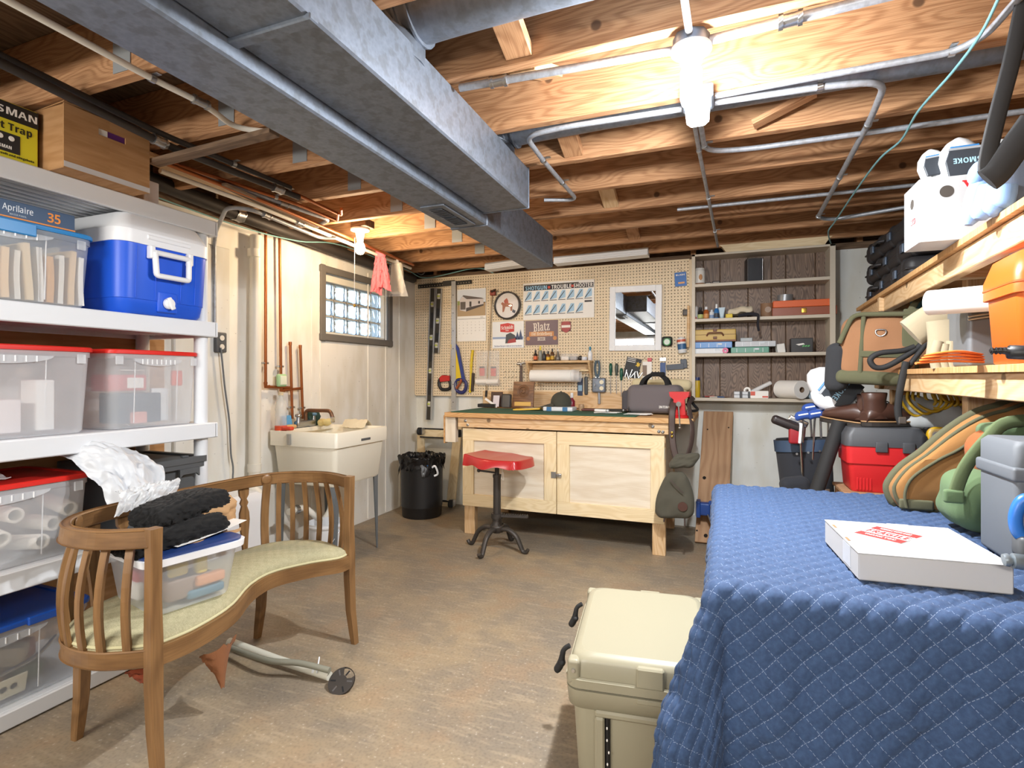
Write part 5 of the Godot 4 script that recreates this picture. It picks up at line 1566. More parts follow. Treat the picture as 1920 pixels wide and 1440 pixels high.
func plank_and_vise() -> void:
	var a := Vector3(-0.186, 0.000, -4.195)
	var b := Vector3(0.029, 0.000, -4.198)
	var tl := Vector3(-0.168, 0.941, -4.600)
	var trr := Vector3(0.113, 0.948, -4.600)
	var o := thing("wood_plank", "wide weathered plank leaning on the wall beside the workbench", "plank", Vector3((a.x + b.x) / 2, 0, a.z))
	var bot := Vector3((a.x + b.x) / 2, 0.006, (a.z + b.z) / 2)
	var top := Vector3((tl.x + trr.x) / 2, tl.y, -4.6)
	var up := (top - bot)
	var w := (b - a).length() * 1.02
	var bs := Basis(Vector3.RIGHT, up.normalized(), Vector3.RIGHT.cross(up.normalized()))
	wpart(o, "plank", sh((bot + top) / 2, bs).box(Vector3.ZERO, Vector3(w, up.length(), 0.038), 0.003), mats["board_wood"])
	for q in [[-0.08, 0.85, 0.006], [0.09, 0.87, 0.006], [-0.08, 0.47, 0.013], [0.06, 0.38, 0.009], [0.02, 0.36, 0.007], [-0.09, 0.22, 0.007], [-0.11, 0.08, 0.007], [0.04, 0.1, 0.012], [-0.04, 0.05, 0.014]]:
		wpart(o, "hole", sh((bot + top) / 2 + bs * Vector3(q[0] * 0.9, (q[1] - 0.5) * up.length(), 0.0185), bs * rot(90, 0, 0)).lathe([[q[2], 0], [q[2], 0.001]], 10), c("1c1613", 0.95))
	# blue clamp-on vise
	var vp := Vector3(-0.117, 0.259, -4.220)
	var v := thing("small_vise", "small blue bench vise clamped to the leaning plank", "vise", vp)
	var bl := mat("vise_blue", Color("24488f"), 0.4)
	wpart(v, "body", sh(vp).rbox(Vector3(0.0, 0, 0.03), Vector3(0.075, 0.09, 0.07), 0.012, 3), bl)
	wpart(v, "fixed_jaw", sh(vp).rbox(Vector3(-0.045, 0, 0.035), Vector3(0.03, 0.12, 0.09), 0.008, 2), bl)
	wpart(v, "jaw_plate", sh(vp).box(Vector3(-0.062, 0.0, 0.04), Vector3(0.008, 0.09, 0.07), 0.001), mats["steel"])
	wpart(v, "screw", sh(vp).tube([Vector3(0.03, 0, 0.04), Vector3(0.105, 0.005, 0.04)], 0.010, 10), mats["steel"])
	wpart(v, "screw_nut", sh(vp).tube([Vector3(0.075, 0.003, 0.04), Vector3(0.095, 0.004, 0.04)], 0.017, 8), bl)
	wpart(v, "handle_bar", sh(vp).tube([Vector3(0.02, -0.03, 0.075), Vector3(0.055, -0.12, 0.09)], 0.005, 8), mats["steel"])
	for e in [-1, 1]: wpart(v, "bolt_ear", sh(vp + Vector3(0.04, e * 0.052, 0.05), rot(90, 0, 0)).lathe([[0.016, 0, 1], [0.016, 0.015, 1], [0.006, 0.016]], 12), bl)
# ---------------------------------------------------------------- pegboard and everything on it
const PZ := -4.608       # face of the pegboard

# flat thing on the pegboard between two opposite corners
func flat(called: String, label: String, category: String, a: Vector3, b: Vector3, th: float, m: Material, piece := "sheet", tilt := 0.0) -> Node3D:
	var o := thing(called, label, category, Vector3((a.x + b.x) / 2, (a.y + b.y) / 2, PZ + 0.004), rot(0, 0, tilt))
	part(o, piece, bx(Vector3(absf(b.x - a.x), absf(b.y - a.y), th), Vector3(0, 0, th / 2), 0.0008), m)
	return o

func print_rect(o: Node3D, called: String, x: float, y: float, w: float, h: float, z: float, m: Material) -> MeshInstance3D:
	return part(o, called, bx(Vector3(w, h, 0.0006), Vector3(x, y, z), 0), m)

func print_poly(o: Node3D, called: String, pts: Array, z: float, m: Material) -> MeshInstance3D:
	return part(o, called, sh().prism(pts, z - 0.0003, z + 0.0003), m)

func hook(o: Node3D, at: Vector3) -> void:
	part(o, "peg_hook", sh().tube(bend([at + Vector3(0, 0.012, -0.012), at + Vector3(0, 0.012, 0.006), at + Vector3(0, -0.002, 0.02), at + Vector3(0, 0.008, 0.026)], 0.006, 3), 0.0018, 6), mats["steel"])

func screwdriver(label: String, at: Vector3, col: Material, ln: float, tilt := 0.0) -> void:
	var o := thing("screwdriver", label, "screwdriver", at, rot(0, 0, tilt))
	part(o, "handle", sh().lathe([[0.004, 0.0], [0.011, -0.004], [0.0145, -0.03], [0.013, -0.07], [0.0095, -0.085], [0.011, -0.098], [0.006, -0.105]].map(func(q): return [q[0], q[1]]), 8), col)
	part(o, "shank", sh().tube([Vector3(0, -0.1, 0), Vector3(0, -ln, 0)], 0.0035, 8), mats["steel"])
	hook(o, Vector3(0.014, -0.075, -0.01))

func pegboard_wall() -> void:
	var bx0 := LX + 0.012
	var bx1 := -0.246
	var by1 := 2.172
	var by0 := 1.047
	var pb := thing("pegboard", "large tan perforated pegboard covering the back wall above the workbench", "pegboard", Vector3((bx0 + bx1) / 2, by0, BZ))
	# every hole is open through the board
	var s := Shape.new()
	var g := 0.0254
	var nx := int((bx1 - bx0) / g)
	var ny := int((by1 - by0) / g)
	var gx := (bx1 - bx0) / nx
	var gy := (by1 - by0) / ny
	s.group = -1
	var ho := []
	var hi := []
	for k in 8:
		var a := TAU * k / 8.0
		var d := Vector2(cos(a), sin(a))
		var m := maxf(absf(d.x), absf(d.y))
		ho.append(Vector2(d.x / m * gx * 0.5, d.y / m * gy * 0.5))
		hi.append(d * 0.0047)
	for i in nx:
		for j in ny:
			var cc := Vector2(bx0 + (i + 0.5) * gx, by0 + (j + 0.5) * gy)
			for k in 8:
				var l := (k + 1) % 8
				var a: Vector2 = cc + ho[k]
				var b: Vector2 = cc + ho[l]
				var d: Vector2 = cc + hi[l]
				var e: Vector2 = cc + hi[k]
				s.quad(Vector3(a.x, a.y, PZ), Vector3(b.x, b.y, PZ), Vector3(d.x, d.y, PZ), Vector3(e.x, e.y, PZ))
				s.quad(Vector3(e.x, e.y, PZ), Vector3(d.x, d.y, PZ), Vector3(d.x, d.y, PZ - 0.003), Vector3(e.x, e.y, PZ - 0.003))
	wpart(pb, "perforated_board", s, mat("hardboard", Color("e2d0b2"), 0.6))
	var ed := Shape.new()
	ed.box(Vector3((bx0 + bx1) / 2, by0 - 0.004, PZ - 0.003), Vector3(bx1 - bx0, 0.008, 0.008), 0.001)
	ed.box(Vector3((bx0 + bx1) / 2, by1 + 0.004, PZ - 0.003), Vector3(bx1 - bx0, 0.008, 0.008), 0.001)
	ed.box(Vector3(bx0 - 0.004, (by0 + by1) / 2, PZ - 0.003), Vector3(0.008, by1 - by0, 0.008), 0.001)
	ed.box(Vector3(bx1 + 0.012, (by0 + by1) / 2, PZ), Vector3(0.02, by1 - by0, 0.02), 0.001)
	wpart(pb, "edge_strip", ed, mat("hardboard", Color("e2d0b2"), 0.6))
	for y in [by0 + 0.02, (by0 + by1) / 2, by1 - 0.02]:
		wpart(pb, "furring_strip", sh().box(Vector3((bx0 + bx1) / 2, y, BZ + 0.016), Vector3(bx1 - bx0 - 0.02, 0.03, 0.03), 0.001), mats["old_wood"])
	var steel: Material = mats["steel"]
	var al := mat("aluminium", Color("c3c4c4"), 0.4, 0.8)
	var dk := mat("dark_anodised", Color("4b4740"), 0.45, 0.5)
	# levels
	for q in [["long grey spirit level hung at the far corner of the pegboard", Vector3(-2.601, 2.075, -4.590), Vector3(-2.648, 0.807, -4.590), 0.062, 4], ["shorter black spirit level hung beside the long one", Vector3(-2.531, 2.070, -4.590), Vector3(-2.566, 1.451, -4.590), 0.066, 3]]:
		var a: Vector3 = q[1]
		var b: Vector3 = q[2]
		var ln := (a - b).length()
		var up := (a - b).normalized()
		var o := thing("spirit_level", q[0], "level", b, Basis(up.cross(Vector3.BACK).normalized(), up, Vector3.BACK))
		var w: float = q[3]
		part(o, "web", bx(Vector3(w * 0.7, ln, 0.008), Vector3(0, ln / 2, 0), 0.001), dk)
		for e in [-1, 1]: part(o, "flange", bx(Vector3(0.009, ln, 0.022), Vector3(e * w * 0.42, ln / 2, 0), 0.001), al)
		for k in q[4]:
			var y: float = ln * (0.12 + 0.76 * k / (q[4] - 1))
			var v := part(o, "vial_window", sh().rbox(Vector3(0, y, 0.004), Vector3(w * 0.5, 0.052, 0.012), 0.006, 2), c("cfccb9", 0.4))
			part(v, "vial", sh().tube([Vector3(-0.012, y, 0.012), Vector3(0.012, y, 0.012)], 0.006, 8), c("c9d64a", 0.2))
		for k in q[4] - 1:
			part(o, "hand_slot", bx(Vector3(w * 0.4, ln * 0.12, 0.001), Vector3(0, ln * (0.25 + 0.76 * k / (q[4] - 1)), 0.0046), 0), mats["black_plastic"])
	# straightedge standing on the bench
	var sa := Vector3(-2.371, 2.129, -4.570)
	var sb := Vector3(-2.371, 0.912, -4.570)
	var so := thing("straightedge", "tall aluminium straightedge with round holes, stood on the bench", "straightedge", Vector3(sb.x, sb.y, -4.575))
	part(so, "blade", bx(Vector3(0.047, sa.y - sb.y, 0.004), Vector3(0, (sa.y - sb.y) / 2, 0), 0.001), al)
	for k in 7: part(so, "hole", sh(Vector3(-0.004, 0.07 + k * (sa.y - sb.y) / 7.2, 0.0022), rot(90, 0, 0)).lathe([[0.005, 0], [0.005, 0.0006]], 10), mats["black_plastic"])
	for k in 40: part(so, "graduation", bx(Vector3(0.006 if k % 5 else 0.012, 0.0012, 0.0005), Vector3(-0.02, 0.03 + k * (sa.y - sb.y) / 41.0, 0.0022), 0), mats["black_plastic"])
	# black square across the top
	var ta := Vector3(-2.767, 2.116, -4.590)
	var tb := Vector3(-2.191, 2.100, -4.590)
	var to := thing("t_square", "black perforated drywall square hung level along the pegboard top", "square", (ta + tb) / 2, rot(0, 0, 1.2))
	var tl := (tb - ta).length()
	part(to, "crossbar", bx(Vector3(tl, 0.036, 0.012), Vector3.ZERO, 0.002), c("2b2a28", 0.45, 0.3))
	for k in 20: part(to, "hole", sh(Vector3(-tl / 2 + 0.02 + k * tl / 20.5, -0.004, 0.006), rot(90, 0, 0)).lathe([[0.006, 0], [0.006, 0.0008]], 8), c("8d826d", 0.6))
	part(to, "hub_plate", bx(Vector3(0.13, 0.05, 0.014), Vector3(0.05, 0.006, 0.002), 0.004), c("4c4a46", 0.4, 0.5))
	# calendar
	var ca := flat("wall_calendar", "wall calendar with a picture of a white shed with garage door", "calendar", Vector3(-2.347, 2.051, -4.600), Vector3(-2.048, 1.557, -4.600), 0.004, mats["paper"])
	var cw: float = -2.048 - -2.347
	var chh: float = 2.051 - 1.565
	var z := 0.0045
	print_rect(ca, "printed_sky", 0, chh * 0.36, cw * 0.98, chh * 0.26, z, c("dfe6ee", 0.8))
	print_rect(ca, "printed_ground", 0, chh * 0.11, cw * 0.98, chh * 0.26, z, c("b39a78", 0.8))
	print_rect(ca, "printed_hedge", -cw * 0.4, chh * 0.24, cw * 0.18, chh * 0.08, z + 0.0003, c("96a05e", 0.8))
	print_poly(ca, "printed_wall", [Vector2(-cw * 0.4, chh * 0.10), Vector2(-cw * 0.18, chh * 0.07), Vector2(cw * 0.42, chh * 0.17), Vector2(cw * 0.42, chh * 0.30), Vector2(-cw * 0.18, chh * 0.31), Vector2(-cw * 0.3, chh * 0.36), Vector2(-cw * 0.4, chh * 0.29)], z + 0.0008, c("d9d2d0", 0.8))
	print_poly(ca, "printed_wainscot", [Vector2(-cw * 0.18, chh * 0.07), Vector2(cw * 0.42, chh * 0.17), Vector2(cw * 0.42, chh * 0.20), Vector2(-cw * 0.18, chh * 0.14)], z + 0.0012, c("57504c", 0.8))
	print_poly(ca, "printed_roof", [Vector2(-cw * 0.44, chh * 0.28), Vector2(-cw * 0.3, chh * 0.37), Vector2(-cw * 0.16, chh * 0.31), Vector2(cw * 0.44, chh * 0.30), Vector2(cw * 0.36, chh * 0.32), Vector2(-cw * 0.28, chh * 0.39)], z + 0.0016, c("6d6460", 0.8))
	print_rect(ca, "printed_garage_door", -cw * 0.29, chh * 0.185, cw * 0.18, chh * 0.15, z + 0.0014, c("6b625c", 0.8))
	print_rect(ca, "printed_door", -cw * 0.03, chh * 0.21, cw * 0.07, chh * 0.10, z + 0.0014, c("4f4a48", 0.8))
	print_rect(ca, "printed_window", cw * 0.27, chh * 0.235, cw * 0.06, chh * 0.05, z + 0.0014, c("4f4a48", 0.8))
	print_rect(ca, "printed_rule", 0, -chh * 0.075, cw * 0.95, 0.003, z, c("3c3a38", 0.8))
	text(ca, "2016", 0.010, c("77726e", 0.8), Vector3(cw * 0.36, -chh * 0.05, z), Basis(), "Droid Serif", 400)
	for r in 5:
		for k in 7:
			if r == 4 and k > 3: continue
			text(ca, str(r * 7 + k + 1), 0.008, c("8a8580", 0.8), Vector3(-cw * 0.42 + k * cw * 0.14, -chh * (0.14 + 0.055 * r), z), Basis(), "Droid Sans", 400, 0.0, "date_numeral")
	# bar clamp
	var bc := thing("bar_clamp", "long bar clamp with a red jaw hung beside the calendar", "clamp", Vector3(-1.985, 1.943, -4.580))
	wpart(bc, "bar", sh().tube([Vector3(-1.982, 1.983, -4.585), Vector3(-2.036, 1.067, -4.585)], 0.006, 6), mat("bar_steel", Color("b8a486"), 0.45, 0.5))
	wpart(bc, "jaw", sh(Vector3(-1.969, 1.996, -4.580)).rbox(Vector3.ZERO, Vector3(0.055, 0.05, 0.025), 0.008, 2), c("8f3a2a", 0.5))
	wpart(bc, "screw_handle", sh().tube([Vector3(-1.977, 2.004, -4.560), Vector3(-1.930, 2.019, -4.550)], 0.010, 8), c("3b2a20", 0.5))
	wpart(bc, "end_grip", sh().tube([Vector3(-2.036, 1.096, -4.585), Vector3(-2.041, 1.037, -4.585)], 0.010, 10), mats["black_plastic"])
	# round thermometer
	var rc := thing("round_picture_clock", "round dark-framed dial with a small rider picture behind glass", "wall dial", Vector3(-1.829, 1.874, -4.600))
	rc.position.z = PZ + 0.002
	var R := 0.128
	part(rc, "frame", sh(Vector3.ZERO, rot(90, 0, 0)).lathe([[R - 0.016, 0.0, 1], [R, 0.0, 1], [R, 0.03], [R - 0.006, 0.036], [R - 0.014, 0.03, 1], [R - 0.014, 0.012]], 40, 1, false, false), c("2f2a29", 0.35))
	part(rc, "face", sh(Vector3.ZERO, rot(90, 0, 0)).lathe([[R - 0.01, 0.004, 1], [R - 0.01, 0.012, 1]], 40), c("e9e4e0", 0.6))
	print_poly(rc, "printed_horse", [Vector2(-0.05, -0.06), Vector2(-0.035, -0.055), Vector2(-0.02, -0.01), Vector2(0.025, -0.012), Vector2(0.03, -0.05), Vector2(0.045, -0.05), Vector2(0.05, 0.01), Vector2(0.02, 0.02), Vector2(-0.03, 0.02), Vector2(-0.05, 0.035), Vector2(-0.065, 0.02), Vector2(-0.05, 0.0)], 0.0125, c("a9694a", 0.7))
	print_poly(rc, "printed_rider", [Vector2(-0.03, 0.02), Vector2(0.01, 0.02), Vector2(0.005, 0.05), Vector2(-0.008, 0.068), Vector2(-0.02, 0.06), Vector2(-0.035, 0.045)], 0.0128, c("b9583f", 0.7))
	print_poly(rc, "printed_bag", [Vector2(0.05, -0.035), Vector2(0.08, -0.05), Vector2(0.07, -0.075), Vector2(0.045, -0.06)], 0.0128, c("3c4454", 0.7))
	part(rc, "glass_cover", sh(Vector3.ZERO, rot(90, 0, 0)).lathe([[R - 0.014, 0.026], [R * 0.6, 0.031], [0.002, 0.033]], 32, 1, false, true), clear("dial_glass", Color(1, 1, 1), 0.05, 0.02))
	# tin signs
	var s1 := flat("tin_sign", "white tin sign with a red label over a winter scene", "sign", Vector3(-1.983, 1.729, -4.600), Vector3(-1.673, 1.485, -4.600), 0.003, c("e3e6e8", 0.35), "panel")
	var w1: float = -1.673 - -1.983
	var h1: float = 1.723 - 1.489
	print_rect(s1, "printed_snow", 0, -h1 * 0.32, w1 * 0.97, h1 * 0.32, 0.0034, c("f0f3f6", 0.4))
	print_rect(s1, "printed_hills", 0, -h1 * 0.12, w1 * 0.97, h1 * 0.08, 0.0034, c("8fa3c4", 0.4))
	for q in [[0.30, 0.12, 0.10], [0.40, 0.2, 0.12], [0.22, -0.02, 0.08]]:
		print_poly(s1, "printed_pine", [Vector2(w1 * (q[0] - 0.07), -h1 * 0.2), Vector2(w1 * (q[0] + 0.07), -h1 * 0.2), Vector2(w1 * q[0], h1 * q[1])], 0.0038, c("23406e", 0.4))
	print_poly(s1, "printed_rider", [Vector2(-w1 * 0.08, -h1 * 0.34), Vector2(w1 * 0.24, -h1 * 0.28), Vector2(w1 * 0.22, -h1 * 0.02), Vector2(w1 * 0.08, h1 * 0.08), Vector2(-w1 * 0.06, 0)], 0.0042, c("37404a", 0.4))
	print_poly(s1, "printed_legs", [Vector2(-w1 * 0.02, -h1 * 0.34), Vector2(w1 * 0.26, -h1 * 0.30), Vector2(w1 * 0.24, -h1 * 0.14), Vector2(w1 * 0.02, -h1 * 0.2)], 0.0045, c("a5343a", 0.4))
	print_poly(s1, "printed_label", [Vector2(-w1 * 0.24, h1 * 0.12), Vector2(0, h1 * 0.09), Vector2(w1 * 0.2, h1 * 0.12), Vector2(w1 * 0.2, h1 * 0.40), Vector2(0, h1 * 0.46), Vector2(-w1 * 0.24, h1 * 0.42)], 0.0046, c("c8262c", 0.4))
	text(s1, "Schmidt", 0.032, mats["paper"], Vector3(-w1 * 0.02, h1 * 0.28, 0.0052), rot(0, 0, 3), "Droid Serif", 700, w1 * 0.38)
	text(s1, "BEER", 0.010, mats["paper"], Vector3(-w1 * 0.02, h1 * 0.165, 0.0052), Basis(), "Droid Sans", 700)
	text(s1, "The Brew that grew with the Great Northwest", 0.012, c("2a4a86", 0.4), Vector3(0, -h1 * 0.44, 0.0042), Basis(), "Droid Serif", 700, w1 * 0.88)
	var s2 := flat("tin_sign", "purple-brown tin sign with large cream script lettering", "sign", Vector3(-1.658, 1.726, -4.600), Vector3(-1.353, 1.507, -4.600), 0.003, c("6f5a62", 0.4), "panel")
	var w2: float = -1.353 - -1.658
	var h2: float = 1.721 - 1.511
	print_rect(s2, "printed_band", 0, -h2 * 0.05, w2 * 0.76, h2 * 0.2, 0.0034, c("c98a55", 0.5))
	text(s2, "Blatz", 0.075, c("e8ddd0", 0.5), Vector3(0, h2 * 0.24, 0.0036), rot(0, 0, 4), "Droid Serif", 700, w2 * 0.5)
	text(s2, "Old Heidelberg", 0.03, c("efe3cf", 0.5), Vector3(0, -h2 * 0.05, 0.0042), Basis(), "Droid Serif", 700, w2 * 0.64)
	text(s2, "BEER", 0.03, c("e8ddd0", 0.5), Vector3(0, -h2 * 0.27, 0.0036), Basis(), "Droid Serif", 700, w2 * 0.24)
	for e in [-1, 1]: part(s2, "printed_seal", sh(Vector3(e * w2 * 0.41, -h2 * 0.24, 0.0032), rot(90, 0, 0)).lathe([[0.018, 0], [0.018, 0.0006]], 16), c("c98a55", 0.5))
	var s3 := flat("small_sign", "small shield-shaped red and white tin sign", "sign", Vector3(-1.323, 1.709, -4.600), Vector3(-1.236, 1.622, -4.600), 0.001, c("6a3a38", 0.4), "backing")
	var sp := []
	for k in 16:
		var a := TAU * k / 16.0
		sp.append(Vector2(cos(a) * 0.046, sin(a) * 0.05 * (1.0 + 0.12 * sin(a * 3))))
	part(s3, "shield", sh().prism(sp, 0.0, 0.004), c("a03a3c", 0.4))
	print_rect(s3, "printed_band", 0, 0.0, 0.08, 0.022, 0.0046, c("e9e2da", 0.5))
	# shotgun chart
	var po := flat("shooting_chart", "white printed chart headed SHOTGUN TROUBLE SHOOTER with blue diagrams", "poster", Vector3(-1.679, 2.065, -4.600), Vector3(-1.028, 1.735, -4.600), 0.002, mats["paper"])
	var pw: float = -1.028 - -1.679
	var ph: float = 2.065 - 1.761
	print_rect(po, "printed_header", 0, ph * 0.39, pw * 0.98, ph * 0.14, 0.0024, c("35343a", 0.8))
	print_rect(po, "printed_strip", -pw * 0.1, ph * 0.475, pw * 0.78, ph * 0.035, 0.0024, c("6a6660", 0.8))
	text(po, "SHOTGUN", 0.036, c("a7d3ec", 0.7), Vector3(-pw * 0.31, ph * 0.39, 0.003), Basis(), "Droid Sans", 700, pw * 0.31)
	text(po, "TROUBLE", 0.036, mats["paper"], Vector3(pw * 0.05, ph * 0.39, 0.003), Basis(), "Droid Sans", 700, pw * 0.28)
	text(po, "SHOOTER", 0.036, mats["paper"], Vector3(pw * 0.35, ph * 0.39, 0.003), Basis(), "Droid Sans", 700, pw * 0.26)
	for x in [-0.125, 0.205]: print_rect(po, "printed_badge", pw * x, ph * 0.39, pw * 0.035, ph * 0.07, 0.0028, c("c9584a", 0.8))
	for r in 2:
		for k in 8:
			if r == 1 and k == 7: continue
			var x0 := -pw * 0.48 + k * pw * 0.121
			var y0 := ph * (0.02 - 0.40 * r)
			var cw2 := pw * 0.103
			var ch2 := ph * 0.27
			print_poly(po, "printed_sky", [Vector2(x0, y0), Vector2(x0 + cw2, y0 + ch2 * 0.2), Vector2(x0 + cw2, y0 + ch2), Vector2(x0 + cw2 * 0.55, y0 + ch2)], 0.0024, c("a9cbe4", 0.8))
			print_poly(po, "printed_gun", [Vector2(x0 + cw2 * 0.05, y0 + ch2 * 0.1), Vector2(x0 + cw2 * 0.16, y0 + ch2 * 0.06), Vector2(x0 + cw2 * 0.9, y0 + ch2 * 0.86), Vector2(x0 + cw2 * 0.84, y0 + ch2 * 0.9)], 0.003, c("4c4a4c", 0.8))
			print_rect(po, "printed_caption", x0 + cw2 * 0.5, y0 - ch2 * 0.03, cw2, ph * 0.018, 0.0026, c("4c4a4c", 0.8))
	print_rect(po, "printed_gun", pw * 0.42, -ph * 0.07, pw * 0.1, ph * 0.05, 0.0026, c("4c4a4c", 0.8))
	# mirror
	var ma := Vector3(-0.894, 1.984, -4.600)
	var mb := Vector3(-0.463, 1.440, -4.600)
	var mi := thing("mirror", "white framed rectangular mirror hung on the pegboard", "mirror", Vector3((ma.x + mb.x) / 2, (ma.y + mb.y) / 2, PZ + 0.003), rot(0, 0, -0.6))
	var mw := mb.x - ma.x
	var mh := ma.y - mb.y
	for e in [-1, 1]:
		part(mi, "frame_stile", bx(Vector3(0.05, mh, 0.022), Vector3(e * (mw / 2 - 0.025), 0, 0.011), 0.003), mats["white_plastic"])
		part(mi, "frame_rail", bx(Vector3(mw - 0.1, 0.05, 0.022), Vector3(0, e * (mh / 2 - 0.025), 0.011), 0.003), mats["white_plastic"])
	part(mi, "mirror_glass", bx(Vector3(mw - 0.09, mh - 0.09, 0.003), Vector3(0, 0, 0.008), 0), mat("mirror_silver", Color("eef1f2"), 0.01, 1.0))
	# small hung things
	var bcd := flat("blue_card", "blue blister card hung high near the bookcase", "card", Vector3(-0.361, 2.074, -4.600), Vector3(-0.270, 1.960, -4.600), 0.004, c("1f63b0", 0.4), "card", 3)
	text(bcd, "BLADE", 0.014, mats["paper"], Vector3(0, 0.035, 0.0045), Basis(), "Droid Sans", 700, 0.07)
	print_rect(bcd, "printed_tool", 0.005, -0.03, 0.05, 0.014, 0.0045, c("e0a060", 0.5))
	hook(bcd, Vector3(0, 0.07, 0.0))
	var tm := thing("tape_measure", "black and green tape measure hung beside the mirror", "tape measure", Vector3(-0.419, 1.512, -4.580))
	part(tm, "case", sh().rbox(Vector3.ZERO, Vector3(0.085, 0.08, 0.04), 0.02, 4), c("24302a", 0.5))
	part(tm, "green_ring", sh(Vector3(0, -0.006, 0.018), rot(90, 0, 0)).lathe([[0.03, 0, 1], [0.03, 0.006]], 20), c("3f9a4e", 0.5))
	part(tm, "label", sh(Vector3(0, -0.006, 0.019), rot(90, 0, 0)).lathe([[0.023, 0, 1], [0.023, 0.007]], 20), c("d8e4d8", 0.5))
	var cn := thing("spray_can", "small white and blue printed can hung by the bookcase edge", "can", Vector3(-0.298, 1.414, -4.580), rot(0, 0, 6))
	part(cn, "can", sh().lathe([[0.03, 0.0], [0.034, 0.006, 1], [0.034, 0.115, 1], [0.024, 0.125], [0.012, 0.132]], 20), c("dfe3e6", 0.4))
	part(cn, "blue_band", sh().lathe([[0.0345, 0.03], [0.0345, 0.075]], 20, 1, false, false), c("2f5f8f", 0.4))
	part(cn, "red_band", sh().lathe([[0.0346, 0.09], [0.0346, 0.11]], 20, 1, false, false), c("c05a40", 0.4))
	var hx := thing("long_tool", "long tan wooden handle with a dark head beside the bookcase", "hand tool", Vector3(-0.256, 1.464, -4.560))
	wpart(hx, "handle", sh().tube([Vector3(-0.256, 1.460, -4.560), Vector3(-0.251, 1.635, -4.560), Vector3(-0.251, 1.794, -4.560)], [0.011, 0.013, 0.010], 10), mats["pine"])
	wpart(hx, "head", sh(Vector3(-0.272, 1.740, -4.565)).rbox(Vector3.ZERO, Vector3(0.05, 0.05, 0.02), 0.006, 2), mats["cast_iron"])
	var br := flat("corner_bracket", "grey steel bracket hung low near the bookcase", "bracket", Vector3(-0.425, 1.325, -4.600), Vector3(-0.291, 1.281, -4.600), 0.02, c("454a52", 0.45, 0.3), "arm", 4)
	part(br, "plate", bx(Vector3(0.05, 0.075, 0.012), Vector3(0.07, 0.02, 0.01), 0.003), c("454a52", 0.45, 0.3))
	var bs := flat("paint_scraper", "blue scraper with a steel blade hung on a hook", "scraper", Vector3(-0.476, 1.339, -4.600), Vector3(-0.433, 1.224, -4.600), 0.012, c("2f4f86", 0.45), "handle")
	part(bs, "blade", bx(Vector3(0.05, 0.03, 0.004), Vector3(0, 0.085, 0.006), 0.002), steel)
	hook(bs, Vector3(0, 0.1, 0))
	var wcd := flat("white_card", "white picture card with a pink clip hung on a hook", "card", Vector3(-0.618, 1.349, -4.600), Vector3(-0.544, 1.198, -4.600), 0.003, mats["paper"])
	print_rect(wcd, "printed_picture", -0.02, 0.0, 0.035, 0.09, 0.0034, c("8a7a6e", 0.7))
	part(wcd, "pink_clip", sh().rbox(Vector3(0.02, 0.09, 0.006), Vector3(0.035, 0.03, 0.01), 0.004, 2), c("d0555f", 0.4))
	hook(wcd, Vector3(-0.02, 0.1, 0))
	var bk := flat("black_pouch", "tilted black card with a yellow deer-head mark and metal keys", "pouch", Vector3(-0.764, 1.382, -4.600), Vector3(-0.640, 1.216, -4.600), 0.012, c("1d1d1f", 0.5), "card", -13)
	print_poly(bk, "yellow_mark", [Vector2(0.02, 0.02), Vector2(0.032, 0.035), Vector2(0.024, 0.05), Vector2(0.034, 0.047), Vector2(0.04, 0.06), Vector2(0.045, 0.045), Vector2(0.06, 0.052), Vector2(0.052, 0.036), Vector2(0.062, 0.024), Vector2(0.05, 0.026), Vector2(0.044, 0.012), Vector2(0.036, 0.022)], 0.0126, c("e0b92e", 0.5))
	for k in 3: print_rect(bk, "printed_line", -0.02, 0.075 - k * 0.014, 0.07, 0.005, 0.0126, mats["paper"])
	for k in 7:
		part(bk, "key", sh(Vector3(-0.04 + k * 0.02, -0.06 - 0.015 * sin(k * 2.0), 0.02), rot(0, 0, 30 * sin(k * 1.7))).box(Vector3.ZERO, Vector3(0.008, 0.07, 0.003), 0.001), steel)
	# screwdrivers
	screwdriver("green-handled screwdriver hung first in the row", Vector3(-0.882, 1.338, -4.585), c("1f5a48", 0.35), 0.26)
	screwdriver("grey-handled screwdriver hung second in the row", Vector3(-0.833, 1.337, -4.585), c("4d5650", 0.35), 0.26)
	screwdriver("shorter green screwdriver hung third, beside the black card", Vector3(-0.792, 1.296, -4.585), c("1f5a48", 0.35), 0.24)
	# shears, outlet, knives
	var sr := thing("tin_snips", "blue-grey handled shears hung point down over the outlet", "shears", Vector3(-0.997, 1.362, -4.585))
	for e in [-1, 1]: part(sr, "handle", sh().tube(curve([Vector3(0.01 * e, 0.0, 0.004 * e), Vector3(0.02 * e, -0.06, 0.004 * e), Vector3(0.012 * e, -0.12, 0.004 * e), Vector3(0, -0.15, 0.004 * e)], 4), 0.009, 8), c("4f6472", 0.4))
	part(sr, "blades", sh().prism([Vector2(-0.02, -0.14), Vector2(0.02, -0.14), Vector2(0.012, -0.2), Vector2(0.0, -0.22), Vector2(-0.014, -0.2)], -0.004, 0.004), steel)
	var ot := thing("outlet_box", "square steel outlet box with switch and sockets over the bench", "outlet", Vector3(-0.980, 1.151, -4.590))
	part(ot, "box", sh().rbox(Vector3(0, 0, 0.015), Vector3(0.115, 0.125, 0.045), 0.012, 3), mats["zinc"])
	for e in [-1, 1]: part(ot, "socket", sh(Vector3(0.026, e * 0.026, 0.038), rot(90, 0, 0)).lathe([[0.018, 0, 1], [0.018, 0.004]], 14), c("e8dfc4", 0.4))
	part(ot, "switch_lever", bx(Vector3(0.008, 0.022, 0.018), Vector3(-0.028, 0.004, 0.044), 0.002), mats["steel"])
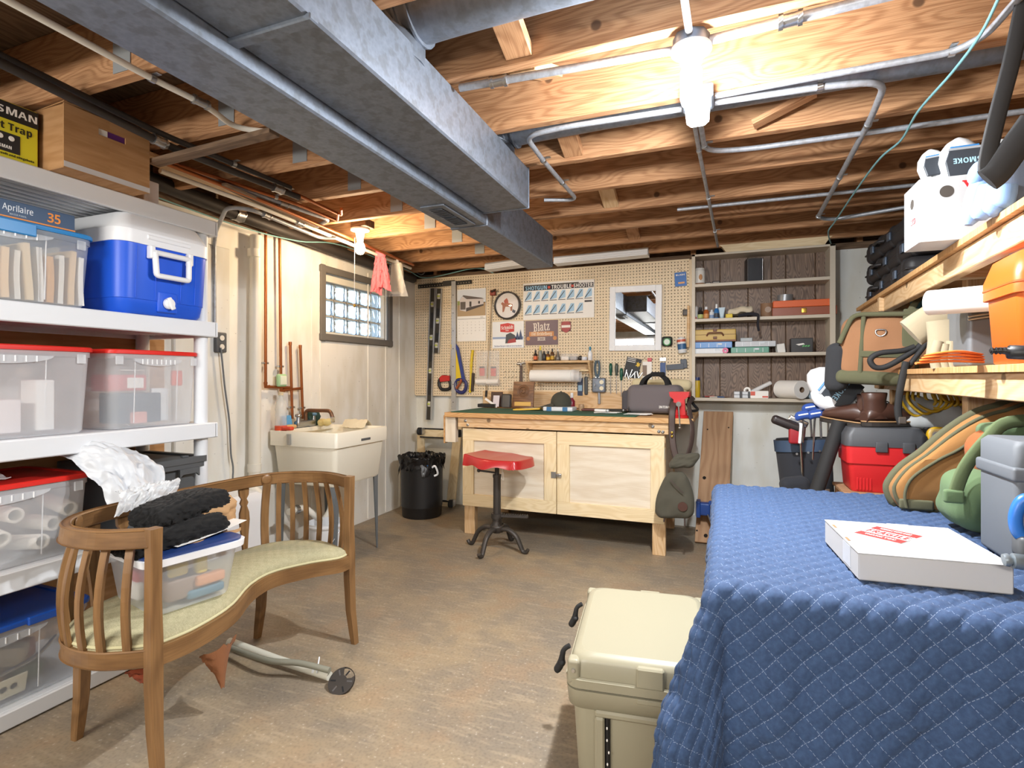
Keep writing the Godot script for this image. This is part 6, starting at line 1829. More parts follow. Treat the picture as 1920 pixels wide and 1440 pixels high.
	part(ot, "conduit_stub", sh().tube([Vector3(0, -0.06, 0.01), Vector3(0, -0.16, 0.01)], 0.011, 10), mats["conduit"])
	var kn := flat("blade_packet", "dark blue blade packet hung low beside a utility knife", "packet", Vector3(-1.174, 1.211, -4.600), Vector3(-1.127, 1.058, -4.600), 0.01, c("24324e", 0.4), "card")
	print_rect(kn, "printed_panel", 0, -0.01, 0.035, 0.05, 0.0104, c("8fb0c8", 0.5))
	hook(kn, Vector3(0, 0.09, 0))
	var uk := thing("utility_knife", "grey utility knife hung beside the blue packet", "knife", Vector3(-1.096, 1.225, -4.590))
	part(uk, "handle", sh().rbox(Vector3(0, -0.08, 0), Vector3(0.03, 0.16, 0.022), 0.01, 3), c("4a4d4f", 0.4))
	hook(uk, Vector3(0, 0.01, -0.01))
	# saws and brush
	var sw := thing("hand_saw", "hand saw in a yellow and blue sheath hung behind the straightedge", "saw", Vector3(-2.292, 1.079, -4.590), rot(0, 0, 8))
	part(sw, "sheath", sh().prism([Vector2(-0.055, 0.09), Vector2(0.02, 0.11), Vector2(-0.005, 0.47), Vector2(-0.05, 0.46)], 0, 0.012, 0.002), c("e0c22a", 0.45))
	part(sw, "blue_spine", sh().prism([Vector2(0.02, 0.10), Vector2(0.055, 0.10), Vector2(0.03, 0.42), Vector2(0.0, 0.47)], 0, 0.014, 0.002), c("2f3f86", 0.45))
	part(sw, "handle", sh().tube(curve([Vector3(-0.05, 0.10, 0.006), Vector3(-0.055, 0.03, 0.006), Vector3(0.0, -0.005, 0.006), Vector3(0.045, 0.02, 0.006), Vector3(0.055, 0.09, 0.006), Vector3(0.0, 0.12, 0.006)], 5, true), 0.017, 10, 0.7, Vector3.BACK, true), c("2a2f66", 0.4))
	part(sw, "grip_pad", sh().tube(curve([Vector3(-0.045, 0.04, 0.012), Vector3(0.0, 0.085, 0.012), Vector3(0.02, 0.12, 0.012)], 5), 0.014, 8), c("9a5230", 0.4))
	var s5 := thing("hand_saw", "hand saw with a red and black grip hung left of the straightedge", "saw", Vector3(-2.473, 1.113, -4.590))
	part(s5, "grip", sh().tube(curve([Vector3(-0.06, 0.03, 0), Vector3(-0.03, -0.01, 0), Vector3(0.045, -0.005, 0), Vector3(0.06, 0.04, 0), Vector3(0.03, 0.10, 0), Vector3(-0.02, 0.11, 0), Vector3(-0.055, 0.08, 0)], 5, true), 0.016, 10, 0.8, Vector3.BACK, true), mats["black_plastic"])
	part(s5, "red_top", sh().prism([Vector2(-0.05, 0.10), Vector2(-0.02, 0.125), Vector2(0.06, 0.12), Vector2(0.06, 0.07), Vector2(-0.04, 0.06)], 0.006, 0.024, 0.004), c("c22a26", 0.4))
	part(s5, "blade", sh().prism([Vector2(0.05, 0.06), Vector2(0.10, 0.06), Vector2(0.12, 0.55), Vector2(0.075, 0.55)], 0, 0.002), steel)
	var yb := thing("wire_brush", "yellow-handled wire brush hung beside the saws", "brush", Vector3(-2.208, 1.075, -4.590), rot(0, 0, -4))
	var hp := []
	var hr := []
	for k in 18:
		hp.append(Vector3(0.004 * sin(k * 0.4), k * 0.0235, 0.0))
		hr.append(0.011 + (0.003 if k > 9 and k % 2 else 0.0))
	part(yb, "handle", sh().tube(hp, hr, 10), c("dfc21f", 0.4))
	part(yb, "bristles", sh().box(Vector3(0.022, 0.1, 0), Vector3(0.025, 0.17, 0.02), 0.002), c("4a4038", 0.9))
	# hammer
	var hm := thing("claw_hammer", "steel claw hammer hung head up beside the little shelf", "hammer", Vector3(-1.694, 1.177, -4.585))
	part(hm, "handle", sh().tube([Vector3(0, -0.03, 0), Vector3(0, 0.06, 0), Vector3(0, 0.15, 0)], [0.014, 0.012, 0.009], 10), c("5b4a42", 0.5))
	part(hm, "shank", sh().tube([Vector3(0, 0.06, 0), Vector3(0, 0.165, 0)], 0.009, 10), steel)
	part(hm, "head", sh().tube([Vector3(-0.035, 0.165, 0), Vector3(-0.02, 0.165, 0), Vector3(0.0, 0.165, 0), Vector3(0.03, 0.172, 0), Vector3(0.055, 0.168, 0)], [0.014, 0.014, 0.011, 0.008, 0.003], 10), steel)
	# hanging bags of fittings
	for q in [["clear bag with a red label hung in front of the clamp bar", Vector3(-2.081, 1.464, -4.600), -1], ["second clear bag with a red label, nearer the hammer", Vector3(-1.967, 1.462, -4.600), 1]]:
		var pbg := thing("parts_bag", q[0], "bag", q[1])
		var nn := noise(60 + q[2], 6.0, 2)
		part(pbg, "bag_film", sh().sheet(func(u: float, v: float): return Vector3((u - 0.5) * 0.12, -v * 0.32, 0.014 + 0.014 * sin(u * PI) + 0.008 * nn.get_noise_2d(u, v * 2)), 12, 16, 0.001), mats["clear_bag"])
		part(pbg, "red_label", bx(Vector3(0.052, 0.085, 0.001), Vector3(0.0, -0.19, 0.012), 0), c("d2432f", 0.5))
		part(pbg, "black_header", bx(Vector3(0.052, 0.016, 0.0012), Vector3(0.0, -0.153, 0.0125), 0), c("2c2624", 0.5))
		part(pbg, "white_contents", sh().tube([Vector3(-0.058, -0.285, 0.018), Vector3(0.058, -0.285, 0.018)], 0.026, 12), c("eee9e2", 0.6))
		hook(pbg, Vector3(0, 0, 0))
	for k in 12:
		if k == 0:
			var hk := thing("wire_hook", "bare wire hook, first of the upper row beside the hammer", "hook", Vector3(-1.850, 1.264, -4.600), Basis(), "bare wire hooks")
			hook(hk, Vector3(0, 0, -0.004))
		else:
			copy(get_node("wire_hook"), "bare wire hook, %s of the %s row beside the hammer" % [NTH[k % 6], "upper" if k < 6 else "lower"], Vector3(-1.850 + 0.036 * (k % 6), 1.264 - 0.05 * int(k / 6), -4.600), Basis(), "bare wire hooks")
	peg_shelf()
	# white lamp trough above the pegboard, in two pieces
	var l1 := thing("lamp_trough", "white ribbed light trough above the pegboard, left of the duct end", "light fitting", Vector3(-1.790, 2.213, -4.450), rot(0, 0, 3))
	var l2 := thing("lamp_trough", "long white ribbed light trough above the pegboard, right of the duct", "light fitting", Vector3(-0.941, 2.216, -4.450), rot(0, 0, 1))
	for q in [[l1, 0.36], [l2, 0.78]]:
		part(q[0], "trough", sh(Vector3(-q[1] / 2, 0, 0), rot(0, 90, 0)).prism([Vector2(-0.06, -0.03), Vector2(0.06, -0.03), Vector2(0.05, 0.02), Vector2(0.03, 0.035), Vector2(-0.03, 0.035), Vector2(-0.05, 0.02)], 0, q[1]), mats["white_plastic"])
		for k in 3: part(q[0], "rib", sh().box(Vector3(0, -0.022 + k * 0.018, 0.06 - k * 0.004), Vector3(q[1], 0.005, 0.006), 0.002), mats["white_plastic"])
	var hg := thing("lamp_chain", "thin wire hanger holding the trough to the joist", "wire", Vector3(-1.409, 2.309, -4.450))
	wpart(hg, "wire", sh().tube([Vector3(-1.913, 2.210, -4.460), Vector3(-1.912, 2.317, -4.470)], 0.002, 6), steel)
	var cw3 := thing("wall_cable", "grey cable sagging between hooks above the pegboard corner", "cable", Vector3(-2.387, 2.196, -4.600))
	wpart(cw3, "cable", sh().tube(curve([Vector3(-2.888, 2.309, -4.600), Vector3(-2.737, 2.220, -4.600), Vector3(-2.677, 2.293, -4.600), Vector3(-2.642, 2.404, -4.600)], 5), 0.005, 8), c("8c8f92", 0.5))

func bottle(label: String, at: Vector3, prof: Array, m: Material, cap: Material, cap_r: float, cap_h: float, band = null, group := "") -> Node3D:
	var o := thing("small_bottle", label, "bottle", at, Basis(), group)
	part(o, "bottle", sh().lathe(prof, 16), m)
	var top: float = prof[-1][1]
	part(o, "cap", sh(Vector3(0, top - 0.002, 0)).lathe([[cap_r, 0, 1], [cap_r * 0.9, cap_h, 1]], 12), cap)
	if band != null:
		var r: float = prof[1][0] + 0.0006
		part(o, "label_band", sh().lathe([[r, top * 0.15], [r, top * 0.55]], 16, 1, false, false), band)
	return o

func peg_shelf() -> void:
	var a := Vector3(-1.607, 1.361, -4.500)
	var b := Vector3(-1.033, 1.369, -4.500)
	var y := a.y
	var o := thing("peg_shelf", "little pine shelf with angled ends holding bottles and a towel roll", "shelf", Vector3((a.x + b.x) / 2, y, -4.53))
	var L := b.x - a.x
	part(o, "shelf_board", bx(Vector3(L, 0.018, 0.15), Vector3(0, -0.009, 0), 0.002), mats["pine"])
	part(o, "back_rail", bx(Vector3(L - 0.03, 0.06, 0.012), Vector3(0, -0.06, -0.065), 0.002), mats["pine"])
	part(o, "towel_rod", sh().tube([Vector3(-L / 2 + 0.01, -0.085, 0.0), Vector3(L / 2 - 0.01, -0.085, 0.0)], 0.009, 10), mats["new_pine"])
	for e in [-1, 1]: part(o, "end_bracket", sh(Vector3(e * (L / 2 - 0.012), 0, 0), rot(0, 90, 0)).prism([Vector2(-0.07, -0.018), Vector2(0.07, -0.018), Vector2(0.07, -0.15), Vector2(0.02, -0.15)], -0.009, 0.009, 0.001), mats["pine"])
	var tw := thing("paper_towel", "white paper towel roll hanging under the little pine shelf", "paper towel", Vector3((a.x + b.x) / 2 - 0.05, y - 0.13, -4.50), rot(0, 0, 90))
	part(tw, "roll", sh().lathe([[0.016, -0.2, 1], [0.05, -0.2], [0.053, -0.196, 1], [0.053, 0.196], [0.05, 0.2, 1], [0.016, 0.2, 1], [0.016, -0.2]], 28, 1, false, false), mats["paper"])
	part(tw, "wrapper_end", sh().lathe([[0.054, -0.245], [0.0545, -0.2], [0.0545, -0.17]], 24, 1, false, false), mats["cling"])
	var gp := "bottles on the little pine shelf"
	var x := a.x + 0.07
	var z := -4.53
	bottle("dark dropper bottle with a red label at the end of the little shelf", Vector3(x, y, z), [[0.015, 0.0], [0.018, 0.004], [0.018, 0.055], [0.008, 0.07], [0.008, 0.08]], c("2a1e18", 0.3), mats["black_plastic"], 0.009, 0.02, c("d0683a", 0.5), gp)
	bottle("grey bottle with a yellow spout on the little shelf", Vector3(x + 0.045, y, z), [[0.014, 0.0], [0.017, 0.004], [0.017, 0.08], [0.010, 0.095]], c("8f8f86", 0.4), c("dfc82a", 0.4), 0.008, 0.04, null, gp)
	bottle("short black bottle third on the little shelf", Vector3(x + 0.083, y, z + 0.01), [[0.013, 0.0], [0.015, 0.004], [0.015, 0.06], [0.008, 0.07]], c("2a2c33", 0.35), mats["black_plastic"], 0.008, 0.02, null, gp)
	bottle("yellow-labelled amber bottle on the little shelf", Vector3(x + 0.12, y, z + 0.01), [[0.015, 0.0], [0.018, 0.004], [0.018, 0.05], [0.008, 0.062]], c("6b4320", 0.3), mats["black_plastic"], 0.008, 0.025, c("d9ac2c", 0.5), gp)
	bottle("tall brown dropper bottle on the little shelf", Vector3(x + 0.155, y, z), [[0.014, 0.0], [0.016, 0.004], [0.016, 0.07], [0.008, 0.08]], c("5a3b20", 0.3), c("3a3836", 0.4), 0.007, 0.03, c("c9a03c", 0.5), gp)
	bottle("grey oil can with a tapering spout on the little shelf", Vector3(x + 0.205, y, z), [[0.02, 0.0], [0.024, 0.004], [0.022, 0.03], [0.012, 0.05], [0.006, 0.085]], c("77736d", 0.4, 0.5), mats["steel"], 0.004, 0.02, null, gp)
	for q in [[0.275, "white box in a clear bag on the little shelf", "e4ded6", 0.07], [0.35, "grey fittings in a clear bag on the little shelf", "a7a4a4", 0.06]]:
		var pk := thing("parts_bag", q[1], "bag", Vector3(x + q[0], y, z))
		part(pk, "contents", sh().rbox(Vector3(0, 0.02, 0), Vector3(q[3], 0.035, 0.06), 0.008, 2), c(q[2], 0.6))
		part(pk, "bag_film", sh().rbox(Vector3(0, 0.032, 0), Vector3(q[3] + 0.02, 0.062, 0.075), 0.02, 3), mats["clear_bag"])
	var kb := thing("rubber_ball", "small black rubber ball on the little shelf", "ball", Vector3(x + 0.405, y, z))
	part(kb, "ball", sh().ball(Vector3(0, 0.022, 0), Vector3(0.02, 0.022, 0.02)), c("3a3636", 0.4))
	var tp := thing("tape_roll", "small white and blue roll of tape on the little shelf", "tape", Vector3(x + 0.445, y, z + 0.02))
	part(tp, "roll", sh().lathe([[0.014, 0.0], [0.024, 0.0, 1], [0.024, 0.03, 1], [0.014, 0.03]], 18), c("dfe6f0", 0.4))
	bottle("white glue bottle with a blue tip at the near end of the little shelf", Vector3(x + 0.49, y, z), [[0.016, 0.0], [0.02, 0.004], [0.02, 0.06], [0.01, 0.085]], mats["white_plastic"], c("2f86a8", 0.4), 0.009, 0.035, null, gp)
# ---------------------------------------------------------------- things on the bench
func bench_things() -> void:
	var y := 0.9525
	var pl := thing("wooden_plaque", "walnut plaque with a carved round medallion and brass plate", "plaque", Vector3(-1.602, y, -4.38), rot(-9, 0, 0))
	part(pl, "board", sh().rbox(Vector3(0, 0.115, 0), Vector3(0.19, 0.23, 0.02), 0.004, 2), mats["walnut"])
	for q in [[0.058, 0.014], [0.046, 0.018], [0.034, 0.014], [0.02, 0.02]]:
		part(pl, "medallion_ring", sh(Vector3(0, 0.145, 0.0), rot(90, 0, 0)).lathe([[q[0] - 0.01, q[1] - 0.004], [q[0] - 0.004, q[1] + 0.004], [q[0], q[1] - 0.008]], 28, 1, false, true), mats["walnut"])
	part(pl, "brass_plate", bx(Vector3(0.15, 0.035, 0.002), Vector3(0, 0.035, 0.011), 0.0005), mat("plate_gold", Color("cdaa62"), 0.4, 0.5))
	var pd := thing("pencil_tray", "black tray with white cards leaning beside the plaque", "tray", Vector3(-1.928, y, -4.42))
	part(pd, "tray", bx(Vector3(0.16, 0.03, 0.1), Vector3(-0.02, 0.015, 0), 0.003), mats["black_plastic"])
	part(pd, "card", sh(Vector3(0.02, 0.04, 0.02), rot(-10, 20, -35)).box(Vector3.ZERO, Vector3(0.13, 0.02, 0.004), 0.001), mats["paper"])
	part(pd, "card", sh(Vector3(0.06, 0.055, 0.0), rot(-12, 0, 0)).box(Vector3.ZERO, Vector3(0.06, 0.10, 0.004), 0.001), c("d9d2da", 0.7))
	part(pd, "frame", sh(Vector3(0.05, 0.07, -0.035), rot(-8, 0, 0)).box(Vector3.ZERO, Vector3(0.11, 0.13, 0.012), 0.002), c("4a3228", 0.5))
	var gc := thing("grey_case", "small dark grey case stood beside the plaque", "case", Vector3(-1.745, y, -4.36), rot(-6, 0, 0))
	part(gc, "case", sh().rbox(Vector3(0, 0.06, 0), Vector3(0.08, 0.12, 0.045), 0.012, 3), c("57534f", 0.5))
	part(gc, "zip", sh().tube(bend([Vector3(-0.038, 0.01, 0.02), Vector3(-0.038, 0.115, 0.02), Vector3(0.038, 0.115, 0.02), Vector3(0.038, 0.01, 0.02)], 0.015), 0.004, 6), mats["black_plastic"])
	var yb := thing("yellow_booklet", "yellow printed booklet lying on the green mat", "booklet", Vector3(-1.473, y, -4.15), rot(0, 8, 3))
	part(yb, "cover", bx(Vector3(0.22, 0.012, 0.14), Vector3(0, 0.008, 0), 0.002), c("dcb23c", 0.5))
	part(yb, "printed_panel", bx(Vector3(0.12, 0.0125, 0.09), Vector3(0.02, 0.0082, 0), 0), c("e8dfc2", 0.6))
	var sc := thing("parts_case", "white and blue plastic parts case under the cap", "case", Vector3(-1.203, y, -4.15))
	part(sc, "case", sh().rbox(Vector3(0, 0.016, 0), Vector3(0.24, 0.032, 0.14), 0.006, 2), c("d9dde2", 0.35))
	for e in [-0.07, 0.06]: part(sc, "blue_latch", bx(Vector3(0.04, 0.033, 0.005), Vector3(e, 0.016, 0.07), 0.001), c("3a6f9c", 0.4))
	var cp := thing("baseball_cap", "dark olive baseball cap resting on the parts case", "cap", Vector3(-1.229, y + 0.034, -4.2), rot(0, 25, 0))
	var cc := cloth("45443a")
	part(cp, "crown", sh().ball(Vector3(0.02, 0.03, 0), Vector3(0.085, 0.085, 0.095), 18, 10), cc)
	part(cp, "bill", sh().sheet(func(u: float, v: float): return Vector3(-0.05 - 0.10 * v * cos((u - 0.5) * 2.4), 0.022 - 0.03 * v - 0.02 * pow(absf(u - 0.5) * 2.0, 2.0), (u - 0.5) * 0.17), 14, 8, 0.004), cc)
	part(cp, "button", sh().ball(Vector3(0.02, 0.116, 0), Vector3(0.008, 0.005, 0.008), 8, 6), cc)
	var rb := bottle("red liquid bottle with a white pump cap behind the cap", Vector3(-1.151, y, -4.32), [[0.024, 0.0], [0.027, 0.006], [0.027, 0.07], [0.012, 0.09], [0.011, 0.1]], c("8f2436", 0.3), mats["white_plastic"], 0.013, 0.04)
	for q in [["brown-handled folding knife on the green mat", -0.938, -4.05, "5a2a22", 0.13, 10.0], ["black and white marker lying on the mat", -0.842, -4.02, "e8e8e8", 0.12, -20.0], ["thin black knife sheath lying across the papers", -0.765, -4.08, "24221f", 0.2, -8.0], ["dark wooden carving tool on the papers", -0.681, -4.1, "4a3426", 0.14, 14.0]]:
		var k := thing("bench_tool", q[0], "tool", Vector3(q[1], y, q[2]), rot(0, q[5], 0))
		part(k, "handle", sh().rbox(Vector3(0, 0.018, 0), Vector3(q[4], 0.018, 0.026), 0.008, 3), c(q[3], 0.45))
		part(k, "collar", sh().rbox(Vector3(q[4] * 0.4, 0.018, 0), Vector3(0.014, 0.02, 0.028), 0.006, 2), mats["steel"])
	for q in [[-0.822, -4.06, 12.0], [-0.570, -3.96, -6.0]]:
		var pp := thing("paper_stack", "loose white papers lying on the mat %s" % ("under the knives" if q[2] > 0 else "beside the grey bag"), "papers", Vector3(q[0], y, q[1]), rot(0, q[2], 0))
		for k in 3: part(pp, "sheet", sh(Vector3(0.01 * k, 0.001 + 0.002 * k, 0), rot(0, 9 * k, 0)).box(Vector3.ZERO, Vector3(0.17, 0.0015, 0.13), 0), mats["paper"])
	var wd := thing("watch_stand", "small tan cylinder stood on the mat by the bottle", "jar", Vector3(-1.046, y, -4.22))
	part(wd, "jar", sh().lathe([[0.022, 0, 1], [0.024, 0.035], [0.02, 0.05]], 16), c("a98a6a", 0.5))
	# grey tool bag
	var bg := thing("tool_bag", "grey zippered tool bag with black handles at the bench end", "bag", Vector3(-0.464, y, -4.16), rot(0, -4, 0))
	var gr := cloth("6b6466")
	var bw := 0.40
	part(bg, "body", sh().rbox(Vector3(0, 0.105, 0), Vector3(bw, 0.21, 0.22), 0.05, 5, 6, func(p: Vector3): return Vector3(p.x * (1.0 - 0.12 * (p.y + 0.1)), p.y, p.z * (1.0 - 0.5 * maxf(0, p.y)))), gr)
	part(bg, "end_pocket", sh().rbox(Vector3(-bw / 2 - 0.01, 0.085, 0), Vector3(0.06, 0.16, 0.16), 0.025, 3), cloth("4c484b"))
	part(bg, "piping", sh().tube(bend([Vector3(-bw * 0.44, 0.012, 0.1), Vector3(-bw * 0.42, 0.18, 0.09), Vector3(bw * 0.42, 0.18, 0.09), Vector3(bw * 0.44, 0.012, 0.1)], 0.04), 0.005, 6), mats["black_plastic"])
	for e in [-1, 1]: part(bg, "handle", sh().tube(curve([Vector3(-0.10, 0.16, e * 0.085), Vector3(-0.085, 0.24, e * 0.05), Vector3(-0.03, 0.285, e * 0.02), Vector3(0.03, 0.285, e * 0.02), Vector3(0.085, 0.24, e * 0.05), Vector3(0.10, 0.16, e * 0.085)], 5), 0.017, 8, 0.3), cloth("1d1c1d"))
	part(bg, "handle_wrap", sh().rbox(Vector3(0.02, 0.288, 0.02), Vector3(0.1, 0.034, 0.06), 0.012, 3), cloth("1d1c1d"))
	text(bg, "INTIMCZO", 0.018, mats["paper"], Vector3(0.10, 0.05, 0.112), Basis(), "Droid Sans", 700, 0.11)
	var ct := thing("rolled_towel", "cream towel rolled behind the grey tool bag", "towel", Vector3(-0.447, y, -4.40))
	part(ct, "roll", sh().rbox(Vector3(0, 0.21, 0), Vector3(0.46, 0.085, 0.09), 0.04, 5, 6, func(p: Vector3): return p + Vector3(0, 0.006 * sin(p.x * 25.0), 0)), cloth("d9cba4"))
	part(ct, "folded_stack", sh().rbox(Vector3(0, 0.085, 0), Vector3(0.4, 0.168, 0.09), 0.03, 4), cloth("cfc19c"))
	# red vise and hanging sling bag
	var vp := Vector3(-0.269, 0.945, -3.83)
	var vs := thing("red_vise", "red bench vise bolted to the workbench corner", "vise", vp)
	var rd := mat("vise_red", Color("bf1f22"), 0.35)
	part(vs, "base", sh().lathe([[0.065, 0.0, 1], [0.065, 0.012], [0.045, 0.025], [0.04, 0.05]], 20), rd)
	part(vs, "body", sh().prism([Vector2(-0.065, 0.175), Vector2(0.065, 0.175), Vector2(0.06, 0.145), Vector2(0.036, 0.125), Vector2(0.04, 0.02), Vector2(-0.04, 0.02), Vector2(-0.036, 0.125), Vector2(-0.06, 0.145)], -0.03, 0.05, 0.005), rd)
	part(vs, "jaw_block", sh().rbox(Vector3(0.0, 0.155, -0.09), Vector3(0.13, 0.04, 0.05), 0.006, 2), rd)
	part(vs, "slide", sh().box(Vector3(0, 0.09, -0.08), Vector3(0.05, 0.05, 0.13), 0.003), mats["cast_iron"])
	var sc2 := part(vs, "lead_screw", sh().tube([Vector3(0, 0.095, 0.04), Vector3(0, 0.095, 0.095)], 0.017, 14), mats["chrome"])
	part(sc2, "screw_bar", sh().tube([Vector3(0.0, 0.105, 0.085), Vector3(0.008, -0.055, 0.09)], 0.006, 8), mats["chrome"])
	part(sc2, "bar_ball", sh().ball(Vector3(0.008, -0.06, 0.09), Vector3.ONE * 0.011, 10, 6), mats["chrome"])
	part(vs, "swivel_bolt", sh().tube([Vector3(0.055, 0.02, 0.03), Vector3(0.055, 0.06, 0.03)], 0.008, 8), mats["chrome"])
	var hb := thing("sling_bag", "olive waxed canvas sling bag hanging from the bench by a leather strap", "bag", Vector3(-0.272, 0.444, -3.680))
	var ol := cloth("4d4a3f")
	var lt := mat("strap_leather", Color("4a3b36"), 0.6)
	wpart(hb, "strap", sh().tube(curve([Vector3(-0.188, 1.078, -4.000), Vector3(-0.209, 1.039, -3.850), Vector3(-0.181, 0.897, -3.710), Vector3(-0.187, 0.793, -3.700), Vector3(-0.207, 0.716, -3.700)], 5), 0.019, 8, 0.18, Vector3.BACK), lt)
	wpart(hb, "strap", sh().tube(curve([Vector3(-0.296, 1.080, -3.900), Vector3(-0.306, 1.015, -3.720), Vector3(-0.308, 0.876, -3.700), Vector3(-0.300, 0.772, -3.690), Vector3(-0.280, 0.686, -3.690)], 5), 0.021, 8, 0.18, Vector3.BACK), lt)
	for v in [Vector3(-0.306, 0.857, -3.680), Vector3(-0.306, 0.832, -3.680)]: wpart(hb, "rivet", sh(v).ball(Vector3.ZERO, Vector3(0.009, 0.009, 0.006), 10, 6), mats["brass"])
	var hn := noise(88, 8.0, 2)
	wpart(hb, "pouch", sh(Vector3(-0.286, 0.450, -3.680), rot(0, 0, 4)).rbox(Vector3.ZERO, Vector3(0.22, 0.30, 0.10), 0.048, 5, 8, func(p: Vector3):
		var k := clampf((0.15 - p.y) / 0.3, 0.0, 1.0)
		return Vector3(p.x * (0.5 + 0.62 * sin(minf(k * 1.25, 1.0) * 1.7)) + 0.035 * (0.5 - k), p.y, p.z * (0.55 + 0.5 * k) + 0.012 * hn.get_noise_2d(p.x, p.y))), ol)
	wpart(hb, "flap", sh(Vector3(-0.229, 0.678, -3.670), rot(0, 0, -12)).rbox(Vector3.ZERO, Vector3(0.15, 0.11, 0.07), 0.03, 4, 6, func(p: Vector3): return p + Vector3(0.02 * p.y / 0.05, 0.015 * sin(p.x * 30), 0.01 * hn.get_noise_2d(p.x * 2, p.y * 2))), ol)
	wpart(hb, "seam", sh().tube(curve([Vector3(-0.311, 0.555, -3.625), Vector3(-0.275, 0.518, -3.620), Vector3(-0.232, 0.477, -3.620)], 5), 0.003, 6), lt)
	wpart(hb, "leather_patch", sh(Vector3(-0.236, 0.389, -3.628), rot(90, 0, 0)).lathe([[0.03, -0.004, 1], [0.03, 0.004]], 18), mat("patch_leather", Color("4a2c22"), 0.6))
	wpart(hb, "dangling_strap", sh().tube([Vector3(-0.225, 0.355, -3.660), Vector3(-0.225, 0.259, -3.660)], 0.006, 6), lt)
	wpart(hb, "dangling_strap", sh().tube([Vector3(-0.338, 0.391, -3.660), Vector3(-0.355, 0.274, -3.660)], 0.014, 6, 0.4), lt)
	var cd := thing("vise_cord", "black coiled cord draped over the vise", "cord", Vector3(vp.x + 0.07, 0.95, -3.95))
	wpart(cd, "cord", sh().tube(curve([Vector3(-0.224, 1.089, -4.000), Vector3(-0.188, 1.029, -4.000), Vector3(-0.158, 0.995, -3.950), Vector3(-0.198, 0.990, -3.900), Vector3(-0.227, 1.036, -3.920)], 5), 0.010, 8), mats["black_plastic"])

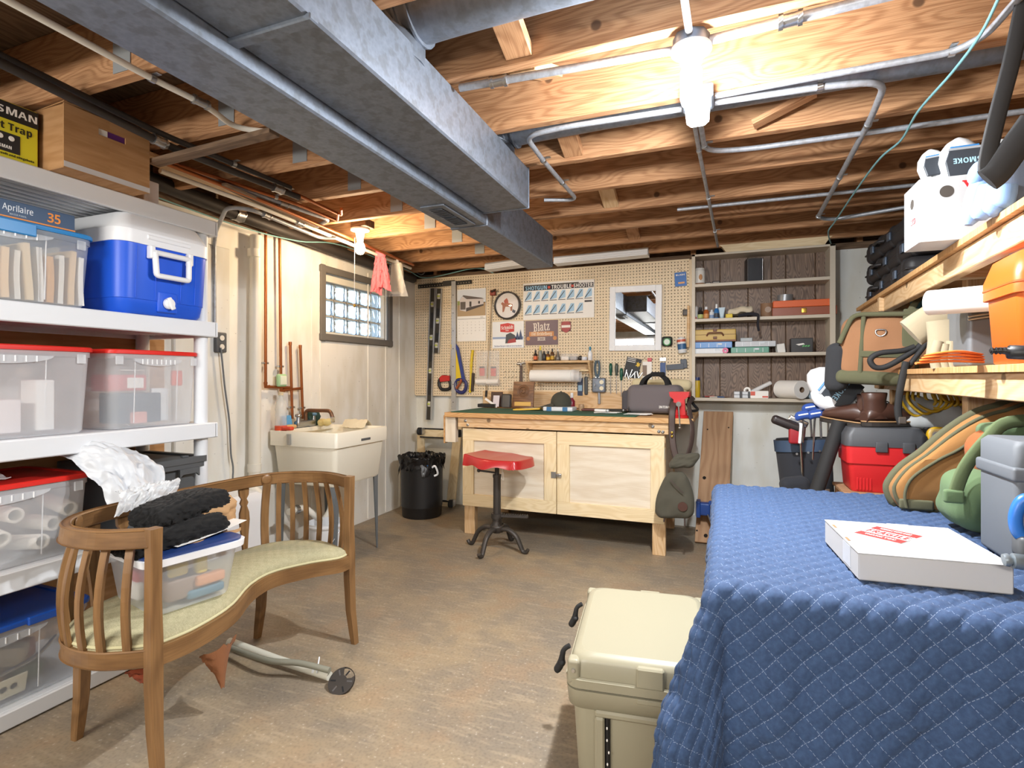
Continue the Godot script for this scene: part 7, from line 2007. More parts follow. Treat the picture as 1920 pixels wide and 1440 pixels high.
# ---------------------------------------------------------------- bookcase on the back wall
func bookcase_wall() -> void:
	var x0 := -0.221
	var x1 := 0.755
	var zf := -4.43
	var yt := 2.172
	var y0 := 1.045
	var ys := [1.06, 1.402, 1.672, 1.942]
	var cm := mat("cream_paint", Color("c9bfae"), 0.5)
	var o := thing("bookcase", "open wall bookcase with cream edges and dark wood-panel back", "bookcase", Vector3((x0 + x1) / 2, y0, zf - 0.1))
	for x in [x0 + 0.013, x1 - 0.018]: wpart(o, "side", sh().box(Vector3(x, (y0 + yt) / 2, zf - 0.1), Vector3(0.026 if x < 0 else 0.036, yt - y0, 0.2), 0.002), cm)
	wpart(o, "top", sh().box(Vector3((x0 + x1) / 2, yt - 0.008, zf - 0.1), Vector3(x1 - x0, 0.016, 0.2), 0.002), cm)
	for y in ys: wpart(o, "shelf", sh().box(Vector3((x0 + x1) / 2, y - 0.012, zf - 0.098), Vector3(x1 - x0 - 0.03, 0.024, 0.195), 0.002), cm)
	# grooved panelling boards of uneven width
	var bw := [0.06, 0.125, 0.205, 0.165, 0.10, 0.20, 0.08]
	var px := x0 + 0.02
	for w in bw:
		wpart(o, "back_panel", sh().box(Vector3(px + w / 2, (y0 + yt) / 2, -4.628), Vector3(w - 0.005, yt - y0, 0.014), 0.003, 1), mats["panelling"])
		px += w
	wpart(o, "backing", sh().box(Vector3((x0 + x1) / 2, (y0 + yt) / 2, -4.64), Vector3(x1 - x0, yt - y0, 0.008), 0), mats["old_wood"])
	var vl := thing("wood_valance", "pale board with rounded ends lying on top of the bookcase", "board", Vector3(0.359, yt + 0.002, -4.5))
	part(vl, "board", sh().prism([Vector2(-0.33, 0.0), Vector2(0.33, 0.0), Vector2(0.36, 0.045), Vector2(0.38, 0.06), Vector2(-0.38, 0.06), Vector2(-0.36, 0.045)], -0.02, 0.05, 0.003), mats["new_pine"])
	var z := -4.52
	var bottom: float = ys[0]
	var low: float = ys[1]
	var mid: float = ys[2]
	var high: float = ys[3]
	# upper shelf
	var jar := bottle("white jar with a brown label on the bookcase's upper shelf", Vector3(-0.165, high, z), [[0.036, 0.0], [0.041, 0.006], [0.041, 0.11], [0.038, 0.115]], c("e9e6e0", 0.35), c("d8d6d2", 0.35), 0.04, 0.022)
	part(jar, "brown_base", sh().lathe([[0.0415, 0.004], [0.0415, 0.016]], 16, 1, false, false), c("8a5a34", 0.5))
	part(jar, "printed_almond", sh(Vector3(0.008, 0.06, 0.0402)).ball(Vector3.ZERO, Vector3(0.014, 0.024, 0.002), 10, 6), c("c08a58", 0.6))
	for q in [[-0.102, 0.045, 0.02], [-0.043, 0.06, 0.026]]:
		var od := thing("small_gadget", "small dark gadget lying beside the white jar, %s" % ("nearest it" if q[2] < 0.023 else "with a pale stripe"), "gadget", Vector3(q[0], high, z))
		part(od, "casing", sh().rbox(Vector3(0, q[2] / 2, 0), Vector3(q[1], q[2], 0.05), 0.006, 2), c("3a3838", 0.4))
		part(od, "stripe", bx(Vector3(q[1] * 0.7, 0.005, 0.001), Vector3(0, q[2] * 0.6, 0.0255), 0), c("a8a29a", 0.5))
	var spk := thing("small_speaker", "black upright speaker on the bookcase's upper shelf", "speaker", Vector3(0.228, high, z), rot(0, 8, 0))
	part(spk, "cabinet", sh().rbox(Vector3(0, 0.092, -0.02), Vector3(0.115, 0.184, 0.11), 0.01, 3), c("2a2a2c", 0.45))
	part(spk, "grille", sh().rbox(Vector3(0, 0.092, 0.037), Vector3(0.1, 0.168, 0.008), 0.004, 2), c("3c3e43", 0.8))
	part(spk, "silver_rim", sh().tube(bend([Vector3(-0.052, 0.01, 0.036), Vector3(-0.052, 0.178, 0.036), Vector3(0.052, 0.178, 0.036), Vector3(0.052, 0.01, 0.036), Vector3(-0.052, 0.01, 0.036)], 0.006, 2), 0.0025, 6), mats["steel"])
	# second shelf
	var gb := "small bottles on the bookcase's second shelf"
	bottle("dark bottle with a pale green label, first on the second shelf", Vector3(-0.161, mid, z), [[0.019, 0.0], [0.022, 0.005], [0.022, 0.06], [0.01, 0.075]], c("2b2622", 0.3), mats["black_plastic"], 0.011, 0.025, c("b9c27a", 0.5), gb)
	bottle("orange-brown bottle with a white cap on the second shelf", Vector3(-0.117, mid, z), [[0.018, 0.0], [0.021, 0.005], [0.021, 0.065], [0.01, 0.08]], c("b0602c", 0.3), mats["white_plastic"], 0.012, 0.022, c("d99a5a", 0.5), gb)
	bottle("short white bottle with blue print on the second shelf", Vector3(-0.076, mid, z), [[0.015, 0.0], [0.018, 0.005], [0.018, 0.055], [0.009, 0.062]], c("dfe3e8", 0.4), c("cfd3d8", 0.4), 0.01, 0.015, c("7f98bd", 0.5), gb)
	bottle("blue spray bottle with a pump top on the second shelf", Vector3(-0.041, mid, z), [[0.015, 0.0], [0.018, 0.005], [0.018, 0.07], [0.009, 0.085]], c("2f6fae", 0.3), c("e2e6ea", 0.4), 0.009, 0.035, c("3a3f4a", 0.5), gb)
	var tb := thing("cream_tube", "pale blue squeeze tube stood on its cap", "tube", Vector3(-0.002, mid, z))
	part(tb, "tube", sh().stack([[0.016, 0.03, 0.026, 0.012], [0.09, 0.05, 0.008, 0.003]], 4), c("b9d0df", 0.4))
	part(tb, "cap", sh().lathe([[0.016, 0, 1], [0.016, 0.018, 1]], 14), c("9fbfd4", 0.4))
	var rp := thing("red_bag", "clear bag with a red clip at the end of the second shelf", "bag", Vector3(-0.197, mid, z))
	part(rp, "bag_film", sh().rbox(Vector3(0, 0.055, 0), Vector3(0.04, 0.11, 0.05), 0.016, 3), mats["cling"])
	part(rp, "red_clip", sh().rbox(Vector3(-0.005, 0.012, 0.028), Vector3(0.03, 0.02, 0.012), 0.005, 2), c("b8323a", 0.4))
	var cl := thing("folded_cloth", "cream cloth heaped over tools on the second shelf", "cloth", Vector3(0.119, mid, z))
	var cn := noise(71, 14.0, 2)
	part(cl, "cloth", sh().rbox(Vector3(0.01, 0.055, 0), Vector3(0.18, 0.045, 0.11), 0.02, 4, 8, func(p: Vector3): return p + Vector3(0, 0.014 * cn.get_noise_2d(p.x, p.z) + 0.12 * p.x, 0)), cloth("d3c8b0"))
	var yk := thing("yellow_block", "small yellow block under the cream cloth", "block", Vector3(0.050, mid, z + 0.05))
	part(yk, "block", sh().rbox(Vector3(0, 0.016, 0), Vector3(0.05, 0.032, 0.035), 0.006, 2), c("d9bf30", 0.5))
	var bt := thing("black_strap", "black strap trailing over the edge of the second shelf", "strap", Vector3(0.205, mid, z + 0.04))
	part(bt, "strap", sh().tube(curve([Vector3(-0.09, 0.014, 0.02), Vector3(-0.02, 0.024, 0.03), Vector3(0.03, 0.016, 0.045), Vector3(0.045, 0.0, 0.064), Vector3(0.042, -0.06, 0.064), Vector3(0.05, -0.11, 0.062)], 5), 0.013, 6, 0.3, Vector3.BACK), cloth("23222a"))
	var br := thing("cork_canister", "brown cylindrical canister with a pale round mark", "canister", Vector3(0.315, mid, z))
	part(br, "canister", sh().lathe([[0.043, 0, 1], [0.043, 0.105, 1]], 24), c("87684f", 0.7))
	part(br, "round_mark", sh(Vector3(0.006, 0.055, 0.042), rot(90, 0, 0)).lathe([[0.022, 0], [0.022, 0.0015]], 18), c("a59284", 0.7))
	var wb := carton("wooden_case", "flat reddish wooden case with a brass clasp", Vector3(0.557, mid, z), Vector3(0.42, 0.062, 0.15), mat("cherry", Color("8f4a30"), 0.4), Basis(), "case")
	part(wb, "brass_clasp", sh().rbox(Vector3(0, 0.034, 0.076), Vector3(0.034, 0.036, 0.006), 0.003, 2), mats["brass"])
	carton("orange_case", "flat bright orange case lying on the wooden case", Vector3(0.553, mid + 0.063, z), Vector3(0.40, 0.05, 0.14), c("d9622a", 0.5), Basis(), "case")
	var dt := thing("duct_tape", "grey roll of duct tape on top of the orange case", "tape", Vector3(0.440, mid + 0.114, z))
	part(dt, "roll", sh().lathe([[0.03, 0.0, 1], [0.054, 0.0, 1], [0.054, 0.048, 1], [0.03, 0.048, 1], [0.03, 0.0]], 28, 1, false, false), mat("tape_grey", Color("8b8d90"), 0.35, 0.4))
	# third shelf
	var wc := carton("parts_case", "white plastic parts case lowest in the stack of cases", Vector3(-0.086, low, z), Vector3(0.235, 0.04, 0.14), c("d7d9dc", 0.4), Basis(), "case")
	var bc := carton("parts_case", "clear blue plastic case in the stack below the tan box", Vector3(-0.066, low + 0.0415, z), Vector3(0.275, 0.048, 0.15), c("3b7fc2", 0.3), Basis(), "case")
	var gc := carton("parts_case", "green plastic parts case on the third shelf", Vector3(0.194, low, z), Vector3(0.265, 0.045, 0.14), c("3b8a72", 0.3), Basis(), "case")
	var sc := carton("parts_case", "pale grey plastic case lying on the green one", Vector3(0.232, low + 0.0465, z), Vector3(0.28, 0.042, 0.14), c("b7bcc2", 0.35), Basis(), "case")
	carton("parts_case", "tiny clear case on top of the pale grey one", Vector3(0.172, low + 0.0895, z), Vector3(0.085, 0.028, 0.07), c("9aa3a6", 0.35), Basis(), "case")
	for q in [wc, bc, gc, sc]:
		for k in 4: part(q, "divider", bx(Vector3(0.003, 0.03, 0.002), Vector3(-0.09 + k * 0.06, 0.022, 0.0755 if q == bc else 0.0705), 0), c("e6eaee", 0.4))
		part(q, "latch", bx(Vector3(0.03, 0.014, 0.004), Vector3(0.05, 0.03, 0.076 if q == bc else 0.071), 0.001), c("c9d2da", 0.4))
	var tk := thing("tackle_box", "tan tackle box with a brown handle on top of the blue case", "tackle box", Vector3(-0.051, low + 0.090, z))
	part(tk, "box", sh().rbox(Vector3(0, 0.048, 0), Vector3(0.30, 0.096, 0.15), 0.01, 3), c("c4a55a", 0.5))
	part(tk, "lid_seam", bx(Vector3(0.302, 0.004, 0.152), Vector3(0, 0.055, 0), 0.001), c("7d5a30", 0.5))
	part(tk, "brown_base", bx(Vector3(0.303, 0.014, 0.153), Vector3(0, 0.008, 0), 0.002), c("7d4a2c", 0.5))
	part(tk, "handle", sh().tube(bend([Vector3(-0.06, 0.045, 0.078), Vector3(-0.05, 0.068, 0.086), Vector3(0.05, 0.068, 0.086), Vector3(0.06, 0.045, 0.078)], 0.015), 0.006, 8), c("6b3f28", 0.5))
	for y in [0.03, 0.088]: part(tk, "latch", sh().rbox(Vector3(0, y, 0.078), Vector3(0.028, 0.02, 0.008), 0.003, 2), c("6b3f28", 0.5))
	var pt := thing("pink_tape", "pink roll of tape in front of the white case", "tape", Vector3(0.023, low + 0.021, z + 0.077), rot(90, 0, 0))
	part(pt, "roll", sh().lathe([[0.009, -0.006, 1], [0.021, -0.006, 1], [0.021, 0.01, 1], [0.009, 0.01, 1], [0.009, -0.006]], 20, 1, false, false), c("d8568a", 0.4))
	var sw := carton("white_box", "small white box standing tilted on the third shelf", Vector3(0.411, low, z), Vector3(0.055, 0.068, 0.05), mats["paper"], rot(0, 12, 8))
	part(sw, "grey_side", bx(Vector3(0.002, 0.06, 0.045), Vector3(0.028, 0.034, 0), 0), c("9a9a9a", 0.6))
	var bb := carton("black_box", "black box with a white and green logo on the third shelf", Vector3(0.546, low, z), Vector3(0.145, 0.105, 0.09), c("26262a", 0.4), Basis(), "box")
	print_poly(bb, "white_logo", [Vector2(-0.04, 0.06), Vector2(0.01, 0.068), Vector2(0.02, 0.058), Vector2(-0.02, 0.05)], 0.0455, mats["paper"])
	for k in 3: print_poly(bb, "green_logo_bar", [Vector2(0.0 + k * 0.017, 0.04), Vector2(0.012 + k * 0.017, 0.04), Vector2(0.02 + k * 0.017, 0.052), Vector2(0.008 + k * 0.017, 0.052)], 0.0455, c("4fae5a", 0.5))
	# lowest shelf
	bottle("yellow bottle with a dark blue cap at the end of the lowest shelf", Vector3(-0.185, bottom, z), [[0.021, 0.0], [0.024, 0.006], [0.024, 0.125], [0.02, 0.135]], c("c9a62a", 0.4), c("2a3a6e", 0.4), 0.022, 0.025)
	for k in 6:
		var pcol: String = ["3a3a44", "a8443c", "3a5a8a", "2a2a2c", "d8d2c8", "6a4a3a"][k]
		var pn := thing("pen", "%s pen, %s in the heap on the lowest shelf" % [["slate", "red", "blue", "black", "white", "brown"][k], NTH[k]], "pen", Vector3(-0.043 - 0.03 + 0.012 * k, bottom + 0.005 + 0.004 * (k % 2), z + 0.02), rot(0, 20.0 * sin(k * 2.0), 90), "pens heaped on the lowest shelf")
		part(pn, "barrel", sh().lathe([[0.002, -0.07], [0.0045, -0.06], [0.0045, 0.065, 1], [0.003, 0.07]], 8), c(pcol, 0.4))
	for k in 2:
		for j in 2:
			var bp := carton("battery_pack", "%s silver battery pack %s in the stack of four" % [["lower", "upper"][j], ["farther from the roll", "nearer the towel roll"][k]], Vector3(0.111 + k * 0.058, bottom + j * 0.026, z + 0.03), Vector3(0.056, 0.025, 0.05), c("b9bcc0", 0.3, 0.4), Basis(), "batteries", "silver battery packs")
			part(bp, "dark_end", bx(Vector3(0.014, 0.0255, 0.051), Vector3(0.02, 0.0125, 0), 0), c("3a3a3c", 0.4))
	var wt := thing("white_tape", "white roll of tape on top of the battery packs", "tape", Vector3(0.183, bottom + 0.053, z + 0.02), rot(70, 0, 20))
	part(wt, "roll", sh().lathe([[0.012, 0.0, 1], [0.026, 0.0, 1], [0.026, 0.02, 1], [0.012, 0.02, 1], [0.012, 0.0]], 20, 1, false, false), mats["paper"])
	var rw := carton("bandage_box", "white and red printed box beside the towel roll", Vector3(0.261, bottom, z + 0.03), Vector3(0.125, 0.056, 0.06), mats["paper"])
	part(rw, "red_end", bx(Vector3(0.032, 0.03, 0.0605), Vector3(-0.045, 0.036, 0.0005), 0), c("d05a48", 0.5))
	part(rw, "red_corner", bx(Vector3(0.04, 0.012, 0.0605), Vector3(0.04, 0.012, 0.0005), 0), c("d05a48", 0.5))
	var wn := thing("plastic_wand", "clear plastic packaging leaning behind the bandage box", "packaging", Vector3(0.269, bottom + 0.056, z))
	part(wn, "film", sh(Vector3.ZERO, rot(0, 0, 28)).rbox(Vector3(0.02, 0.02, 0), Vector3(0.16, 0.03, 0.04), 0.012, 3), mats["cling"])
	var tr := thing("towel_roll", "big white paper towel roll lying end-on on the lowest shelf", "paper towel", Vector3(0.433 + 0.035, bottom + 0.068, z + 0.02), rot(90, 0, 0) * rot(0, 0, -35))
	part(tr, "roll", sh().lathe([[0.02, -0.09, 1], [0.067, -0.09, 1], [0.067, 0.12, 1], [0.02, 0.12, 1], [0.02, -0.09]], 32, 1, false, false), mats["paper"])
	part(tr, "core", sh().lathe([[0.017, -0.089, 1], [0.021, -0.089, 1], [0.021, 0.121, 1], [0.017, 0.121, 1], [0.017, -0.089]], 20, 1, false, false), c("7d6650", 0.8))
	var bl := thing("blue_rag", "blue and white striped rag bunched at the shelf end", "rag", Vector3(0.627 + 0.01, bottom, z))
	part(bl, "cloth", sh().rbox(Vector3(0, 0.04, 0), Vector3(0.15, 0.075, 0.12), 0.03, 4, 8, func(p: Vector3): return p + Vector3(0, 0.03 * cn.get_noise_2d(p.x * 1.3, p.z * 1.3), 0)), cloth("a9bdcc"))
	for k in 5: part(bl, "stripe", sh().tube(curve([Vector3(-0.06 + k * 0.03, 0.03, 0.062), Vector3(-0.055 + k * 0.03, 0.082, 0.02), Vector3(-0.05 + k * 0.03, 0.08, -0.02)], 4), 0.004, 6), cloth("5f86a8"))
# ---------------------------------------------------------------- pine shelves along the right wall
func right_shelves() -> void:
	var pine: Material = mats["pine"]
	var o := thing("pine_shelving", "rough pine two-shelf storage rack along the boarded wall", "shelving", Vector3(1.1, 0, -2.6))
	for q in [[1.68, -4.2, 0.0], [1.255, -3.75, 0.0]]:
		var y: float = q[0]
		var z0: float = q[1]
		var xf := 0.835 + (z0 + 4.2) * -0.049
		wpart(o, "shelf", sh(Vector3(0, y, 0), rot(90, 0, 0)).prism([Vector2(xf, z0), Vector2(1.49, z0), Vector2(1.49, -0.5), Vector2(0.655, -0.5)], 0.0, 0.022, 0.001), mats["plywood"])
		var a := Vector3(xf + 0.04, y - 0.062, z0 + 0.02)
		var b := Vector3(0.695, y - 0.062, -0.5)
		wpart(o, "front_rail", sh((a + b) / 2, Basis.looking_at(b - a)).box(Vector3.ZERO, Vector3(0.04, 0.078, (b - a).length()), 0.003), pine)
		wpart(o, "back_rail", sh().box(Vector3(1.46, y - 0.062, (z0 - 0.5) / 2), Vector3(0.04, 0.078, -0.5 - z0), 0.003), pine)
		for z in [-3.5, -2.45, -1.4]:
			if z > z0: wpart(o, "cross_rail", sh().box(Vector3(1.12, y - 0.062, z), Vector3(0.64, 0.078, 0.04), 0.003), pine)
	for z in [-3.62, -2.62, -1.0]:
		for x in [0.93, 1.44]:
			wpart(o, "post", sh().box(Vector3(x, 0.83, z), Vector3(0.088, 1.66, 0.05), 0.003), pine)
	var T := 1.6805
	# black hard cases
	var bm := mat("case_black", Color("2b2a2c"), 0.55)
	for k in 3:
		var hc := thing("hard_case", "%s long black hard case in the stack at the shelf's far end" % ["lowest", "middle", "topmost"][k], "case", Vector3(1.03 + 0.01 * k, T + k * 0.127, -3.62 + 0.03 * k), rot(0, -3 + 2 * k, 0), "stacked black hard cases")
		part(hc, "shell", sh().rbox(Vector3(0, 0.062, 0), Vector3(0.36, 0.122, 1.05), 0.04, 4), bm)
		part(hc, "seam", sh().rbox(Vector3(0, 0.062, 0), Vector3(0.366, 0.012, 1.056), 0.006, 2), bm)
		for j in 5: part(hc, "rib", sh().rbox(Vector3(0, 0.062, -0.44 + j * 0.22), Vector3(0.37, 0.126, 0.06), 0.03, 3), bm)
		for j in 3: part(hc, "latch", sh().rbox(Vector3(-0.187, 0.062, -0.33 + j * 0.33), Vector3(0.012, 0.045, 0.05), 0.004, 2), mat("latch_slate", Color("4d5a6b"), 0.4, 0.2))
		part(hc, "handle", sh().tube(bend([Vector3(-0.185, 0.062, -0.2), Vector3(-0.215, 0.062, -0.19), Vector3(-0.215, 0.062, -0.1), Vector3(-0.185, 0.062, -0.09)], 0.015), 0.009, 8), bm)
	# white open box with headcovers
	var wb := thing("white_carton", "white cardboard box with a round hole and a red letter Y", "box", Vector3(0.80, T, -2.31))
	var wm := c("bcbec0", 0.7)
	var bs := Vector3(0.34, 0.215, 0.16)
	for e in [-1, 1]:
		part(wb, "long_wall", bx(Vector3(bs.x, bs.y, 0.004), Vector3(0, bs.y / 2, e * bs.z / 2), 0.001), wm)
		part(wb, "end_wall", bx(Vector3(0.004, bs.y, bs.z), Vector3(e * bs.x / 2, bs.y / 2, 0), 0.001), wm)
	part(wb, "bottom", bx(Vector3(bs.x, 0.004, bs.z), Vector3(0, 0.002, 0), 0.001), wm)
	part(wb, "round_hole", sh(Vector3(-0.095, 0.165, bs.z / 2 + 0.002), rot(90, 0, 0)).lathe([[0.02, 0], [0.02, 0.0008]], 20), c("4a443e", 0.9))
	part(wb, "hand_hole", sh(Vector3(-bs.x / 2 - 0.002, 0.15, 0.01), rot(0, 0, 90)).lathe([[0.018, 0], [0.018, 0.0008]], 14), c("4a443e", 0.9))
	text(wb, "Y", 0.052, c("c62a2e", 0.6), Vector3(-0.03, 0.168, bs.z / 2 + 0.0026), Basis(), "Droid Serif", 700, 0.045)
	text(wb, "C.YER", 0.02, c("c62a2e", 0.6), Vector3(-bs.x / 2 - 0.0026, 0.085, 0.02), rot(0, -90, 0), "Droid Serif", 400, 0.05)
	for q in [["smaller white headcover poking out at the end of the white box", Vector3(0.698, 1.967, -2.330), 0.7, 6.0], ["large white headcover with a dark printed panel in the white box", Vector3(0.765, 1.958, -2.300), 1.0, 0.0], ["white headcover leaning at the back of the box under the black strap", Vector3(0.880, 1.968, -2.340), 0.85, -28.0]]:
		headcover(q[0], q[1], q[2], rot(-12, 0, q[3]), true)
	# blue gloves over the edge
	var gl := cloth("88a9d6")
	var gv := thing("blue_glove", "pale blue work gloves hanging over the shelf edge beside the white box", "glove", Vector3(0.717, 1.769, -2.000))
	wpart(gv, "palm", sh().tube([Vector3(0.770, 1.828, -2.000), Vector3(0.747, 1.790, -1.980), Vector3(0.731, 1.750, -1.970)], [0.06, 0.072, 0.06], 14, 0.55, Vector3.BACK), gl)
	for q in [[Vector3(0.714, 1.799, -1.970), Vector3(0.694, 1.747, -1.970), Vector3(0.676, 1.667, -1.970)], [Vector3(0.717, 1.765, -1.940), Vector3(0.703, 1.713, -1.940), Vector3(0.688, 1.674, -1.940)], [Vector3(0.727, 1.754, -1.920), Vector3(0.717, 1.706, -1.920), Vector3(0.700, 1.682, -1.920)], [Vector3(0.733, 1.750, -1.900), Vector3(0.729, 1.713, -1.900), Vector3(0.722, 1.692, -1.900)], [Vector3(0.730, 1.819, -1.960), Vector3(0.703, 1.823, -1.960), Vector3(0.688, 1.783, -1.960)]]:
		wpart(gv, "finger", sh().tube(curve(q, 5), [0.029, 0.029, 0.029, 0.029, 0.028, 0.028, 0.027, 0.026, 0.024, 0.02, 0.01], 10), gl)
	var sl := thing("padded_strap", "wide black padded carry strap looping down over the box", "strap", Vector3(0.686, 1.783, -1.850))
	wpart(sl, "strap", sh().tube(curve([Vector3(0.740, 2.231, -1.800), Vector3(0.710, 2.056, -1.800), Vector3(0.681, 1.921, -1.800), Vector3(0.660, 1.812, -1.800), Vector3(0.657, 1.772, -1.800)], 6), 0.02, 8, 0.16, Vector3.BACK), mats["rubber"])
	wpart(sl, "strap_pad", sh().tube(curve([Vector3(0.657, 1.744, -1.800), Vector3(0.679, 1.764, -1.800), Vector3(0.713, 1.818, -1.800), Vector3(0.756, 1.887, -1.800)], 6), 0.034, 10, 0.3, Vector3.BACK), mats["rubber"])
	var gp := thing("grey_pouch", "slate grey padded pouch behind the carry strap", "pouch", Vector3(0.778, 1.708, -1.950))
	wpart(gp, "pouch", sh(Vector3(0.781, 1.775, -1.950)).rbox(Vector3.ZERO, Vector3(0.14, 0.17, 0.12), 0.05, 4), cloth("5a6270"))
	# lower shelf
	var B := 1.2555
	var bk := carton("blue_box", "sky blue flat box behind the canvas tool bag", Vector3(1.15, B, -3.5), Vector3(0.42, 0.385, 0.2), c("4f9ac0", 0.5))
	part(bk, "white_sheet", bx(Vector3(0.4, 0.01, 0.21), Vector3(0, 0.30, 0.01), 0.001), mats["paper"])
	canvas_bag()
	var kg := thing("work_glove", "khaki leather work gloves heaped beside the canvas bag", "glove", Vector3(0.93, B, -2.66))
	var kc := cloth("a3967c")
	wpart(kg, "cuff", sh().tube(curve([Vector3(0.705, 1.395, -2.600), Vector3(0.758, 1.436, -2.600), Vector3(0.811, 1.470, -2.600), Vector3(0.848, 1.468, -2.600)], 5), 0.06, 12, 0.4, Vector3.BACK), kc)
	wpart(kg, "palm", sh().tube(curve([Vector3(0.802, 1.440, -2.550), Vector3(0.807, 1.358, -2.550), Vector3(0.798, 1.276, -2.550)], 5), 0.062, 12, 0.5, Vector3.BACK), kc)
	for q in [[Vector3(0.766, 1.356, -2.500), Vector3(0.753, 1.305, -2.500), Vector3(0.759, 1.254, -2.500)], [Vector3(0.786, 1.345, -2.500), Vector3(0.779, 1.291, -2.500), Vector3(0.786, 1.250, -2.500)], [Vector3(0.806, 1.355, -2.500), Vector3(0.802, 1.298, -2.500), Vector3(0.806, 1.254, -2.500)]]:
		wpart(kg, "finger", sh().tube(curve(q, 4), 0.018, 8), kc)
	var pr := thing("paper_roll", "thick roll of white drawing paper lying across the lower shelf things", "paper roll", Vector3(0.687, 1.496, -2.400))
	var r0 := Vector3(0.692, 1.486, -2.350)
	var r1 := Vector3(0.857, 1.479, -2.200)
	wpart(pr, "roll", sh(r0, Basis.looking_at(r1 - r0) * rot(-90, 0, 0)).lathe([[0.026, 0.0, 1], [0.044, 0.0, 1], [0.044, (r1 - r0).length(), 1], [0.026, (r1 - r0).length(), 1], [0.026, 0.0]], 24, 1, false, false), mats["paper"])
	wpart(pr, "inner_turn", sh(r0, Basis.looking_at(r1 - r0) * rot(-90, 0, 0)).lathe([[0.018, 0.004, 1], [0.022, 0.004, 1], [0.022, 0.2, 1], [0.018, 0.2]], 20, 1, false, false), mats["paper"])
	var gb := thing("grey_metal_box", "grey steel box with rounded corner between gloves and orange case", "box", Vector3(0.870, B, -2.45))
	part(gb, "box", sh().rbox(Vector3(0.03, 0.125, 0), Vector3(0.19, 0.25, 0.2), 0.016, 3), c("74777b", 0.45, 0.3))
	part(gb, "latch", sh().rbox(Vector3(-0.04, 0.21, 0.102), Vector3(0.025, 0.03, 0.008), 0.003, 2), mats["steel"])
	for e in [0.0, 0.01]: part(gb, "wire_clip", sh().tube(curve([Vector3(-0.07, 0.165 + e, 0.115), Vector3(0.0, 0.175 + e, 0.12), Vector3(0.1, 0.185 + e, 0.115)], 5), 0.004, 6), mats["steel"])
	var oc := thing("orange_case", "orange plastic tool case with a ridged lid on the lower shelf", "tool case", Vector3(0.855, B, -1.88), rot(0, -3, 0) * Basis.from_scale(Vector3(1, 0.88, 1)))
	var om := mat("case_orange", Color("d0621f"), 0.38)
	part(oc, "body", sh().stack([[0.0, 0.24, 0.2, 0.02], [0.005, 0.25, 0.21, 0.025], [0.21, 0.27, 0.225, 0.025]], 4), om)
	for k in 4: part(oc, "flute", sh().rbox(Vector3(-0.09 + k * 0.06, 0.11, 0.106), Vector3(0.03, 0.19, 0.014), 0.006, 2), om)
	part(oc, "lid", sh().stack([[0.21, 0.29, 0.25, 0.03, 1], [0.265, 0.29, 0.25, 0.03], [0.33, 0.26, 0.22, 0.04], [0.345, 0.22, 0.18, 0.04]], 5), om)
	part(oc, "lid_seam", sh().stack([[0.24, 0.293, 0.253, 0.03, 1], [0.246, 0.293, 0.253, 0.03]], 5), c("b5551f", 0.45))
	carton("light_blue_box", "pale blue box on top of the orange case", Vector3(0.90, B + 0.305, -1.90), Vector3(0.24, 0.035, 0.2), c("b7d3e4", 0.5))
	var os := thing("orange_strap", "bright orange webbing strap coiled on the lower shelf", "strap", Vector3(0.669, B + 0.004, -2.05))
	for k in 4: part(os, "coil", sh().tube(curve([Vector3(-0.10 + 0.01 * k, 0.004 + 0.008 * k, 0), Vector3(-0.02, 0.010 + 0.009 * k, 0.02 * k), Vector3(0.07, 0.006 + 0.008 * k, -0.01 * k)], 4), 0.014, 6, 0.3), cloth("e0702a"))
	var nz := thing("black_nozzle", "black tapered tool nozzle in front of the orange case", "tool", Vector3(0.633, 1.278, -1.600))
	wpart(nz, "nozzle", sh().tube([Vector3(0.582, 1.281, -1.580), Vector3(0.598, 1.282, -1.580), Vector3(0.616, 1.280, -1.580), Vector3(0.617, 1.278, -1.580), Vector3(0.664, 1.275, -1.580)], [0.004, 0.007, 0.009, 0.016, 0.017], 12), mats["black_plastic"])
	for k in 5: wpart(nz, "ring", sh(Vector3(0.586, 1.281, -1.580) + Vector3(0.008 * k, 0, 0), rot(0, 0, 90)).lathe([[0.008, -0.0015], [0.009, 0], [0.008, 0.0015]], 10), mats["black_plastic"])
	# yellow cords hanging under the shelf, far end
	var yc := thing("extension_cord", "bundle of yellow extension cord hanging under the lower shelf", "cord", Vector3(0.938, 1.134, -3.200))
	for k in 7:
		var a := k * 0.9
		wpart(yc, "loop", sh(Vector3(0.949, 1.139, -3.200)).tube(curve([Vector3(-0.10 + 0.02 * k, 0.06, 0.02 * sin(a)), Vector3(-0.13 + 0.03 * k, -0.03, 0.03 * cos(a)), Vector3(-0.06 + 0.03 * k, -0.11 + 0.012 * k, 0.03 * sin(a)), Vector3(0.02 + 0.022 * k, -0.04, 0), Vector3(-0.02 + 0.02 * k, 0.06, 0)], 6), 0.007, 6), c("c9a227", 0.5))
	golf_corner()

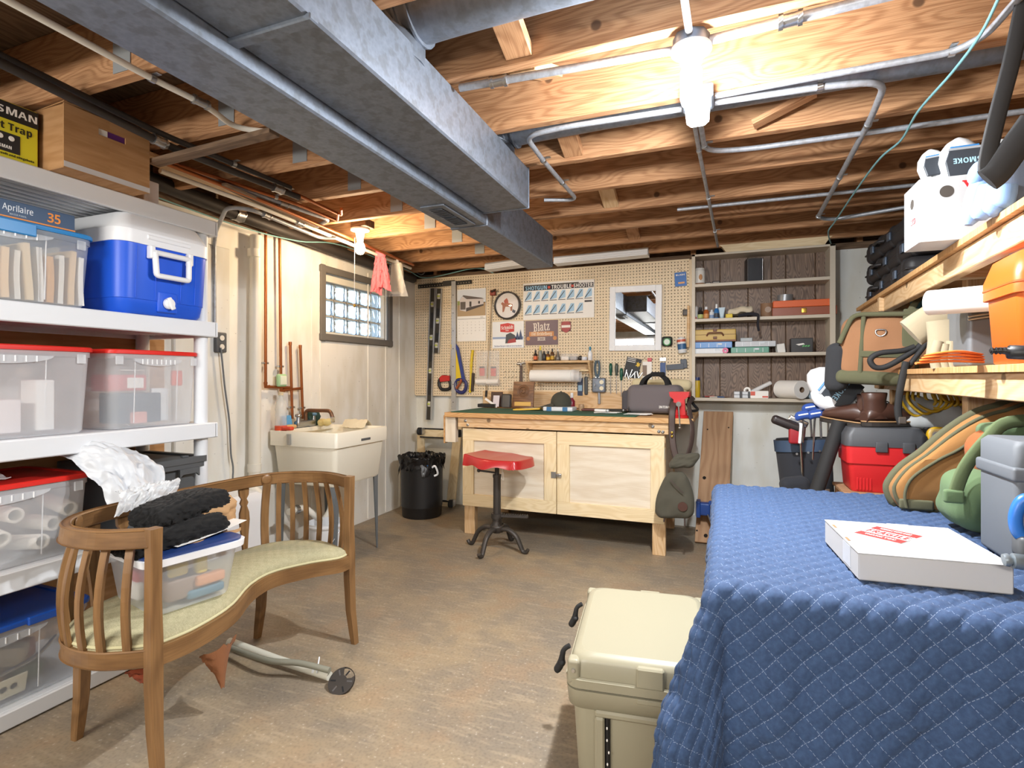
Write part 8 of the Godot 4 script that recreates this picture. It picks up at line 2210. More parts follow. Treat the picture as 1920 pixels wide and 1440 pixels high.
func headcover(label: String, at: Vector3, k: float, b: Basis, printed: bool) -> Node3D:
	var o := thing("headcover", label, "headcover", at, b)
	var w := c("eef0f2", 0.4)
	var prof := func(s: float, f: float) -> Array:
		var rg := []
		for q in [[-0.09, 0.045, 0.04], [-0.05, 0.06, 0.05], [0.0, 0.068, 0.052], [0.04, 0.06, 0.045], [0.075, 0.036, 0.028], [0.092, 0.012, 0.012]]:
			var ring := PackedVector3Array()
			for e in 18:
				var a := -TAU * e / 18
				ring.append(Vector3(cos(a) * q[1] * k * s, q[0] * k, sin(a) * q[2] * k * f))
			rg.append(ring)
		return rg
	part(o, "cover", sh().loft(prof.call(1.0, 1.0)), w)
	if printed:
		var pts := []
		for q in [[-0.052, -0.075], [-0.058, -0.02], [-0.045, 0.02], [0.045, 0.02], [0.058, -0.02], [0.052, -0.075]]: pts.append(Vector2(q[0], q[1]) * k)
		part(o, "dark_panel", sh(Vector3(0, 0, 0.052 * k)).prism(pts, -0.006, 0.003, 0.002), c("3a3f46", 0.5))
		part(o, "blue_stripe", sh(Vector3(0, 0.034 * k, 0.047 * k), rot(-20, 0, 0)).box(Vector3.ZERO, Vector3(0.08, 0.007, 0.006) * k, 0.001), c("3f87c9", 0.5))
		part(o, "grey_stripe", sh(Vector3(0, 0.025 * k, 0.050 * k), rot(-16, 0, 0)).box(Vector3.ZERO, Vector3(0.095, 0.01, 0.006) * k, 0.001), c("a7abb0", 0.5))
		text(o, "SMOKE", 0.02 * k, c("a9d8f2", 0.4), Vector3(0, -0.022 * k, 0.0558 * k), rot(0, 0, 180), "Droid Sans", 700, 0.075 * k)
	return o

func canvas_bag() -> void:
	var o := thing("canvas_tool_bag", "tan and green canvas tool bag at the far end of the lower shelf", "bag", Vector3(0.86, 1.2, -3.3))
	var tan := cloth("946a4a")
	var grn := cloth("5a5a42")
	var cN := noise(101, 5.0, 2)
	var b := rot(0, -14, -3)
	var ctr := Vector3(0.761, 1.359, -3.200)
	wpart(o, "body", sh(ctr, b).rbox(Vector3.ZERO, Vector3(0.40, 0.33, 0.26), 0.07, 5, 10, func(p: Vector3): return Vector3(p.x * (1.02 - 0.5 * maxf(0.0, p.y)), p.y, p.z * (1.0 - 0.9 * maxf(0.0, p.y))) + Vector3(0.01, 0.012, 0.012) * cN.get_noise_3d(p.x, p.y, p.z)), tan)
	for q in [[Vector3(-0.095, 0.0, 0.0), Vector3(0.02, 0.34, 0.268)], [Vector3(0.10, 0.02, 0.0), Vector3(0.075, 0.34, 0.268)]]:
		wpart(o, "green_band", sh(ctr + b * q[0], b).rbox(Vector3.ZERO, q[1], 0.009, 2, 6, func(p: Vector3): return Vector3(p.x, p.y, p.z * (1.0 - 0.9 * maxf(0.0, p.y)))), grn)
	wpart(o, "green_base", sh(ctr + b * Vector3(0, -0.145, 0), b).rbox(Vector3.ZERO, Vector3(0.40, 0.07, 0.275), 0.03, 3), grn)
	wpart(o, "pocket_band", sh(ctr + b * Vector3(-0.0, -0.03, 0.13), b).rbox(Vector3.ZERO, Vector3(0.2, 0.03, 0.012), 0.004, 2), grn)
	wpart(o, "end_pouch", sh(ctr + b * Vector3(-0.20, -0.10, 0.02), b).rbox(Vector3.ZERO, Vector3(0.10, 0.25, 0.2), 0.045, 4), cloth("2f3033"))
	wpart(o, "top_rim", sh(ctr, b).tube(bend([Vector3(-0.19, 0.02, 0.13), Vector3(-0.14, 0.165, 0.11), Vector3(0.16, 0.165, 0.11), Vector3(0.18, 0.1, 0.12)], 0.04), 0.012, 8), grn)
	wpart(o, "d_ring", sh(ctr + b * Vector3(-0.02, 0.075, 0.135), b).tube(curve([Vector3(-0.018, 0.012, 0), Vector3(0.018, 0.012, 0), Vector3(0.018, -0.008, 0), Vector3(0, -0.018, 0), Vector3(-0.018, -0.008, 0)], 3, true), 0.0035, 6, 1.0, Vector3.BACK, true), mats["steel"])
	wpart(o, "carry_strap", sh(ctr, b).tube(curve([Vector3(0.08, 0.15, 0.10), Vector3(0.12, 0.24, 0.06), Vector3(0.19, 0.26, 0.0), Vector3(0.22, 0.16, -0.05)], 5), 0.022, 8, 0.35), grn)
	var cd := thing("rubber_hose", "black rubber hose looped over the canvas bag and hanging below the shelf", "hose", Vector3(0.777, 1.262, -3.000))
	wpart(cd, "loop", sh().tube(curve([Vector3(0.874, 1.465, -2.950), Vector3(0.841, 1.370, -2.950), Vector3(0.764, 1.305, -2.950), Vector3(0.702, 1.267, -2.950), Vector3(0.660, 1.267, -2.950), Vector3(0.643, 1.302, -2.950), Vector3(0.681, 1.331, -2.950), Vector3(0.764, 1.340, -2.950), Vector3(0.815, 1.358, -2.950)], 5), 0.013, 10), mats["rubber"])
	wpart(cd, "second_loop", sh().tube(curve([Vector3(0.874, 1.446, -2.930), Vector3(0.849, 1.368, -2.930), Vector3(0.809, 1.304, -2.930), Vector3(0.783, 1.266, -2.930), Vector3(0.771, 1.285, -2.930)], 5), 0.011, 10), mats["rubber"])
	wpart(cd, "hanging_end", sh().tube(curve([Vector3(0.771, 1.289, -2.900), Vector3(0.759, 1.237, -2.900), Vector3(0.743, 1.141, -2.900), Vector3(0.739, 1.057, -2.900), Vector3(0.751, 1.009, -2.900)], 5), 0.015, 8, 0.4, Vector3.BACK), mats["rubber"])
	wpart(cd, "buckle", sh(Vector3(0.750, 1.027, -2.880)).box(Vector3.ZERO, Vector3(0.03, 0.03, 0.01), 0.003), mats["steel"])

func golf_corner() -> void:
	# golf bag on the floor behind the table
	var o := thing("golf_bag", "black and navy golf bag full of clubs standing behind the table", "golf bag", Vector3(0.679, 0.000, -4.644))
	var bp := Vector3(0.491, 0.762, -3.450)
	var base := Vector3(bp.x, 0, -3.45)
	o.position = base
	var nv := cloth("26282e")
	part(o, "tube", sh(Vector3.ZERO, rot(-4, 0, 4)).stack([[0.0, 0.24, 0.2, 0.09], [0.03, 0.26, 0.22, 0.1], [0.62, 0.27, 0.22, 0.1], [0.86, 0.29, 0.24, 0.11, 1], [0.875, 0.27, 0.22, 0.1, 1], [0.84, 0.25, 0.2, 0.09]], 7), nv)
	part(o, "collar", sh(Vector3.ZERO, rot(-4, 0, 4)).stack([[0.80, 0.298, 0.248, 0.11, 1], [0.865, 0.30, 0.25, 0.11, 1]], 7, false, false), c("2f4158", 0.6))
	part(o, "pocket", sh(Vector3(-0.10, 0.50, 0.09), rot(0, 10, 8)).rbox(Vector3.ZERO, Vector3(0.15, 0.34, 0.1), 0.04, 4), nv)
	part(o, "zip", sh().tube(curve([Vector3(-0.17, 0.62, 0.135), Vector3(-0.12, 0.57, 0.15), Vector3(-0.06, 0.50, 0.15)], 4), 0.004, 6), mats["steel"])
	part(o, "pale_strap", sh().tube([Vector3(0.03, 0.62, 0.14), Vector3(0.035, 0.55, 0.15), Vector3(0.03, 0.42, 0.15)], 0.02, 8, 0.3), c("d6cfc2", 0.8))
	part(o, "zip", sh().tube([Vector3(0.1, 0.50, 0.13), Vector3(0.16, 0.53, 0.11)], 0.004, 6), mats["steel"])
	for k in 4: part(o, "eyelet", sh(Vector3(-0.11 + k * 0.055, 0.80 + 0.01 * k, 0.125), rot(90, 0, 0)).lathe([[0.006, 0], [0.006, 0.006]], 10), mats["steel"])
	# clubs
	var club := func(called: String, label: String, top: Vector3, foot: Vector3) -> Node3D:
		var t := thing(called, label, "golf club", foot)
		wpart(t, "shaft", sh().tube([foot, top], 0.006, 8), mats["chrome"])
		return t
	var foot := base + Vector3(0, 0.55, 0)
	var wh := c("eef0f2", 0.4)
	for q in [["tall white headcover on the driver in the golf bag", Vector3(0.562, 1.167, -3.400), 1.5, 55.0, 1], ["lower white headcover beside the tall one in the golf bag", Vector3(0.525, 1.101, -3.360), 0.85, 60.0, 1]]:
		var hc := headcover(q[0], q[1], q[2], rot(0, 0, q[3]), q[2] > 1.0)
		part(hc, "sock", sh().tube(curve([Vector3(-0.02, -0.07, 0), Vector3(-0.05, -0.13, 0), Vector3(-0.11, -0.17, 0), Vector3(-0.2, -0.2, 0)], 5), 0.045 * q[2], 12), wh)
	var blu := cloth("2a4a94")
	var ii := 0
	for p in [Vector3(0.414, 1.011, -3.360), Vector3(0.474, 1.019, -3.360), Vector3(0.456, 1.050, -3.420), Vector3(0.508, 1.039, -3.420), Vector3(0.541, 1.007, -3.380)]:
		var cb: Node3D = club.call("iron_club", "iron club in a blue knit head cover, %s" % ["nearest the putter", "second of the near pair", "far one near the putter", "far one near the driver", "the one beside the boot"][ii], p, foot + Vector3(0.03 * (ii - 2), 0, 0.03 * (ii % 2)))
		cb.set_meta("group", "irons with blue covers")
		wpart(cb, "blue_cover", sh(p, rot(0, 0, 12)).rbox(Vector3.ZERO, Vector3(0.085, 0.048, 0.05), 0.022, 4, 3, func(q: Vector3): return q + Vector3(0, -6.0 * q.x * q.x, 0)), blu)
		wpart(cb, "white_trim", sh(p + Vector3(0, 0.004, 0.024), rot(0, 0, 12)).box(Vector3.ZERO, Vector3(0.05, 0.008, 0.006), 0.002), wh)
		ii += 1
	for q in [["bare chrome iron leaning out beside the putter cover", Vector3(0.380, 0.981, -3.360)], ["second bare chrome iron behind the first", Vector3(0.408, 0.968, -3.380)]]:
		var ic: Node3D = club.call("iron_club", q[0], q[1] + Vector3(0.02, -0.02, 0), foot + Vector3(-0.08, 0, -0.05))
		wpart(ic, "head", sh(q[1], rot(0, 0, -25)).rbox(Vector3.ZERO, Vector3(0.075, 0.035, 0.018), 0.008, 3), mats["chrome"])
	var pt: Node3D = club.call("putter", "putter in a black and red head cover jutting out of the bag", Vector3(0.397, 0.949, -3.330), foot + Vector3(-0.07, 0, 0.06))
	wpart(pt, "black_cover", sh(Vector3(0.331, 0.962, -3.320), rot(0, 0, -22)).rbox(Vector3.ZERO, Vector3(0.16, 0.05, 0.05), 0.02, 4), c("241c1c", 0.4))
	wpart(pt, "red_cover", sh(Vector3(0.368, 0.905, -3.320)).rbox(Vector3.ZERO, Vector3(0.055, 0.10, 0.045), 0.012, 3), c("8f1f28", 0.4))
	wpart(pt, "white_edge", sh(Vector3(0.395, 0.915, -3.310), rot(0, 0, -4)).box(Vector3.ZERO, Vector3(0.014, 0.11, 0.04), 0.003), wh)
	var pole := thing("black_tube", "black foam-covered tube leaning across the golf bag", "tube", Vector3(0.468, 0.643, -3.200))
	wpart(pole, "tube", sh().tube([Vector3(0.451, 0.600, -3.200), Vector3(0.564, 0.993, -3.200)], 0.034, 14), mats["rubber"])
	# crate carrying the red tool box
	var P := Vector3(0.735, 0, -3.2)
	var cr := thing("wood_crate", "slatted wooden crate under the red tool box", "crate", P)
	for ex in [-1, 1]:
		for ez in [-1, 1]: part(cr, "corner_post", bx(Vector3(0.04, 0.64, 0.04), Vector3(ex * 0.15, 0.32, ez * 0.11), 0.003), mats["board_wood"])
	for k in 4:
		for ez in [-1, 1]: part(cr, "slat", bx(Vector3(0.34, 0.09, 0.014), Vector3(0, 0.08 + k * 0.17, ez * 0.137), 0.002), mats["board_wood"])
	part(cr, "top_board", bx(Vector3(0.36, 0.016, 0.3), Vector3(0, 0.648, 0), 0.002), mats["board_wood"])
	var tb := thing("red_toolbox", "red plastic tool box with a black lid", "toolbox", P + Vector3(0, 0.657, 0))
	var rd := mat("toolbox_red", Color("c8262a"), 0.4)
	var bl := mat("lid_charcoal", Color("47494d"), 0.5)
	part(tb, "body", sh().stack([[0.0, 0.27, 0.2, 0.02], [0.01, 0.285, 0.21, 0.025], [0.14, 0.305, 0.23, 0.025, 1], [0.14, 0.32, 0.245, 0.025, 1], [0.225, 0.33, 0.25, 0.025]], 4), rd)
	for k in 5: part(tb, "rib", bx(Vector3(0.008, 0.06, 0.006), Vector3(-0.115 + k * 0.014, 0.04, 0.108), 0.002), rd)
	for k in 5: part(tb, "rib", bx(Vector3(0.008, 0.06, 0.006), Vector3(0.05 + k * 0.014, 0.04, 0.108), 0.002), rd)
	part(tb, "lid", sh().stack([[0.225, 0.34, 0.26, 0.03, 1], [0.28, 0.34, 0.26, 0.03], [0.315, 0.30, 0.22, 0.03]], 4), bl)
	for e in [-0.02, 0.09]: part(tb, "latch", sh().rbox(Vector3(e, 0.225, 0.133), Vector3(0.05, 0.05, 0.012), 0.004, 2), bl)
	# boots on the tool box, shoe beside
	var lb := mat("boot_leather", Color("4a3128"), 0.35)
	boot("brown leather ankle boot stood on the red tool box", Vector3(0.750, 0.973, -3.2), rot(0, -65, 0), lb)
	boot("brown leather boot lying tipped toward the golf bag", Vector3(0.649, 0.963, -3.260), rot(6, 60, 0), lb)
	var gc := thing("grey_cloth_bag", "pale grey canvas bag slumped behind the boot", "bag", Vector3(1.03, 0.97, -3.3))
	var gn := noise(111, 7.0, 2)
	wpart(gc, "bag", sh(Vector3(0.982, 1.027, -3.260)).rbox(Vector3.ZERO, Vector3(0.28, 0.17, 0.14), 0.06, 4, 8, func(p: Vector3): return p * (1.0 + 0.2 * gn.get_noise_3d(p.x, p.y, p.z)) + Vector3(0, -0.25 * p.x, 0)), cloth("b4b8b8"))
	var sb := thing("parts_crate", "plain wooden box stack holding up the yellow organizer", "crate", Vector3(1.07, 0, -3.2))
	part(sb, "box", bx(Vector3(0.26, 0.72, 0.3), Vector3(0, 0.36, 0), 0.004), mats["board_wood"])
	part(sb, "lid_board", bx(Vector3(0.28, 0.016, 0.32), Vector3(0, 0.729, 0), 0.002), mats["pine"])
	var yo := thing("parts_organizer", "yellow and black parts organizer with a clear lid", "organizer", Vector3(1.045, 0.738, -3.14), rot(-4, 0, 0))
	var yl := c("dcae1e", 0.4)
	part(yo, "back", bx(Vector3(0.26, 0.24, 0.06), Vector3(0, 0.12, -0.02), 0.008), mats["black_plastic"])
	part(yo, "yellow_frame", sh(Vector3(0, 0.12, 0.015)).tube(bend([Vector3(-0.12, -0.11, 0), Vector3(-0.12, 0.11, 0), Vector3(0.12, 0.11, 0), Vector3(0.12, -0.11, 0), Vector3(-0.12, -0.11, 0)], 0.03), 0.014, 8), yl)
	for k in 3: part(yo, "yellow_divider", bx(Vector3(0.014, 0.2, 0.012), Vector3(-0.05 + k * 0.06, 0.12, 0.014), 0.003), yl)
	for k in 9: part(yo, "screw_tray", sh().rbox(Vector3(-0.08 + (k % 3) * 0.06, 0.05 + int(k / 3) * 0.07, 0.016), Vector3(0.036, 0.03, 0.02), 0.006, 2), mats["steel"] if k % 2 else c("8c7a4a", 0.4, 0.6))
	part(yo, "clear_lid", sh().rbox(Vector3(0, 0.12, 0.034), Vector3(0.25, 0.23, 0.016), 0.006, 2), mats["clear_bag"])

func boot(label: String, at: Vector3, b: Basis, m: Material) -> void:
	var o := thing("leather_boot", label, "boot", at, b)
	# toe points along -z
	var rg := []
	for q in [[0.10, 0.03, 0.02, 0.028], [0.09, 0.04, 0.035, 0.036], [0.04, 0.044, 0.045, 0.045], [-0.01, 0.046, 0.05, 0.05], [-0.06, 0.048, 0.042, 0.042], [-0.11, 0.047, 0.034, 0.034], [-0.15, 0.036, 0.026, 0.026], [-0.168, 0.012, 0.018, 0.012]]:
		var ring := PackedVector3Array()
		for e in 16:
			var a := TAU * e / 16
			ring.append(Vector3(cos(a) * q[1], 0.022 + q[2] + sin(a) * q[3], q[0]))
		rg.append(ring)
	rg.reverse()
	part(o, "foot", sh().loft(rg), m)
	var sr := []
	for q in [[0.04, 0.043, 0.06, 0.035], [0.09, 0.044, 0.058, 0.04], [0.13, 0.045, 0.054, 0.045], [0.165, 0.05, 0.06, 0.045], [0.17, 0.046, 0.056, 0.045], [0.14, 0.042, 0.05, 0.045]]:
		var ring := PackedVector3Array()
		for e in 18:
			var a := -TAU * e / 18
			ring.append(Vector3(cos(a) * q[1], q[0], q[3] + sin(a) * q[2]))
		sr.append(ring)
	part(o, "shaft", sh().loft(sr, true, false), m)
	var sl := []
	for k in 20:
		var a := TAU * k / 20.0
		sl.append(Vector2(cos(a) * (0.05 - 0.006 * sin(a)), sin(a) * 0.145 + 0.035))
	part(o, "sole", sh(Vector3(0, 0.0, 0), rot(-90, 0, 0)).prism(sl, 0.0, 0.022, 0.003), mat("boot_sole", Color("2a2420"), 0.7))
	part(o, "welt", sh(Vector3(0, 0.026, -0.035)).tube(range(20).map(func(k): return Vector3(cos(TAU * k / 20.0) * 0.051, 0, sin(TAU * k / 20.0) * 0.142)), 0.004, 6, 1.0, Vector3.UP, true), c("a8835a", 0.6))
	part(o, "lace", sh().tube(curve([Vector3(-0.02, 0.13, -0.012), Vector3(0.02, 0.12, -0.018), Vector3(-0.02, 0.10, -0.03), Vector3(0.02, 0.09, -0.042), Vector3(0.05, 0.1, -0.02), Vector3(0.055, 0.06, -0.02)], 4), 0.003, 6), c("2b2320", 0.7))
# ---------------------------------------------------------------- covered table, cooler and what lies on the table
func right_table() -> void:
	var ty := 0.742
	var fz := -1.345
	var bz := -2.53
	var x0 := 0.005
	var x1 := 1.36
	var tb := thing("covered_table", "wooden table hidden under the blue quilted blanket", "table", Vector3((x0 + x1) / 2, 0, (fz + bz) / 2))
	part(tb, "tabletop", bx(Vector3(x1 - x0 - 0.02, 0.04, fz - bz - 0.02), Vector3(0, ty - 0.022, 0), 0.004), mats["board_wood"])
	for ex in [-1, 1]:
		for ez in [-1, 1]: part(tb, "leg", bx(Vector3(0.06, ty - 0.04, 0.06), Vector3(ex * 0.61, (ty - 0.04) / 2, ez * 0.53), 0.004), mats["board_wood"])
	# quilted moving blanket
	var hang := 0.42
	var s := 0.052
	var n := noise(121, 2.2, 3)
	var W := x1 - x0 + hang
	var L := fz - bz + hang + 0.12
	var o := thing("moving_blanket", "navy blue quilted moving blanket with white diamond stitching over the table", "blanket", Vector3((x0 + x1) / 2, ty, (fz + bz) / 2))
	var drape := func(u: float, v: float) -> Vector3:
		var a := u * W - hang
		var b := v * L - hang
		var pu := absf(fposmod((a + b) / s, 1.0) - 0.5) * 2.0
		var pv := absf(fposmod((a - b) / s, 1.0) - 0.5) * 2.0
		var puff := 0.009 * (1.0 - pow(maxf(pu, pv), 3.0))
		var wr := n.get_noise_2d(a * 2.0, b * 2.0)
		var da := maxf(0.0, -a)
		var db := maxf(0.0, -b)
		var d := sqrt(da * da + db * db)
		var p := Vector3(x0 + maxf(a, 0.0), ty + 0.004, fz - maxf(b, 0.0))
		var nrm := Vector3.UP
		if b > L - hang - 0.12:
			var e := b - (L - hang - 0.12)
			p.z = bz - 0.02 * sin(minf(e / 0.03, 1.0) * PI / 2)
			p.y -= maxf(0.0, e - 0.015)
		if d > 0.0:
			var dir := Vector2(da / d, db / d)
			var R := 0.035
			var ang := minf(d / R, PI / 2)
			var drop := R * (1.0 - cos(ang)) + maxf(0.0, d - R * PI / 2)
			var front := dir.y
			var out := R * sin(ang) + minf(drop, 0.33) * (0.03 + 0.15 * front * (1.0 - 0.5 * front) + 0.5 * dir.x * dir.y + 0.12 * dir.x * exp(-maxf(b, 0.0) * 6.0))
			out += 0.02 * wr * minf(1.0, d * 5.0) + 0.012 * sin(a * 11.0 + b * 2.0) * minf(1.0, d * 3.0) * front
			p.x -= dir.x * out
			p.z += dir.y * out
			p.y -= drop * 0.985
			nrm = Vector3(-dir.x, 0.0, dir.y) * sin(ang) + Vector3.UP * cos(ang)
		return p + nrm * (puff + 0.003 * wr)
	var bl := mat("blanket", Color.WHITE, 0.85)
	var bn := noise(131, 0.03, 3)
	bl.albedo_texture = picture("blanket", 512, 512, func(x: int, y: int):
		var a := fposmod((x + y) / 128.0, 1.0)
		var b := fposmod((x - y) / 128.0, 1.0)
		var k := bn.get_noise_2d(x, y)
		var col := Color("2a4064").lerp(Color("385278"), clampf(0.4 + k * 0.6, 0, 1))
		var f := bn.get_noise_2d(x * 14.0, y * 14.0)
		col = col.lightened(clampf(f * 0.12, 0, 0.1))
		var dash := int((x - y + 4096) / 10.0) % 3 < 2
		var dash2 := int((x + y) / 10.0) % 3 < 2
		if (minf(a, 1.0 - a) < 0.012 and dash) or (minf(b, 1.0 - b) < 0.012 and dash2): col = Color("8c9ab4")
		return col)
	bl.uv1_scale = Vector3(1.0 / (4.0 * s), 1.0 / (4.0 * s), 1)
	var off := hang / (4.0 * s)
	bl.uv1_offset = Vector3(-off, -off, 0)
	bl.rim_enabled = true
	bl.rim = 0.1
	bl.rim_tint = 0.6
	wpart(o, "quilt", sh().sheet(drape, 230, 200, 0.006, W, L), bl)
	var hem := []
	for k in 60: hem.append(drape.call(0.02 + 0.98 * k / 59.0, 0.0) + Vector3(0, 0, 0.002))
	wpart(o, "hem", sh().tube(hem, 0.008, 6), c("3a5788", 0.85))
	# flat white parcel
	var fb := thing("flat_parcel", "flat white cardboard parcel with a red FRAGILE label", "parcel", Vector3(0.425, ty + 0.013, -1.60), rot(0, 4, 0))
	var wm := c("bfbebd", 0.7)
	part(fb, "carton", bx(Vector3(0.29, 0.062, 0.30), Vector3(0, 0.031, 0), 0.003), wm)
	part(fb, "lid_edge", bx(Vector3(0.292, 0.002, 0.302), Vector3(0, 0.0625, 0), 0.0005), wm)
	part(fb, "tape", bx(Vector3(0.05, 0.0008, 0.304), Vector3(0.03, 0.0641, 0), 0), mats["cling"])
	part(fb, "tape", bx(Vector3(0.0008, 0.05, 0.06), Vector3(-0.1458, 0.035, 0.06), 0), mats["cling"])
	for e in [-0.08, 0.04]: part(fb, "slot", bx(Vector3(0.006, 0.001, 0.03), Vector3(-0.138, 0.0642, e), 0), c("8a6a48", 0.8))
	var lb := part(fb, "red_label", sh(Vector3(-0.03, 0.0645, -0.03), rot(0, -42, 0)).box(Vector3.ZERO, Vector3(0.105, 0.0008, 0.115), 0), c("e6e0e0", 0.6))
	var red := c("c0302e", 0.6)
	for e in [-0.04, 0.04]: part(lb, "red_band", sh(Vector3(-0.03, 0.065, -0.03), rot(0, -42, 0)).box(Vector3(0, 0, e), Vector3(0.105, 0.0008, 0.034), 0), red)
	text(fb, "FRAGILE", 0.03, red, Vector3(-0.03, 0.0655, -0.03), rot(0, -42, 0) * rot(-90, 0, 0), "Droid Sans", 700, 0.095)
	for e in [-0.04, 0.04]: text(fb, "HANDLE WITH CARE" if e < 0 else "THANK YOU", 0.01, mats["paper"], Vector3(-0.03, 0.0656, -0.03) + rot(0, -42, 0) * Vector3(0, 0, e), rot(0, -42, 0) * rot(-90, 0, 0), "Droid Sans", 700, 0.07)
	# tan soft rifle case
	var tc := thing("soft_gun_case", "long tan canvas case with olive trim lying against the shelves", "case", Vector3(0.9, ty + 0.012, -2.36))
	var tn := cloth("966a3a")
	var oz := Vector3(0.900, 0.754, -2.360)
	var outl := [Vector2(-0.191, 0.053), Vector2(-0.181, 0.092), Vector2(-0.146, 0.142), Vector2(-0.091, 0.192), Vector2(-0.023, 0.265), Vector2(0.052, 0.328), Vector2(0.124, 0.360), Vector2(0.277, 0.392), Vector2(0.277, 0.029), Vector2(-0.115, -0.010), Vector2(-0.165, -0.002)]
	var K := 0.758
	var sm := []
	for q in outl: sm.append(Vector2(q.x, q.y))
	var ev := curve(sm, 3, true)
	var rings := []
	for q in [[-0.055, 0.86], [-0.045, 0.95], [-0.02, 1.0], [0.02, 1.0], [0.045, 0.95], [0.06, 0.86], [0.065, 0.5], [0.068, 0.1]]:
		var ring := PackedVector3Array()
		for p in ev:
			var cpt := Vector2(clampf(p.x, -0.1, 0.3), 0.18)
			var e: Vector2 = cpt.lerp(p, q[1])
			ring.append(Vector3(K + e.x, maxf(ty + 0.013 + e.y, ty + 0.012), -2.33 + q[0]))
		rings.append(ring)
	var flip := []
	for r in rings:
		var rr2: PackedVector3Array = r.duplicate()
		rr2.reverse()
		flip.append(rr2)
	wpart(tc, "canvas", sh().loft(flip, true, true), tn)
	for zz in [-0.02, 0.045]:
		var tp := []
		for p in ev:
			var cpt := Vector2(clampf(p.x, -0.1, 0.3), 0.18)
			var e: Vector2 = cpt.lerp(p, 1.005 if zz < 0 else 0.955)
			tp.append(Vector3(K + e.x, maxf(ty + 0.013 + e.y, ty + 0.014), -2.33 + zz))
		wpart(tc, "piping", sh().tube(tp, 0.007 if zz > 0 else 0.016, 6, 1.0, Vector3.BACK, true), cloth("56553f"))
	wpart(tc, "zip_flap", sh().tube(curve([Vector3(0.601, 0.764, -2.260), Vector3(0.596, 0.814, -2.260), Vector3(0.619, 0.871, -2.260), Vector3(0.693, 0.936, -2.260), Vector3(0.752, 0.976, -2.260), Vector3(0.839, 1.055, -2.260)], 5), 0.005, 6), cloth("56553f"))
	wpart(tc, "olive_toe", sh(Vector3(0.611, 0.775, -2.270)).rbox(Vector3(0.02, 0, 0), Vector3(0.10, 0.035, 0.016), 0.007, 2), cloth("56553f"))
	# green and rust duffel
	var gd := thing("duffel_bag", "green duffel bag with a rust orange panel beside the grey box", "bag", Vector3(0.72, ty + 0.012, -2.05))
	var gz := cloth("5d7350")
	var gn := noise(141, 6.0, 2)
	part(gd, "body", sh(Vector3(0.06, 0.095, 0), rot(0, 6, 0)).rbox(Vector3.ZERO, Vector3(0.29, 0.185, 0.19), 0.07, 5, 8, func(p: Vector3): return p + Vector3(0.012, 0.0, 0.014) * gn.get_noise_3d(p.x, p.y, p.z)), gz)
	part(gd, "rust_panel", sh(Vector3(0.085, 0.235, -0.01), rot(0, 6, 10)).rbox(Vector3.ZERO, Vector3(0.2, 0.15, 0.15), 0.06, 5, 6, func(p: Vector3): return p + Vector3(0, 0.01, 0.012) * gn.get_noise_3d(p.x * 2, p.y * 2, p.z)), cloth("98552c"))
	part(gd, "strap", sh().tube(curve([Vector3(-0.085, 0.10, 0.09), Vector3(-0.06, 0.20, 0.10), Vector3(0.0, 0.29, 0.09), Vector3(0.06, 0.335, 0.06), Vector3(0.2, 0.345, 0.03)], 5), 0.018, 8, 0.35, Vector3.BACK), cloth("5d6b48"))
	part(gd, "strap_end", sh().rbox(Vector3(-0.085, 0.115, 0.095), Vector3(0.05, 0.04, 0.02), 0.008, 2), gz)
	part(gd, "top_flap", sh(Vector3(0.12, 0.31, -0.01), rot(0, 0, 8)).rbox(Vector3.ZERO, Vector3(0.2, 0.05, 0.13), 0.022, 3), gz)
	# grey tool chest
	var gt := thing("grey_tool_chest", "dusty grey plastic tool chest at the table's end", "toolbox", Vector3(0.845, ty + 0.012, -1.77))
	var gp := mat("chest_grey", Color("666b71"), 0.6)
	part(gt, "body", sh().rbox(Vector3(0, 0.11, 0), Vector3(0.36, 0.22, 0.20), 0.014, 3), gp)
	part(gt, "seam_band", sh().rbox(Vector3(0, 0.228, 0), Vector3(0.374, 0.035, 0.214), 0.008, 2), gp)
	part(gt, "lid", sh().stack([[0.245, 0.362, 0.202, 0.016, 1], [0.295, 0.362, 0.202, 0.018], [0.308, 0.34, 0.18, 0.02]], 4), gp)
	for e in [-0.09, 0.09]: part(gt, "latch", sh().rbox(Vector3(e, 0.225, 0.11), Vector3(0.05, 0.06, 0.012), 0.004, 2), mats["grey_plastic"])
	var bh := thing("blue_clamp", "blue curved clamp handle at the picture's edge by the grey chest", "clamp", Vector3(0.628, 0.868, -1.550))
	wpart(bh, "handle", sh().tube(curve([Vector3(0.660, 0.947, -1.560), Vector3(0.635, 0.941, -1.560), Vector3(0.622, 0.907, -1.560), Vector3(0.625, 0.871, -1.560), Vector3(0.641, 0.852, -1.560), Vector3(0.665, 0.851, -1.560)], 5), 0.013, 10), c("2c6fc4", 0.35))
	wpart(bh, "foot", sh(Vector3(0.646, 0.837, -1.560)).rbox(Vector3(0, 0.0, 0), Vector3(0.05, 0.05, 0.05), 0.01, 2), mats["grey_plastic"])
	var fit := thing("clamp_screw", "grey threaded clamp fitting resting on the parcel's corner", "clamp", Vector3(0.562, 0.839, -1.420))
	wpart(fit, "screw", sh().tube([Vector3(0.546, 0.839, -1.420), Vector3(0.553, 0.840, -1.420), Vector3(0.558, 0.840, -1.420), Vector3(0.605, 0.840, -1.420)], [0.012, 0.014, 0.010, 0.011], 12), c("7f8a92", 0.4, 0.4))
	wpart(fit, "knob", sh(Vector3(0.571, 0.839, -1.420), rot(0, 0, 88)).lathe([[0.012, -0.012], [0.016, -0.010, 1], [0.016, 0.010, 1], [0.012, 0.012]], 10), c("7f8a92", 0.4, 0.4))
	hard_cooler()

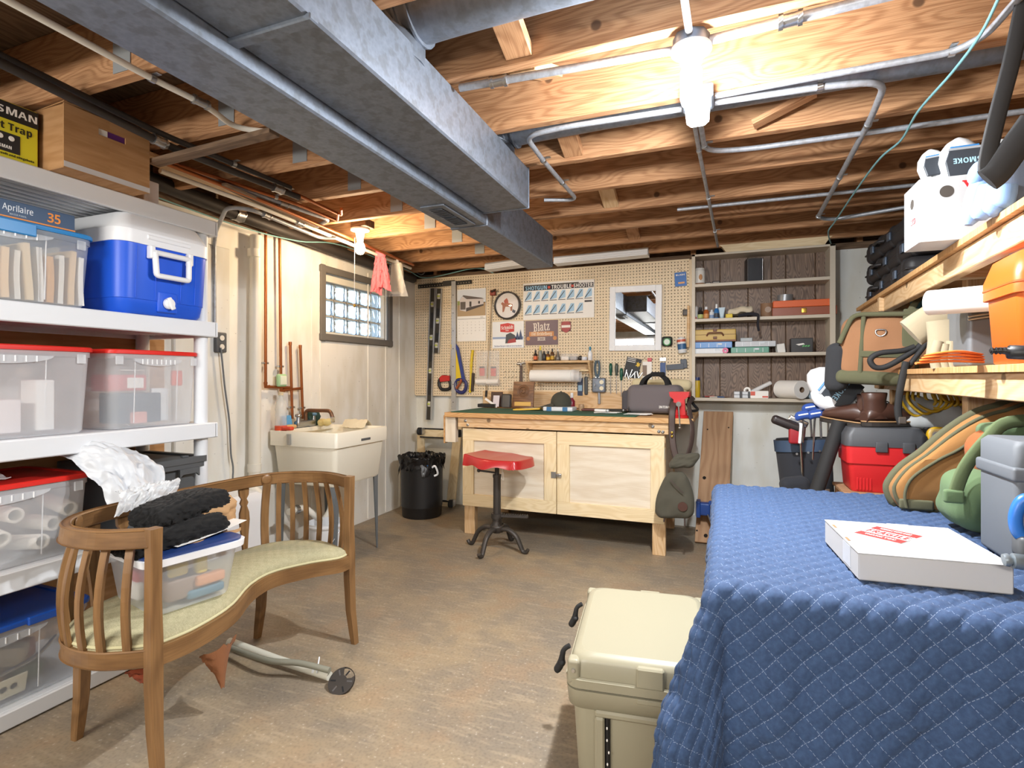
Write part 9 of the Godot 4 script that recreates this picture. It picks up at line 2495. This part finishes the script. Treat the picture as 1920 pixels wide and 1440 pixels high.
func hard_cooler() -> void:
	var m := mat("cooler_tan", Color("9b957f"), 0.42)
	var o := thing("hard_cooler", "tan rotomoulded hard cooler on the floor beside the blanket", "cooler", Vector3(-0.228, 0, -1.716), rot(0, 7, 0) * Basis.from_scale(Vector3(1, 1.08, 1)))
	var w := 0.41
	var d := 0.54
	part(o, "body", sh().stack([[0.0, w - 0.09, d - 0.1, 0.03], [0.02, w - 0.07, d - 0.07, 0.035], [0.295, w - 0.035, d - 0.035, 0.04, 1], [0.30, w - 0.01, d - 0.01, 0.04], [0.345, w, d, 0.04, 1], [0.345, w - 0.02, d - 0.02, 0.04]], 6), m)
	part(o, "gasket_gap", sh().stack([[0.345, w - 0.016, d - 0.016, 0.04], [0.351, w - 0.016, d - 0.016, 0.04]], 6), mats["rubber"])
	part(o, "lid", sh().stack([[0.35, w, d, 0.04, 1], [0.372, w + 0.004, d + 0.004, 0.04, 1], [0.374, w - 0.02, d - 0.02, 0.045, 1], [0.41, w - 0.024, d - 0.024, 0.045], [0.424, w - 0.04, d - 0.045, 0.05], [0.428, w - 0.07, d - 0.08, 0.05]], 6), m)
	# corner bosses and end details
	for ez in [-1, 1]:
		for ex in [-1, 1]:
			var bo := part(o, "corner_boss", sh().rbox(Vector3(ex * (w / 2 - 0.022), 0.387, ez * (d / 2 - 0.024)), Vector3(0.034, 0.06, 0.04), 0.01, 3), m)
			part(bo, "screw", sh(Vector3(ex * (w / 2 - 0.022), 0.392, ez * (d / 2 - 0.003)), rot(90 * ez, 0, 0)).lathe([[0.006, 0], [0.005, 0.003]], 10), mats["chrome"])
		part(o, "lid_grip", bx(Vector3(0.07, 0.05, 0.02), Vector3(0.02, 0.395, ez * (d / 2 - 0.008)), 0.004), m)
		part(o, "grip_recess", bx(Vector3(0.068, 0.012, 0.006), Vector3(0.02, 0.338, ez * (d / 2 - 0.002)), 0.002), m)
		# end panel with rope handle
		# raised frame round the handle panel, the rope lying in its corners
		part(o, "frame_top", sh(Vector3(0.04, 0.293, ez * (d / 2 - 0.014)), rot(3.6 * ez, 0, 0)).box(Vector3.ZERO, Vector3(0.33, 0.018, 0.03), 0.005), m)
		for e in [-1, 1]: part(o, "frame_side", sh(Vector3(0.04 + e * 0.152, 0.16, ez * (d / 2 - 0.022)), rot(3.6 * ez, 0, 0)).box(Vector3.ZERO, Vector3(0.026, 0.25, 0.03), 0.005), m)
		for e in [-1, 1]:
			var rr3 := part(o, "rope", sh().tube([Vector3(0.04 + e * 0.132, 0.285, ez * (d / 2 - 0.016)), Vector3(0.04 + e * 0.132, 0.05, ez * (d / 2 - 0.03))], 0.008, 8), mats["black_plastic"])
			for k in 7: part(rr3, "rope_fleck", sh().ball(Vector3(0.04 + e * 0.131 + 0.003 * sin(k * 2.0), 0.07 + k * 0.031, ez * (d / 2 - 0.0205 + 0.0019 * k)), Vector3(0.0025, 0.004, 0.0025), 6, 4), mats["paper"])
		part(o, "rivet", sh(Vector3(-0.06, 0.312, ez * (d / 2 - 0.008)), rot(90 * ez, 0, 0)).lathe([[0.006, 0], [0.005, 0.003]], 10), mats["chrome"])
	text(o, "50", 0.045, m, Vector3(0.05, 0.16, d / 2 - 0.0255), rot(3.6, 0, 0), "Droid Sans", 400)
	for e in [-0.15, 0.15]:
		var la := part(o, "rubber_latch", sh().tube(curve([Vector3(-w / 2 - 0.004, 0.40, e), Vector3(-w / 2 - 0.022, 0.385, e), Vector3(-w / 2 - 0.03, 0.35, e), Vector3(-w / 2 - 0.045, 0.325, e)], 5), [0.007, 0.007, 0.007, 0.007, 0.007, 0.007, 0.008, 0.008, 0.009, 0.01, 0.011, 0.011, 0.011, 0.011, 0.01, 0.007], 8), mats["rubber"])
		part(la, "latch_ball", sh().ball(Vector3(-w / 2 - 0.026, 0.352, e), Vector3(0.01, 0.01, 0.016), 10, 6), mats["rubber"])
